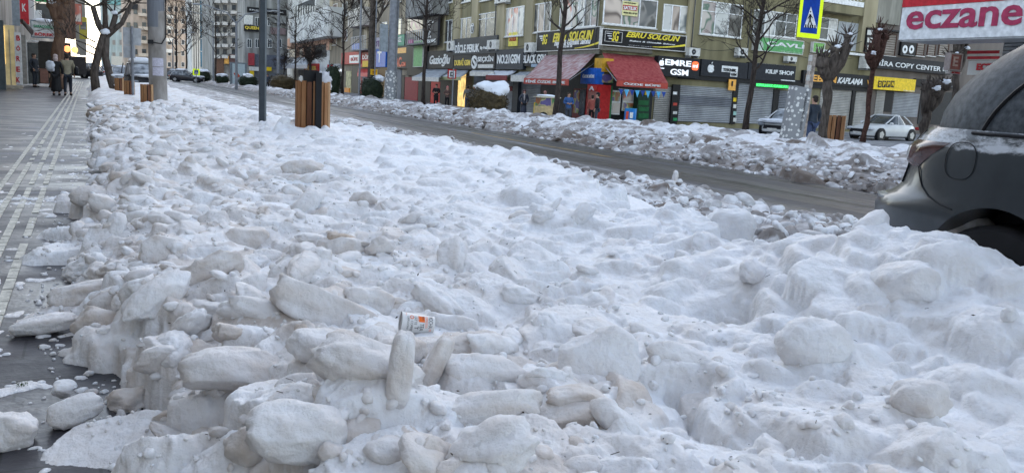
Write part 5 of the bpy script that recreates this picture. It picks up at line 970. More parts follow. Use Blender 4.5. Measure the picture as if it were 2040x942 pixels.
for seg,wd in (((1615,24,1615,24),4),((1614.5,29,1614,40),4.6),((1614,40,1609,53),2.6),((1614,40,1618.5,53),2.6),((1614.5,30,1609.5,38),2),((1614.5,30,1619,37),2)):
    x0,y0,x1,y1=seg; a=Vector(f.w(*f.at(x0,y0,.05),.048)); b_=Vector(f.w(*f.at(x1,y1,.05),.048))
    if (a-b_).length<.01: fig.blob(a,(.028,.005,.028),1,0,1,0)
    else: dv=(b_-a).normalized(); q=Vector((-dv.z,0,dv.x))*wd*.0073; fig.add([a-q,a+q,b_+q,b_-q],[(0,1,2,3)])
for i in range(5): x=1604+i*4.6; pts=[(x+.4,49+i*.4),(x+2.4,49+i*.4),(x+2.9,55.5+i*.4),(x-.2,55+i*.4)]; fig.add([f.w(*f.at(a,b_,.05),.0485) for a,b_ in pts],[(0,1,2,3)])
obj('walking_figure',fig,BLK,t)
mb=MB(); mb.blob(f.w(*f.at(1612,-17,.0),.0),(.3,.06,.05),2,.2,2,1); obj('snow_cap',mb,M_fluff,t,smooth=True)
for i,y in enumerate((92,112,132,152)):
    mb=MB(); q=c+up*(1.65+.28*i-.1); mb.tube([q,q+up*.16],.061,10); obj('pale_band',mb,cm(.48,.47,.44,.7,sc=25),t,smooth=True,angle=50)
# slanted municipal box
b0=Vector(atd(1586,24.6,.1)); t=thing('dotted_panel',b0,'slanted grey panel box with white dots and black lettering below the crossing sign','panel'); a=Vector(dep(1568,266,24.4)); b_=Vector(dep(1600,266,24.4)); c_=Vector(dep(1617,177,24.4)); d_=Vector(dep(1587,171,24.4)); a.z=b_.z=min(a.z,b_.z)-.15
dn=Vector((.0,.30,0)); mb=MB(); mb.hexa([a,b_,b_+dn,a+dn,d_,c_,c_+dn,d_+dn]); obj('box',mb,dotmat('dotted_panel_face',(.20,.205,.21),(.60,.60,.57),7.5),t)
v,fs=textmesh('DİYARBAKIR BÜYÜKŞEHİR',1.12,.085,.002,.0); U=(b_-c_).normalized(); W_=(b_-a).normalized(); o_=c_*.93+b_*.07-W_*.16+Vector((0,-.008,0)); mb=MB(); mb.add([o_+U*p[0]+W_*p[1]*1.0+Vector((0,-p[2],0)) for p in v],fs); obj('lettering',mb,BLK,t)
# D stop sign
c=Vector(atd(900,52,-.3)); f=Fac(dep(900,148,52),uR); t=thing('bus_stop_sign',c,'small square white sign with red border and a black D on a thin post','road sign'); mb=MB(); mb.tube([c,c+Vector((0,0,2.6))],.04,8); obj('post',mb,GALV,t); part(f,'red_board',892,138,909,158,.05,.08,RED,t); part(f,'white_field',894.5,141,906.5,155.5,.08,.086,LET,t); ptext(f,'D',897,143.5,904.5,153,.09,BLK,t,bold=.03)
# yellow plate on a thin post
c=Vector(atd(745,56,-.2)); f=Fac(dep(745,145,56),uR); t=thing('road_sign',c,'orange yellow square plate on a thin tall post left of the dotted pole','road sign'); mb=MB(); mb.tube([c,c+Vector((0,0,7))],.04,8); obj('post',mb,GALV,t); part(f,'sign_plate',738,138,752,150,.05,.08,cm(.75,.42,.02,.5),t); ptext(f,'!!',742,141,748,148,.085,DRED,t)
c=Vector(atd(655,72,-.2)); f=Fac(dep(657,136,72),uR); t=thing('road_sign',c,'small red square sign with a white ring on a thin post right of the bin','road sign'); mb=MB(); mb.tube([c,c+Vector((0,0,3))],.04,8); obj('post',mb,GALV,t); part(f,'red_board',652,129,663,144,.05,.08,RED,t); ptext(f,'O',654,131,661,142,.085,LET,t,bold=.04)
c=Vector(atd(391,105,-.2)); f=Fac(dep(391,144,105),uR); t=thing('crossing_sign',c,'distant small yellow edged blue crossing sign before the long hedge','road sign'); mb=MB(); mb.tube([c,c+Vector((0,0,2))],.05,8); obj('post',mb,GALV,t); part(f,'yellow_board',384,137,398,151,.05,.08,bpy.data.materials['fluorescent_yellow_film'],t); part(f,'blue_field',387,140,395,149,.08,.09,cm(.01,.06,.36,.35),t); tri(f,[(391,141),(394,148),(388,148)],.095,LET,'white_triangle',t)
# advertising panel
c=Vector(atd(471,92,-.2)); f=Fac(dep(471,150,92),uR); t=thing('advertising_panel',c,'pale lit advertising panel with a small red picture in a dark steel frame','advertising panel'); part(f,'frame',458,124,492,177,0,.2,cm(.16,.19,.21),t); part(f,'poster',463,127,488,170,.2,.22,mat('pale_poster',(.42,.50,.52),.3,amt=.1),t); tri(f,[(465,146),(472,145),(479,152),(471,157)],.225,cm(.5,.08,.04),'red_picture',t)
# street lamps far away
def lamp_post(px,d,h,arms,label,r=.09,reach=2.2):
    c=Vector(atd(px,d,-.2)); t=thing('street_lamp',c,label,'street lamp','tall street lamps'); mb=MB(); mb.tube([c,c+Vector((0,0,h))],[r*1.3,r*.8],10); obj('pole',mb,GALV,t,smooth=True,angle=50)
    for s in arms:
        mb=MB(); p=c+Vector((0,0,h-.2)); mb.tube([p,p+Vector((s*reach*.25,0,.9)),p+Vector((s*reach*.8,0,1.4)),p+Vector((s*reach,0,1.45))],[r*.6,r*.5,r*.45,r*.4],7); obj('arm',mb,GALV,t); q=p+Vector((s*(reach+.25),0,1.43)); mb=MB(); mb.blob(q,(.38,.16,.09),2,.05,1,1,power=3); obj('lamp_head',mb,cm(.3,.31,.32),t,smooth=True)
lamp_post(471,80,6.2,(-1,1),'double armed grey street lamp left of the dark square post',.11,3.2); lamp_post(554,82,12,(1,),'tall pale street lamp pole right of the dark square post',.13); lamp_post(425,130,9,(-1,),'distant street lamp with its arm bending left before the glass tower',.1,4); lamp_post(345,130,6,(1,),'distant curved lamp right of the thick concrete pole',.09,2.5); lamp_post(715,60,12,(1,),'slim dark lamp pole before the beige block',.06)
# ------------------------------------------------------------------ slatted bins
WOOD=mat('varnished_slats',(.25,.115,.05),.55,col2=(.36,.19,.09),sc=6,bump=.2,stretch=(2,2,.4)); WOODP=mat('lit_tint_slats',(.42,.25,.13),.55,amt=.2,sc=6,stretch=(2,2,.4)); WOODD=mat('dark_wet_slats',(.13,.055,.03),.5,amt=.3,sc=6,stretch=(2,2,.4))
def litter_bin(px,d,zb,r,h,label,n=16,bags=False,rot=0,stripes=True,tilt=0):
    c=Vector(atd(px,d,zb)); t=thing('litter_bin',c,label,'litter bin','slatted wooden litter bins'); mb=MB(); mb.tube([c,c+Vector((0,0,h*.94))],r*.90,18); obj('liner',mb,BLACK,t,smooth=True,angle=50)
    for i in range(n):
        a=2*math.pi*i/n+rot; u=Vector((math.cos(a),math.sin(a),0)); q=Vector((-u.y,u.x,0)); wd=math.pi*r/n*.78; b=c+u*r; mb=MB()
        mb.hexa([b-q*wd-u*.012,b+q*wd-u*.012,b+q*wd+u*.012,b-q*wd+u*.012]+[x+Vector((0,0,h*(1 if i%3 else .985))) for x in (b-q*wd-u*.012,b+q*wd-u*.012,b+q*wd+u*.012,b-q*wd+u*.012)])
        v=math.cos(a-.15); obj('slat',mb,WOODP if v>.5 else WOOD if (i%4) else WOODD,t)  # slats facing right are paler: a lit side put into the wood colour
    for z in (.12,.5,.88):
        mb=MB(); N_=24; rr=r-.016; mb.rings([[(c.x+q*math.cos(2*math.pi*k/N_),c.y+q*math.sin(2*math.pi*k/N_),c.z+h*z+dz) for k in range(N_)] for q,dz in ((rr,0),(rr,.03),(rr-.01,.03),(rr-.01,0))],capb=False,capt=False); obj('hoop',mb,DARK,t)
    return t,c
t,c=litter_bin(622,14.2,.22,.27,1.02,'large slatted wooden bin stuffed with rubbish, black post on its front, beside the snow heap',18,rot=.1)
mb=MB(); mb.box(c.x-.035,c.x+.06,c.y-.36,c.y-.29,c.z-.1,c.z+1.16); obj('black_post',mb,BLACK,t); mb=MB(); mb.box(c.x-.20,c.x+.05,c.y-.2,c.y+.2,c.z+.95,c.z+1.19); obj('inner_liner_lid',mb,BLACK,t)
mb=MB(); mb.blob(c+Vector((.14,-.05,1.05)),(.13,.12,.14),3,.6,2.5,3); mb.blob(c+Vector((.22,.02,1.0)),(.09,.1,.17),3,.6,2.5,5); obj('rubbish_bag',mb,cm(.62,.62,.66,.35),t,smooth=True); mb=MB(); mb.blob(c+Vector((.08,-.12,1.10)),(.035,.03,.06),2,.4,2,7); obj('blue_packet',mb,cm(.05,.12,.35,.4),t,smooth=True); mb=MB(); mb.blob(c+Vector((-.2,-.1,1.02)),(.06,.06,.08),2,.4,2,8); obj('paper',mb,OFFW,t,smooth=True)
litter_bin(1662,34,.0,.33,.95,'dark framed slatted bin with snow on top beside the thick pollarded tree',12); t,c=litter_bin(293,26,.2,.17,.62,'small slatted bin touching the left side of the thick pole',10); litter_bin(258,31,.2,.17,.62,'small slatted bin behind the thin sign post',10); litter_bin(238,37,.2,.17,.62,'small slatted bin farthest left, near the forked tree',10)
# ------------------------------------------------------------------ vehicles
def car(loc,heading,L,W,Hh,paint,label,seed=0,snow=.0,kind='sedan',wheelr=.32,group='parked cars'):
    """car standing at loc (centre on the ground), nose towards heading (radians from +X)"""
    t=thing('parked_car',loc,label,'car',group); ch,sh_=math.cos(heading),math.sin(heading); o=Vector(loc)
    def P(x,y,z): return (o.x+x*ch-y*sh_,o.y+x*sh_+y*ch,o.z+z)
    h=L/2; w=W/2
    def ring(z,xf,xr,wf,n=28,p=4.0):
        pts=[]
        for k in range(n):
            a=2*math.pi*k/n; ca,sa=math.cos(a),math.sin(a); rr=(abs(ca)**p+abs(sa)**p)**(-1/p); x=ca*rr; y=sa*rr; X=x*(xf if x>0 else -xr)*1.0; pts.append(P(X,y*wf*(1-.10*abs(x)**3),z))
        return pts
    B=[(.17,h*.96,-h*.96,w*.92),(.28,h,-h,w*.98),(.50,h*.995,-h*1.0,w),(.62,h*.97,-h*.99,w*.995),(.74,h*.90,-h*.975,w*.97)]
    if kind=='van': B+=[(.95,h*.86,-h*.97,w*.96),(1.05,h*.80,-h*.97,w*.95)]
    else: B+=[(.82,h*.66,-h*.93,w*.95),(.90,h*.42,-h*.86,w*.92)]
    mb=MB(); mb.rings([ring(*b) for b in B]); bodyo=obj('body',mb,paint,t,smooth=True,angle=35)
    # arches and wheels
    for sx in (.60,-.60):
        for sy in (-1,1):
            cx=sx*h; mb=MB(); mb.tube([P(cx,sy*(w-.19),wheelr),P(cx,sy*(w+.012),wheelr)],wheelr*1.16,20); obj('wheel_arch',mb,BLACK,t)
            mb=MB(); mb.tube([P(cx,sy*(w-.16),wheelr),P(cx,sy*(w+.02),wheelr)],wheelr,22); wo=obj('wheel',mb,DARK,t); mb=MB(); mb.tube([P(cx,sy*(w+.018),wheelr),P(cx,sy*(w+.03),wheelr)],wheelr*.66,5); obj('rim',mb,cm(.45,.46,.47,.35,metal=.6),wo)
    zb=B[-1][0]; 
    if kind=='van': G=[(zb-.01,h*.80,-h*.96,w*.94),(zb+.45,h*.52,-h*.95,w*.88),(Hh-.08,h*.40,-h*.93,w*.80),(Hh,h*.2,-h*.8,w*.6)]
    elif kind=='hatch': G=[(zb-.01,h*.42,-h*.93,w*.90),(zb+.22,h*.20,-h*.86,w*.84),(Hh-.07,-.02*h,-h*.70,w*.74),(Hh,-.12*h,-h*.5,w*.55)]
    else: G=[(zb-.01,h*.44,-h*.66,w*.90),(zb+.22,h*.20,-h*.50,w*.84),(Hh-.06,.02*h,-h*.34,w*.74),(Hh,-.06*h,-h*.25,w*.55)]
    mb=MB(); mb.rings([ring(*g,p=3.4) for g in G[:3]]); gl=obj('greenhouse_glass',mb,GLASS if not snow else mat('frosted_car_glass_%d'%seed,(.05,.06,.07),.3,col2=(.45,.48,.52),sc=2.5),t,smooth=True,angle=35)
    mb=MB(); mb.rings([ring(G[2][0]-.02,G[2][1]*1.0+.02,G[2][2]-.02,G[2][3]+.015,p=3.4),ring(G[2][0]+.02,G[2][1]-.0,G[2][2],G[2][3]-.0,p=3.4),ring(*G[3],p=3.4)]); obj('roof',mb,paint,t,smooth=True,angle=35)
    for x0,z0,x1,z1 in ((G[0][1],zb,G[2][1],Hh-.07),(G[0][2],zb,G[2][2],Hh-.07),(-.08*h,zb,-.10*h,Hh-.07)):
        for sy in (-1,1): mb=MB(); mb.tube([P(x0*.985,sy*G[0][3]*.985,z0),P((x0+x1)/2,sy*G[1][3]*.99,(z0+z1)/2),P(x1,sy*G[2][3]*.99,z1)],.035,6); obj('pillar',mb,paint,t)
    for sy in (-1,1):
        mb=MB(); mb.blob(P(h*.90,sy*w*.72,.62),(.20,.20,.085),2,.05,1,1,power=3); obj('headlight',mb,cm(.5,.52,.55,.1) if snow==0 else cm(.25,.27,.3,.15),t,smooth=True); mb=MB(); mb.blob(P(-h*.95,sy*w*.75,.72),(.09,.2,.09),2,.05,1,1,power=3); obj('taillight',mb,cm(.35,.02,.02,.2),t,smooth=True)
        mb=MB(); mb.blob(P(h*.30,sy*(w+.06),.95),(.10,.10,.07),2,.05,1,1,power=2.6); obj('mirror',mb,paint,t,smooth=True)
    mb=MB(); mb.hexa([P(h*.975,-.5,.40),P(h*1.004,-.5,.40),P(h*1.004,.5,.40),P(h*.975,.5,.40),P(h*.96,-.45,.60),P(h*.992,-.45,.60),P(h*.992,.45,.60),P(h*.96,.45,.60)]); obj('grille',mb,BLACK,t)
    mb=MB(); mb.hexa([P(h*.99,-.26,.33),P(h*1.012,-.26,.33),P(h*1.012,.26,.33),P(h*.99,.26,.33),P(h*.99,-.26,.44),P(h*1.012,-.26,.44),P(h*1.012,.26,.44),P(h*.99,.26,.44)]); obj('number_plate',mb,OFFW,t)
    mb=MB(); mb.rings([ring(.24,h*.99,-h*.99,w*1.006,p=4),ring(.17,h*.97,-h*.97,w*.99,p=4)],capb=False,capt=False); obj('sill_trim',mb,DARK,t)
    if snow>0:
        mb=MB(); mb.rings([ring(G[3][0]-.03,G[3][1]+.25,G[3][2]-.3,G[3][3]+.1,p=3),ring(G[3][0]+snow*.6,G[3][1]+.2,G[3][2]-.25,G[3][3]+.05,p=3),ring(G[3][0]+snow,G[3][1],G[3][2],G[3][3]-.2,p=3)]); obj('snow_cap',mb,M_fluff,t,smooth=True)
        mb=MB(); mb.blob(P(h*.66,0,.80 if kind!='van' else 1.0),(h*.3*abs(ch)+w*.8*abs(sh_),h*.3*abs(sh_)+w*.8*abs(ch),.12),3,.3,2,seed,power=2.6); obj('bonnet_snow',mb,M_fluff,t,smooth=True)
    return t
CW=mat('white_car_paint',(.60,.61,.61),.25,amt=.06,sc=2); CG=cm(.10,.11,.12,.25); CBK=cm(.03,.03,.035,.2)
c=at_ground(1757,49); car(c,math.pi+.10,4.65,1.8,1.45,CW,'white sedan parked nose left in front of the grey roller shutters',1)
c=at_ground(1566,46.5); car(c,math.pi+.45,4.3,1.8,1.42,CW,'white car with a snowy windscreen half hidden by the dotted panel',2,.06,'hatch')
c=atd(168,85,0); car(c,2.2,4.3,1.8,1.45,CBK,'dark car with some snow at the far end of the walkway',3,.10,'hatch',group='far parked cars')
c=atd(182,110,0); car(c,1.9,4.3,1.8,1.45,CBK,'black car behind the other dark one at the walkway end',4,.05,'sedan',group='far parked cars')
c=atd(243,72,-.2); car(c,-1.5,4.3,1.8,1.5,CW,'white car facing us between the two leftmost small bins',5,.12,'hatch',group='far parked cars')
c=atd(281,58,-.2); car(c,-1.45,4.6,1.9,1.85,CBK,'dark van buried under thick snow left of the thick pole',6,.35,'van',group='far parked cars')
c=atd(372,110,-.2); car(c,-.3,4.2,1.8,1.5,CBK,'dark snow capped car left of the small far crossing sign',7,.2,'hatch',group='far parked cars'); c=atd(350,130,-.2); car(c,0,4.2,1.8,1.5,CG,'grey car beyond the far road, right of the thick pole',8,.1,'sedan',group='far parked cars')
c=atd(218,95,-.15); car(c,-1.5,4.3,1.8,1.5,CG,'grey snow dusted car behind the forked tree',9,.15,'hatch',group='far parked cars')
# ------------------------------------------------------------------ pharmacy building at the right edge
XE=dep(1790,80,28)[0]; FE=Fac((XE,20.3),(0,-1)); 
EW=wallmat('white_shop_render',(.50,.50,.49),(.58,.58,.57),.8)
t=thing('pharmacy_building',(XE+6,14,-.45),'white shop building with red stripes at the right edge, behind the grey car','building','buildings across the road'); 
kE=FE.at(1926,120,0)[0]; c0=FE.w(kE,0,-1.6); mb=MB(); mb.box(XE+1.6,XE+12,-10,c0[1],-.45,3.6); obj('wall',mb,EW,t)
mb=MB(); mb.box(XE+1.6,XE+12,-10,c0[1],5.2,15); obj('upper_wall',mb,CONC,t)
F5=Fac((XE+1.6,c0[1]),(0,-1)); 
part(F5,'shutter',1995,84,2100,160,.0,.05,SH1,t)
for y0,y1 in ((101,106),(112,117)): part(F5,'red_stripe',1927,y0+1,1990,y1+1,.0,.03,cm(.40,.03,.04,.4),t)
part(F5,'lower_stripe_panel',1928,122,1985,150,.0,.02,EW,t); ptext(F5,'ECZANE',1946,127,2010,141,.03,cm(.40,.03,.04,.4),t,bold=.05)
t=thing('pharmacy_sign',(XE,16,3.5),'big white sign board with raised dark red lower case letters and a red top band','sign'); 
k0,z1=FE.at(1790,80,0); k0b,z0=FE.at(1795,16,0); k9=k0+7.0
mb=MB(); FE.box(mb,k0,k9,z1,z0,-1.55,0); obj('white_box',mb,cm(.60,.61,.62,.35),t); mb=MB(); FE.box(mb,k0+.0,k9,z0+.003,z0+.9,-1.55,.03); obj('red_band',mb,cm(.42,.02,.03,.4),t)
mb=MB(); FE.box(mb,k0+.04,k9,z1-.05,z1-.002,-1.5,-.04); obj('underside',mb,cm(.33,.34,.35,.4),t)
ka,_=FE.at(1807,40,0); kb,_=FE.at(2037,40,0); _,za=FE.at(1835,59,0); _,zt_=FE.at(1835,16,0)
MR=cm(.32,.035,.085,.4); v,fs=textmesh('eczane',kb-ka,.80,.012,.02); 
_,zb1=FE.at(1840,59,.01); _,zt1=FE.at(1840,22,.01); v2=v.copy(); v2[:,1]=v[:,1]/.80*(zt1-zb1)
mb=MB(); mb.add([FE.w(ka+a,zb1+b,.01+c) for a,b,c in v2],fs); obj('lettering',mb,MR,t)
f=Fac(dep(1905,130,30),uR); t=sign(f,1893,108,1914,140,cm(.30,.09,.07,.4),'small brownish red box sign with a pale letter under the big white board',[('E',1898,113,1908,133,0,cm(.5,.35,.3))],d0=-.1,d1=.1,frame=cm(.35,.30,.28),name='pharmacy_light_box')
sign(f,1893,142,1916,149,cm(.5,.47,.45),'tiny pale plate with red print under the pharmacy box sign',[('ECZANE',1896,143,1912,148,0,RED)],d0=-.1,d1=.1)
# ------------------------------------------------------------------ the grey hatchback at the right edge
PAINT=None
def paintmat():
    m,N,L,b=newmat('dusty_grey_car_paint'); tc=N.new('ShaderNodeTexCoord'); n=N.new('ShaderNodeTexNoise'); n.inputs['Scale'].default_value=3.5; n.inputs['Detail'].default_value=8; n.inputs['Roughness'].default_value=.65; L.new(tc.outputs['Object'],n.inputs[0])
    cr=N.new('ShaderNodeValToRGB'); cr.color_ramp.elements[0].position=.35; cr.color_ramp.elements[0].color=(.015,.022,.030,1); cr.color_ramp.elements[1].position=.75; cr.color_ramp.elements[1].color=(.032,.043,.053,1); L.new(n.outputs[0],cr.inputs[0])
    # frost settled along the shoulder: its own ragged band
    sp=N.new('ShaderNodeSeparateXYZ'); L.new(tc.outputs['Object'],sp.inputs[0])
    n2=N.new('ShaderNodeTexNoise'); n2.inputs['Scale'].default_value=9; n2.inputs['Detail'].default_value=9; n2.inputs['Roughness'].default_value=.72; mp=N.new('ShaderNodeMapping'); mp.inputs['Scale'].default_value=(1,.7,2.2); L.new(tc.outputs['Object'],mp.inputs[0]); L.new(mp.outputs[0],n2.inputs[0])
    g=N.new('ShaderNodeNewGeometry'); sg=N.new('ShaderNodeSeparateXYZ'); L.new(g.outputs['Normal'],sg.inputs[0])
    a=N.new('ShaderNodeMapRange'); a.inputs['From Min'].default_value=1.065; a.inputs['From Max'].default_value=1.13; a.inputs['To Min'].default_value=-.5; a.inputs['To Max'].default_value=.12; L.new(sp.outputs[2],a.inputs[0])
    b2=N.new('ShaderNodeMapRange'); b2.inputs['From Min'].default_value=1.15; b2.inputs['From Max'].default_value=1.24; b2.inputs['To Min'].default_value=0; b2.inputs['To Max'].default_value=-.16; L.new(sp.outputs[2],b2.inputs[0])
    ad=N.new('ShaderNodeMath'); L.new(a.outputs[0],ad.inputs[0]); L.new(b2.outputs[0],ad.inputs[1]); a2=N.new('ShaderNodeMath'); L.new(ad.outputs[0],a2.inputs[0]); L.new(n2.outputs[0],a2.inputs[1])
    c2=N.new('ShaderNodeValToRGB'); c2.color_ramp.elements[0].position=.50; c2.color_ramp.elements[1].position=.66; c2.color_ramp.elements[1].color=(.85,.85,.85,1); L.new(a2.outputs[0],c2.inputs[0])
    mx=N.new('ShaderNodeMix'); mx.data_type='RGBA'; L.new(c2.outputs[0],mx.inputs[0]); L.new(cr.outputs[0],mx.inputs[6]); mx.inputs[7].default_value=(.62,.66,.71,1); L.new(mx.outputs[2],b.inputs['Base Color'])
    r=N.new('ShaderNodeMapRange'); r.inputs['To Min'].default_value=.32; r.inputs['To Max'].default_value=.8; L.new(c2.outputs[0],r.inputs[0]); L.new(r.outputs[0],b.inputs['Roughness']); b.inputs['Metallic'].default_value=.0; b.inputs['Specular IOR Level'].default_value=.5; b.inputs['Coat Weight'].default_value=.35; b.inputs['Coat Roughness'].default_value=.08
    return m
PAINT=paintmat()
FGL=mat('frosted_dark_car_glass',(.035,.042,.050),.5,col2=(.10,.115,.13),sc=26,bump=.06,bsc=90,det=9)
t=thing('parked_hatchback',(4.75,1.05,0),'dark grey hatchback with frost on glass and shoulder, its wheel sunk in the snow heap','car'); SUV=t
SX=3.88; WD=1.86; XM=SX+WD/2; YF=-.95
# stations in height: z, rear y at the middle, half width
PRF=[(.30,3.30,.86),(.42,3.44,.905),(.60,3.50,.925),(.76,3.51,.93),(.815,3.485,.93),(.845,3.40,.93),(.90,3.33,.93),(1.0,3.30,.928),(1.08,3.29,.925),(1.14,3.275,.918),(1.19,3.24,.908),(1.22,3.20,.895)]
GLS=[(1.215,3.20,.895),(1.30,3.19,.885),(1.40,3.14,.87),(1.50,3.05,.85),(1.60,2.92,.82),(1.68,2.79,.785)]
ROOF=[(1.684,2.80,.79),(1.72,2.68,.74),(1.75,2.3,.62),(1.765,1.8,.45)]
PRF=[(z,y+.17,w_) for z,y,w_ in PRF]; GLS=[(z,y+.13,w_) for z,y,w_ in GLS]; ROOF=[(z,y+.13,w_) for z,y,w_ in ROOF]
def sring(z,yr,hw,n=96,p=6.,off=0,yf=None):
    pts=[]; yf=YF if yf is None else yf; ym=.9
    for k in range(n):
        a=2*math.pi*k/n; ca,sa=math.cos(a),math.sin(a); r=(abs(ca)**p+abs(sa)**p)**(-1/p); x=ca*r; y=sa*r
        X=XM+x*(hw+off)*(1-.045*max(y,0)**3); Yy=ym+(y*(yr+off-ym) if y>0 else y*(ym-yf))
        # rear corners sweep forward
        Yy-=.13*abs(x)**3*(1 if y>0 else 0)*max(y,0)
        pts.append((X,Yy,z))
    return pts
yfz=lambda z: YF+(.0 if z<.8 else (z-.8)*1.2)
mb=MB(); mb.rings([sring(z,yr,hw,yf=yfz(z)) for z,yr,hw in PRF]); body=obj('body',mb,PAINT,t,smooth=True)
# wheel arches cut out of the body
for cy in (2.63,-.02):
    cb=MB(); cb.tube([(SX-.3,cy,.44),(SX+.42,cy,.44)],.415,40); cu=obj('cutter',cb,BLACK); md=body.modifiers.new('b','BOOLEAN'); md.operation='DIFFERENCE'; md.object=cu; md.solver='EXACT'
    bpy.context.view_layer.update(); dg=bpy.context.evaluated_depsgraph_get(); me=bpy.data.meshes.new_from_object(body.evaluated_get(dg)); body.modifiers.clear(); body.data=me; bpy.data.objects.remove(cu)
me.polygons.foreach_set('use_smooth',[True]*len(me.polygons)); me.set_sharp_from_angle(angle=rad(38))
mb=MB(); mb.rings([sring(z,yr,hw,yf=YF+(z-.8)*1.9+.5) for z,yr,hw in GLS]); obj('side_and_rear_glass',mb,FGL,t,smooth=True,angle=40)
mb=MB(); mb.rings([sring(z,yr,hw,yf=.3) for z,yr,hw in ROOF]); obj('roof',mb,PAINT,t,smooth=True,angle=40)
def surf(prof,z,k,n=96,off=.004,p=4.6):
    zs=[q[0] for q in prof]; yr=np.interp(z,zs,[q[1] for q in prof]); hw=np.interp(z,zs,[q[2] for q in prof]); a=2*math.pi*k/n; return yr,hw
def spt(prof,z,kk,off=.004,yf=None):
    zs=[q[0] for q in prof]; yr=np.interp(z,zs,[q[1] for q in prof]); hw=np.interp(z,zs,[q[2] for q in prof]); a=2*math.pi*kk/96; ca,sa=math.cos(a),math.sin(a); p=6.; r=(abs(ca)**p+abs(sa)**p)**(-1/p); x=ca*r;y=sa*r; X=XM+x*(hw+off)*(1-.045*max(y,0)**3); Yy=.9+(y*(yr+off-.9) if y>0 else y*(.9-(yfz(z) if yf is None else yf))); Yy-=.13*abs(x)**3*(1 if y>0 else 0)*max(y,0); return (X,Yy,z)
def yk(z,y,prof):   # ring parameter on the near flank (x<XM) with world y
    lo,hi=35.,58.
    for _ in range(40):
        mid=(lo+hi)/2
        if spt(prof,z,mid)[1]>y: lo=mid
        else: hi=mid
    return (lo+hi)/2
# black pillar seam from the tail to the roof, glass frame
mb=MB(); mb.tube([spt(GLS,z,37.0+ (z-1.22)*2,.0035) for z in np.linspace(1.222,1.655,10)],.010,6); obj('rear_pillar_seam',mb,BLACK,t)
mb=MB(); mb.tube([spt(PRF,1.205,k,.003) for k in np.linspace(37,50,20)],.009,6); obj('window_rubber',mb,BLACK,t)
# fuel door
mb=MB(); N_=40; pts=[]
for i in range(N_):
    a=2*math.pi*i/N_; ca,sa=math.cos(a),math.sin(a); pw=2.6; r=.098*(abs(ca)**pw+abs(sa)**pw)**(-1/pw); z=1.062+r*sa*.95; y=2.895-r*ca; pts.append(spt(PRF,z,yk(z,y,PRF),.0015))
mb.tube(pts+[pts[0]],.0022,6,cap=False); obj('fuel_door_seam',mb,BLACK,t)
# bumper seam and tailgate seam
mb=MB(); pts=[]
for z,y in ((1.0,3.20),(.95,3.17),(.90,3.13),(.86,3.06),(.83,2.97),(.815,2.88)): pts.append(spt(PRF,z,yk(z,y,PRF),.002))
mb.tube(pts,.004,6); obj('bumper_seam',mb,BLACK,t)
mb=MB(); pts=[spt(PRF,z,k,.003) for z,k in ((1.2,34.2),(1.1,34),(.98,34),(.90,34)) ]; mb.tube(pts,.005,6); obj('tailgate_seam',mb,BLACK,t)
# tail light wrapping the corner
def patch(name,z0,z1,kf,off,m,parent,nz=10,nk=16):
    mb=MB(); vs=[]; 
    for i in range(nz+1):
        z=z0+(z1-z0)*i/nz; ka,kb_=kf(i/nz)
        for j in range(nk+1):
            k=ka+(kb_-ka)*j/nk; e=min(i,nz-i,j,nk-j)/2; vs.append(spt(PRF,z,k,off*min(1,e)+.0005))
    mb.add(vs,[(i*(nk+1)+j,i*(nk+1)+j+1,(i+1)*(nk+1)+j+1,(i+1)*(nk+1)+j) for i in range(nz) for j in range(nk)]); return obj(name,mb,m,parent,smooth=True)
TLR=mat('tail_lamp_dark_red',(.035,.010,.010),.15,col2=(.085,.035,.03),sc=9); TLC=mat('tail_lamp_clear',(.42,.42,.42),.1,amt=.3,sc=12)
tl=patch('taillight',1.0,1.145,lambda f:(30.0,35.3+1.3*f),.018,TLR,t); patch('clear_lens',1.02,1.13,lambda f:(33.0,34.6),.024,TLC,tl,8,6)
patch('bumper_reflector',.80,.83,lambda f:(31,35),.01,cm(.25,.27,.28,.2),t,4,8)
# wheel
for cy in (2.63,-.02):
    mb=MB(); mb.rings([[(x,cy+r*math.cos(a),.40+r*math.sin(a)) for a in np.linspace(0,2*math.pi,36,endpoint=False)] for x,r in ((SX+.30,.33),(SX+.29,.37),(SX+.08,.37),(SX+.05,.345),(SX+.055,.25),(SX+.09,.24))],capt=False); w_=obj('wheel',mb,cm(.018,.018,.02,.7),t,smooth=True,angle=40)
    mb=MB(); mb.tube([(SX+.12,cy,.40),(SX+.085,cy,.40)],.055,12)
    for i in range(5):
        a=2*math.pi*i/5; d=Vector((0,math.cos(a),math.sin(a))); mb.tube([Vector((SX+.10,cy,.40))+d*.04,Vector((SX+.085,cy,.40))+d*.24],[.028,.02],6)
    obj('rim',mb,cm(.10,.105,.11,.35,metal=.5),w_)
    mb=MB(); mb.tube([(SX+.40,cy,.44),(SX+.405,cy,.44)],.41,30); obj('wheel_well',mb,BLACK,t)
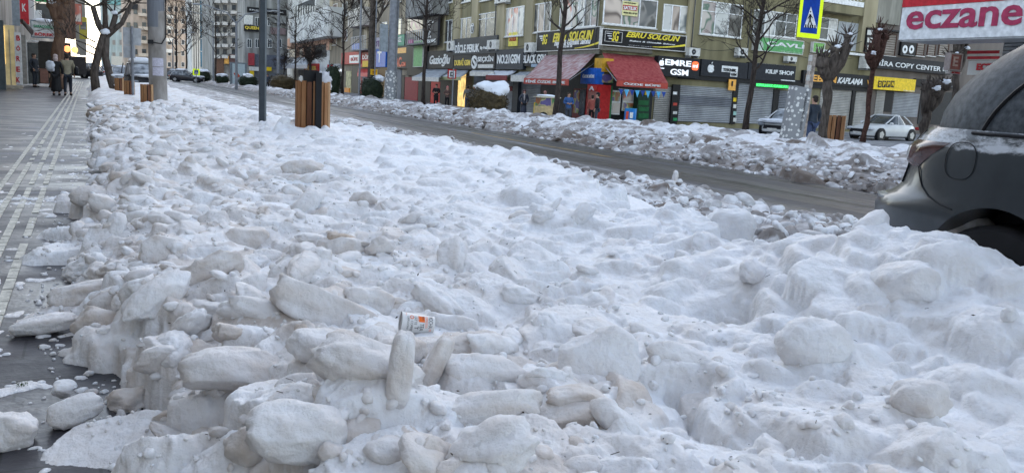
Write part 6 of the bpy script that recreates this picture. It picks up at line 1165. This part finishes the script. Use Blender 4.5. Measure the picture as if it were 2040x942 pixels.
# ------------------------------------------------------------------ chunks one can single out
def chunk(px,py,z,a,b,c,roll,yaw,tilt,label,dirt=.3,p=2.8,seed=0,amp=.13,name='snow_chunk',cat='snow chunk',group=None,m=None,cuts=3,sub=4,lift=.35):
    """a across the view, b away from the camera, c upwards (metres, half sizes); roll turns it in the picture plane"""
    q=atz(px,py,z)
    if z>.22 and z<.6:        # let it settle where the line of sight meets the heap
        for zz in np.arange(.85,.02,-.006):
            q=atz(px,py,zz)
            if zz-c*lift<=hq(q[0],q[1]): break
    az=math.atan2(q[0],q[1]); R_=Matrix.Rotation(-az+rad(yaw),3,'Z')@Matrix.Rotation(rad(roll),3,'Y')@Matrix.Rotation(rad(tilt),3,'X')
    r=np.random.default_rng(seed+100); a,b,c=(a*1.13,b*1.1,c*1.1) if c<.1 or a>.05 else (a,b,c); v,n1=clodshape(ICV,a,b,c,p,seed*3.3,np.array(R_),amp,cuts,r); me=bpy.data.meshes.new(name); me.from_pydata(v.tolist(),[],ICF.tolist()); me.polygons.foreach_set('use_smooth',[True]*len(me.polygons)); at=me.attributes.new('dirt','FLOAT','POINT'); at.data.foreach_set('value',np.clip(dirt*1.15+.05+.22*n1,0,1).astype(np.float32)); me.materials.append(m or M_ice); me.update()
    o=bpy.data.objects.new(name,me); COL.objects.link(o); o.location=V3(q); return tag(o,label,cat,group)
G1='single slabs and lumps on the near heap'
CH_=[ # px,py,z,a,b,c,roll,yaw,tilt,label,dirt,p
(955,822,.36,.165,.085,.062,-14,4,-12,'long pale slab like a loaf in the middle foreground, below the two upright fingers',.30,3.2),
(655,622,.37,.215,.10,.085,28,0,-8,'long thick slab sloping down to the right, left of the paper cup',.34,3.4),
(798,738,.34,.036,.038,.115,5,0,0,'left one of two upright snow fingers, standing straight below the paper cup',.30,3.2),
(866,728,.34,.034,.042,.110,24,0,0,'right one of two upright snow fingers, leaning to the right',.40,3.6),
(1195,725,.33,.13,.045,.15,-16,0,-42,'large smooth pointed plate leaning back right of the fingers',.06,2.4),
(965,742,.33,.125,.10,.065,4,10,0,'boulder shaped block just above the long pale loaf slab',.22,2.6),
(490,742,.38,.19,.11,.075,4,0,-10,'wide pale slab crowning the mass at the lower left',.34,3.0),
(1120,838,.30,.105,.05,.045,-12,0,6,'dark tan slab lying right of the long pale loaf slab',.42,3.2),
(1150,790,.33,.085,.05,.028,-3,10,0,'thin flat beige slab on top of the dark tan slab',.46,3.0),
(88,645,.05,.135,.07,.040,-6,0,0,'flat pointed slab lying out on the walkway at the left edge',.28,2.4),
(205,645,.10,.115,.07,.075,14,10,-10,'curved upright slab with a brown hollow, at the left edge of the heap',.55,2.8),
(165,583,.12,.15,.07,.05,-10,0,0,'upper one of the long beige slabs at the left edge of the heap',.40,2.8),
(262,592,.16,.17,.075,.06,-12,0,0,'broad beige slab just right of the long ones at the left edge',.42,3.0),
(150,815,.06,.085,.06,.05,-18,0,0,'small leaning lump on the walkway left of the lower left mass',.20,2.4),
(125,778,.04,.035,.035,.028,0,0,0,'fist sized round lump at the foot of the heap on the walkway',.15,2.2),
(18,860,.05,.075,.07,.055,12,0,0,'grey white lump lying alone on the wet walkway at the left edge',.30,2.8),
(686,480,.36,.085,.05,.045,24,0,0,'curled brown crust chunk in the middle of the heap',.85,2.4),
(592,860,.33,.115,.09,.07,8,0,0,'rounded block beside the dark crevice at the lower middle left',.22,2.6),
(640,690,.34,.10,.07,.05,10,0,0,'smooth round lump tucked under the long thick slab',.20,2.4),
(900,648,.33,.10,.07,.06,2,0,0,'plain white block touching the right side of the paper cup',.14,3.2),
(1835,795,.38,.075,.06,.055,-8,0,0,'pinkish pear shaped lump above a dark hollow at the lower right',.24,2.4),
(1302,768,.24,.017,.017,.017,0,0,0,'single snowball in the icy channel right of the pointed plate',.04,2.0),
(1905,480,.62,.16,.12,.13,-4,0,0,'tall block pushed up against the wheel of the grey car',.04,3.4),
(1800,565,.50,.12,.10,.085,-3,0,0,'squared block below the grey car bumper',.04,3.2),
(1455,455,.36,.16,.14,.14,0,0,0,'tall round shouldered block at the right crest of the heap',.03,3.0),
(1345,355,-.05,.05,.05,.13,3,0,0,'single upright tooth of snow standing on the brown rubble',.20,2.4),
(490,478,.33,.13,.10,.10,0,0,0,'round beige boulder of snow in the left middle of the heap',.42,2.3),
(330,505,.28,.12,.10,.09,4,0,0,'pair shaped lump near the left edge of the heap, above the beige slabs',.38,2.4),
(600,338,.35,.20,.14,.10,-8,0,0,'brownish lump in the upper middle of the heap behind the smooth snow field',.40,2.4),
(205,222,.20,.33,.20,.13,-12,0,0,'grey brown broken slab lying at the heap edge beside the far walkway',.75,3.0),
(1620,690,.40,.12,.10,.09,0,0,0,'cauliflower shaped lump right of the dark hollow',.03,2.2),
(735,600,.36,.10,.07,.06,10,0,0,'rounded end block leaning on the long thick slab',.28,2.6)]
for i,(px,py,z,a,b,c,ro,ya,ti,lab,di,p) in enumerate(CH_): chunk(px,py,z,a,b,c,ro,ya,ti,lab,di*1.0,p,seed=i,group=None,lift=.62 if 'upright snow' in lab else .12 if 'pointed plate' in lab else .25,amp=.06 if 'upright snow' in lab else .13,cuts=1 if 'upright snow' in lab else 3)
# paper cup
cz0=.40
for zz in np.arange(.8,.1,-.004):
    q_=atz(831,645,zz)
    if zz-.035<=hq(q_[0],q_[1]): cz0=zz; break
cp=Vector(atz(831,645,cz0)); t=thing('paper_cup',cp,'white paper cup with black and orange print lying on its side in the snow','cup'); az=math.atan2(cp.x,cp.y)
ax=Vector((math.cos(-az+.15),math.sin(-az+.15)*1,-.12)).normalized(); L_=.135
def cupring(s,r,n=40):
    b=cp+ax*(s-.5)*L_; u=Vector((0,0,1)); u=(u-ax*u.dot(ax)).normalized(); v=ax.cross(u); return [b+(u*math.cos(2*math.pi*k/n)+v*math.sin(2*math.pi*k/n))*r for k in range(n)]
m,N,L,b=newmat('printed_cup_paper'); b.inputs['Base Color'].default_value=(.72,.71,.69,1); b.inputs['Roughness'].default_value=.4
mb=MB(); mb.rings([cupring(1,.036),cupring(.06,.0435),cupring(.0,.0445)],capb=True,capt=False); obj('cup_wall',mb,m,t,smooth=True,angle=50)
mb=MB(); mb.rings([cupring(.012,.0455),cupring(-.012,.0468),cupring(-.02,.0455),cupring(-.012,.044)],capb=False,capt=False); obj('rim',mb,m,t,smooth=True)
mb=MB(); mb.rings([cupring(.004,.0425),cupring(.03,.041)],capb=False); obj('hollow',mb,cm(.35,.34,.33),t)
def cuptext(txt,s0,s1,a0,a1,m,name='print'):
    """wrap a text on the cup: s along the axis, a round it in degrees (0 up, positive towards the viewer)"""
    v,fs=textmesh(txt,1,1,.0,.0); out=[]
    for x,y,z in v:
        # reads round the cup, letters stand along the axis
        s=s0+(s1-s0)*y; a=rad(a0+(a1-a0)*x); r=.0446-.0086*s+.0007; u=Vector((0,0,1)); u=(u-ax*u.dot(ax)).normalized(); q=ax.cross(u); q=q if q.dot(Vector((0,-1,0)))>0 else -q; out.append(cp+ax*(s-.5)*L_+(u*math.cos(a)+q*math.sin(a))*r)
    mb=MB(); mb.add(out,fs); return obj(name,mb,m,t)
PB=cm(.03,.03,.03,.5); PO_=cm(.80,.16,.03,.5)
for txt,s0,s1,a0,a1,mm in (('MOCHA',.80,.93,15,95,PB),('ESPRESSO',.70,.77,20,95,PO_),('TEA',.54,.66,70,115,PB),('LATTE',.36,.44,30,80,PB),('COFFEE',.25,.32,60,118,PB),('CAPPUCCINO',.14,.20,35,110,PB),('T',.38,.50,88,108,PB),('o',.22,.34,25,50,PO_),('BREW',.60,.66,20,50,PB),('hot',.10,.13,5,30,PO_),('ICE',.84,.90,100,118,PO_),('MILK',.46,.50,20,60,PO_)): cuptext(txt,s0,s1,a0,a1,mm)
def cuppatch(s0,s1,a0,a1,m):
    n=6; vs=[]
    for i in range(n+1):
        for s in (s0,s1):
            a=rad(a0+(a1-a0)*i/n); r=.0446-.0086*s+.0004; u=Vector((0,0,1)); u=(u-ax*u.dot(ax)).normalized(); q=ax.cross(u); q=q if q.dot(Vector((0,-1,0)))>0 else -q; vs.append(cp+ax*(s-.5)*L_+(u*math.cos(a)+q*math.sin(a))*r)
    mb=MB(); mb.add(vs,[(2*i,2*i+2,2*i+3,2*i+1) for i in range(n)]); obj('orange_patch',mb,m,t)
cuppatch(.50,.68,22,62,PO_)
# small green tuft and grey pebbles of ice on the pavement
q=Vector(atz(42,770,.0)); mb=MB(); rn=random.Random(5)
for i in range(40):
    a=rn.uniform(0,6.28); r=rn.uniform(0,.03); s=q+Vector((math.cos(a)*r,math.sin(a)*r*.7,0)); mb.tube([s,s+Vector((rn.gauss(0,.008),rn.gauss(0,.008),rn.uniform(.008,.02)))],[.0016,.0006],3)
tag(obj('moss_tuft',mb,cm(.05,.09,.02,.8),base=q),'tiny dark green moss tuft on the wet walkway at the lower left','moss')
q=Vector(atz(340,757,.0)); 
# ------------------------------------------------------------------ people
def skinmesh(name,verts,edges,radii,m,parent,sub=2,root=0,voxel=None):
    me=bpy.data.meshes.new(name); me.from_pydata([tuple(v) for v in verts],edges,[]); o=bpy.data.objects.new(name,me); COL.objects.link(o); md=o.modifiers.new('s','SKIN'); 
    for i,r in enumerate(radii):
        rr=r if hasattr(r,'__len__') else (r,r); me.skin_vertices[0].data[i].radius=rr
    me.skin_vertices[0].data[root].use_root=True; sb=o.modifiers.new('u','SUBSURF'); sb.levels=sub; sb.render_levels=sub
    bpy.context.view_layer.update(); me2=bpy.data.meshes.new_from_object(o.evaluated_get(bpy.context.evaluated_depsgraph_get())); bpy.data.objects.remove(o); me2.materials.clear(); me2.materials.append(m); me2.polygons.foreach_set('use_smooth',[True]*len(me2.polygons)); o=bpy.data.objects.new(name,me2); COL.objects.link(o)
    if parent: o.parent=parent
    return o
SKIN=mat('skin',(.42,.25,.18),.5,amt=.08); HAIRM=cm(.03,.022,.018,.6); SHOE=cm(.025,.022,.02,.5); JEAN=cm(.05,.07,.13,.7)
def person(loc,head_,label,h=1.72,coat=BLACK,legs=BLACK,hat=None,hair=HAIRM,long=0,walk=.12,arms='down',scarf=None,bag=None,face=True,pack=None,woman=False):
    """head_: direction the person faces, radians from +X"""
    t=thing('person',loc,label,'person'); t.rotation_euler=(0,0,head_-math.pi/2); s=h/1.72      # local +Y is forward
    v=[];e=[];r=[]
    def add(p,rr,par=None): v.append((p[0]*s,p[1]*s,p[2]*s)); r.append((rr[0]*s,rr[1]*s) if hasattr(rr,'__len__') else rr*s); (e.append((par,len(v)-1)) if par is not None else None); return len(v)-1
    pel=add((0,0,.93),(.13,.10)); wa=add((0,0,1.08),(.12,.09),pel); chs=add((0,.01,1.28),(.15,.11),wa); nk=add((0,0,1.45),.055,chs); 
    hd=add((0,.02,1.55),(.072,.085),nk); ht=add((0,.02,1.66),(.066,.078),hd); nose=add((0,.105,1.585),.016,hd)
    feet=[];knees=[];hips=[]
    for sx in (-1,1):
        hp=add((sx*.09,0,.88),.085,pel); kn=add((sx*.10,sx*walk*.5+.03,.50),.058,hp); an=add((sx*.10,sx*walk-.02,.10),.040,kn); to=add((sx*.11,sx*walk+.12,.035),(.035,.028),an); knees.append(v[kn]); feet.append((v[an],v[to])); hips.append(v[hp])
        w0=.19 if not woman else .17; sh_=add((sx*w0,0,1.40),.055,chs)
        if arms=='fold': el=add((sx*.27,.02,1.14),.043,sh_); wr=add((sx*.10,.19,1.12),.032,el); hn=add((-sx*.0+sx*.02,.20,1.13),.034,wr)
        elif arms=='pocket': el=add((sx*.29,-.06,1.14),.043,sh_); wr=add((sx*.20,.08,.95),.032,el); hn=add((sx*.17,.11,.90),.034,wr)
        else: el=add((sx*.25,-.03,1.13),.043,sh_); wr=add((sx*.25,.06,.90),.030,el); hn=add((sx*.25,.09,.81),(.028,.036),wr)
        # fingers and thumb
        H0=Vector((v[hn][0]/s,v[hn][1]/s,v[hn][2]/s))
        for k in range(4): f1=add(H0+Vector((sx*.0,.018*(k-1.5),-.055)),.009,hn); add(H0+Vector((-sx*.012,.018*(k-1.5),-.088+.006*abs(k-1.5))),.008,f1)
        add(H0+Vector((-sx*.02,.045,-.03)),.010,hn)
    skinmesh('body',v,e,r,SKIN,t,2)
    # coat: torso and sleeves
    v=[];e=[];r=[]; hem=.80-long*.55
    a0=add((0,0,.98),(.165,.135)); a1=add((0,0,1.14),(.155,.12),a0); a2=add((0,.0,1.31),(.185,.135),a1); a3=add((0,-.005,1.44),(.10,.085),a2); lo_=add((0,0,hem+.04),(.175+.05*long,.14+.04*long),a0); add((0,0,hem),(.18+.06*long,.145+.05*long),lo_)
    for sx in (-1,1):
        w0=.19 if not woman else .17; q=add((sx*w0,0,1.39),.077,a2)
        if arms=='fold': el=add((sx*.27,.02,1.14),.062,q); add((sx*.13,.18,1.12),.05,el)
        elif arms=='pocket': el=add((sx*.29,-.06,1.14),.062,q); add((sx*.20,.09,.94),.05,el)
        else: el=add((sx*.25,-.03,1.13),.062,q); add((sx*.25,.055,.91),.048,el)
    skinmesh('coat',v,e,r,coat,t,2)
    v=[];e=[];r=[]; p0=add((0,0,.90),(.15,.12))
    for i,sx in enumerate((-1,1)): hq_=add((sx*.09,0,.84),.098,p0); kq=add((sx*.10,sx*walk*.5+.03,.50),.07,hq_); add((sx*.10,sx*walk-.02,.12),.055,kq)
    skinmesh('trousers',v,e,r,legs,t,2)
    for i in range(2):
        mb=MB(); a_,b_=feet[i]; mb.blob(((a_[0]+b_[0])/2,(a_[1]+b_[1])/2,.05*s),(.055*s,.14*s,.055*s),2,.05,1,1,power=2.6); o=obj('shoe',mb,SHOE,None,smooth=True); o.parent=t
    def lb(name,c,rr,m,pw=2.,amp=.05,sub=3): mb=MB(); mb.blob((c[0]*s,c[1]*s,c[2]*s),[q*s for q in rr],sub,amp,2,3,power=pw); o=obj(name,mb,m,None,smooth=True); o.parent=t; return o
    if hat is not None: lb('hat',(0,.0,1.665),(.095,.11,.085),hat); 
    if woman and hat is not None: lb('headscarf',(0,-.02,1.55),(.10,.105,.13),hat)
    elif hair is not None: lb('hair',(0,-.015,1.655),(.087,.10,.07),hair); lb('hair',(0,-.05,1.59),(.08,.062,.09),hair)
    for sx in (-1,1): lb('eye',(sx*.028,.092,1.615),(.011,.008,.008),cm(.02,.02,.02,.2),2,0,2)
    lb('mouth',(0,.094,1.545),(.024,.008,.007),cm(.30,.10,.09),2,0,2)
    for sx in (-1,1): lb('ear',(sx*.078,.01,1.60),(.012,.022,.032),SKIN,2,0,2)
    if scarf is not None: lb('scarf',(0,.03,1.44),(.11,.11,.055),scarf); lb('scarf_end',(.03,.15,1.25),(.05,.03,.20),scarf)
    if pack is not None: lb('backpack',(0.02,-.20,1.20),(.16,.10,.24),pack,3)
    return t
def pplace(px,py,d): 
    return tuple(dep(px,py,d))
# two people walking away on the near walkway, one waiting by the door
c=atz(113,190.5,0.0); person(tuple(c),math.pi/2,'person in a long black coat and pale headscarf, left of the pair walking away',1.64,coat=BLACK,legs=BLACK,hat=cm(.45,.36,.34),long=1.15,walk=.04,woman=True)
q=Vector(dep(100,132,33.5)); t2=thing('white_bag',q,'white bulky bag carried by the person in the long black coat','bag'); mb=MB(); mb.blob(q,(.15,.12,.20),3,.3,2,3,power=2.6); obj('sack',mb,cm(.50,.52,.56,.5),t2,smooth=True); mb=MB(); mb.tube([q+Vector((-.08,0,.2)),q+Vector((0,0,.42)),q+Vector((.1,0,.22))],.012,6); obj('handle',mb,BLACK,t2)
c=atz(136,191,0.0); person(tuple(c),math.pi/2,'person in an olive beige jacket and dark trousers walking away, right of the pair',1.72,coat=cm(.27,.24,.17,.8),legs=cm(.02,.025,.035),hair=HAIRM,walk=.08)
q=Vector(c)+Vector((.33,-.02,1.02)); t2=thing('shoulder_bag',q,'dark shoulder bag hanging at the side of the person in the olive jacket','bag'); mb=MB(); mb.blob(q,(.09,.15,.19),3,.12,2,2,power=3); obj('pouch',mb,BLACK,t2,smooth=True); mb=MB(); mb.tube([q+Vector((0,.1,.15)),q+Vector((-.12,.02,.46)),q+Vector((0,-.1,.15))],.012,6); obj('strap',mb,BLACK,t2)
c=atd(70,44.5,0.0); person(tuple(c),-.6,'person in dark clothes standing sideways by the white framed shop door',1.75,coat=cm(.03,.035,.045),legs=cm(.03,.035,.045),walk=.02,arms='pocket')
PG=-.42
person(tuple(atd(868,63,PG)),-2.2,'person in a long black coat standing before the red lit door, left of two',1.72,coat=BLACK,long=.5,walk=.02,arms='fold')
person(tuple(atd(890,62,PG)),-2.0,'person in a pink headscarf and brown jacket beside the long black coat',1.62,coat=cm(.12,.07,.06),legs=BLACK,hat=cm(.50,.16,.16),woman=True,walk=.03,arms='fold')
person(tuple(atd(930,59,PG)),1.3,'person in a grey hooded jacket and blue jeans behind the snow capped shrub',1.75,coat=cm(.16,.155,.15),legs=JEAN,walk=.05)
person(tuple(atd(943,58,PG)),-2.6,'person with a white cap in dark clothes left of the huge snow cap',1.78,coat=cm(.04,.04,.05),legs=cm(.04,.04,.05),hat=LET,walk=.02,arms='pocket')
person(tuple(atd(1042,52,PG)),-1.7,'person in a long dark blue coat with a pale hanging scarf, between the awnings',1.68,coat=cm(.05,.055,.075),legs=BLACK,hat=cm(.10,.05,.055),woman=True,long=.9,scarf=cm(.42,.38,.37),walk=.02,arms='pocket')
person(tuple(atd(1083,50,PG)),-1.6,'person in a pink cap behind the food cart',1.66,coat=cm(.2,.12,.1),hat=cm(.5,.25,.22),walk=.02,arms='fold')
person(tuple(atd(1130,45.5,PG)),-1.8,'person in a bright blue puffer jacket under the faded red awning',1.68,coat=cm(.04,.10,.26,.6),legs=cm(.06,.07,.09),walk=.02,arms='fold')
person(tuple(atd(1177,46.5,PG)),1.0,'person in a dull red jacket partly hidden behind the one in black',1.6,coat=cm(.32,.08,.06),legs=BLACK,walk=.02)
person(tuple(atd(1187,45,PG)),2.4,'person in a black jacket and black cap in front of the red fridge',1.74,coat=BLACK,legs=cm(.05,.06,.08),hat=BLACK,walk=.04)
person(tuple(atd(1612,27,-.15)),1.57,'person in a dark jacket and blue jeans half hidden behind the dotted panel',1.75,coat=cm(.03,.04,.055),legs=JEAN,walk=.05)
person(tuple(atd(533,88,-.3)),-2.0,'small distant person in dark clothes left of the brown hedge',1.7,coat=cm(.04,.05,.07),walk=.05)
for o in list(COL.objects): strip(o)
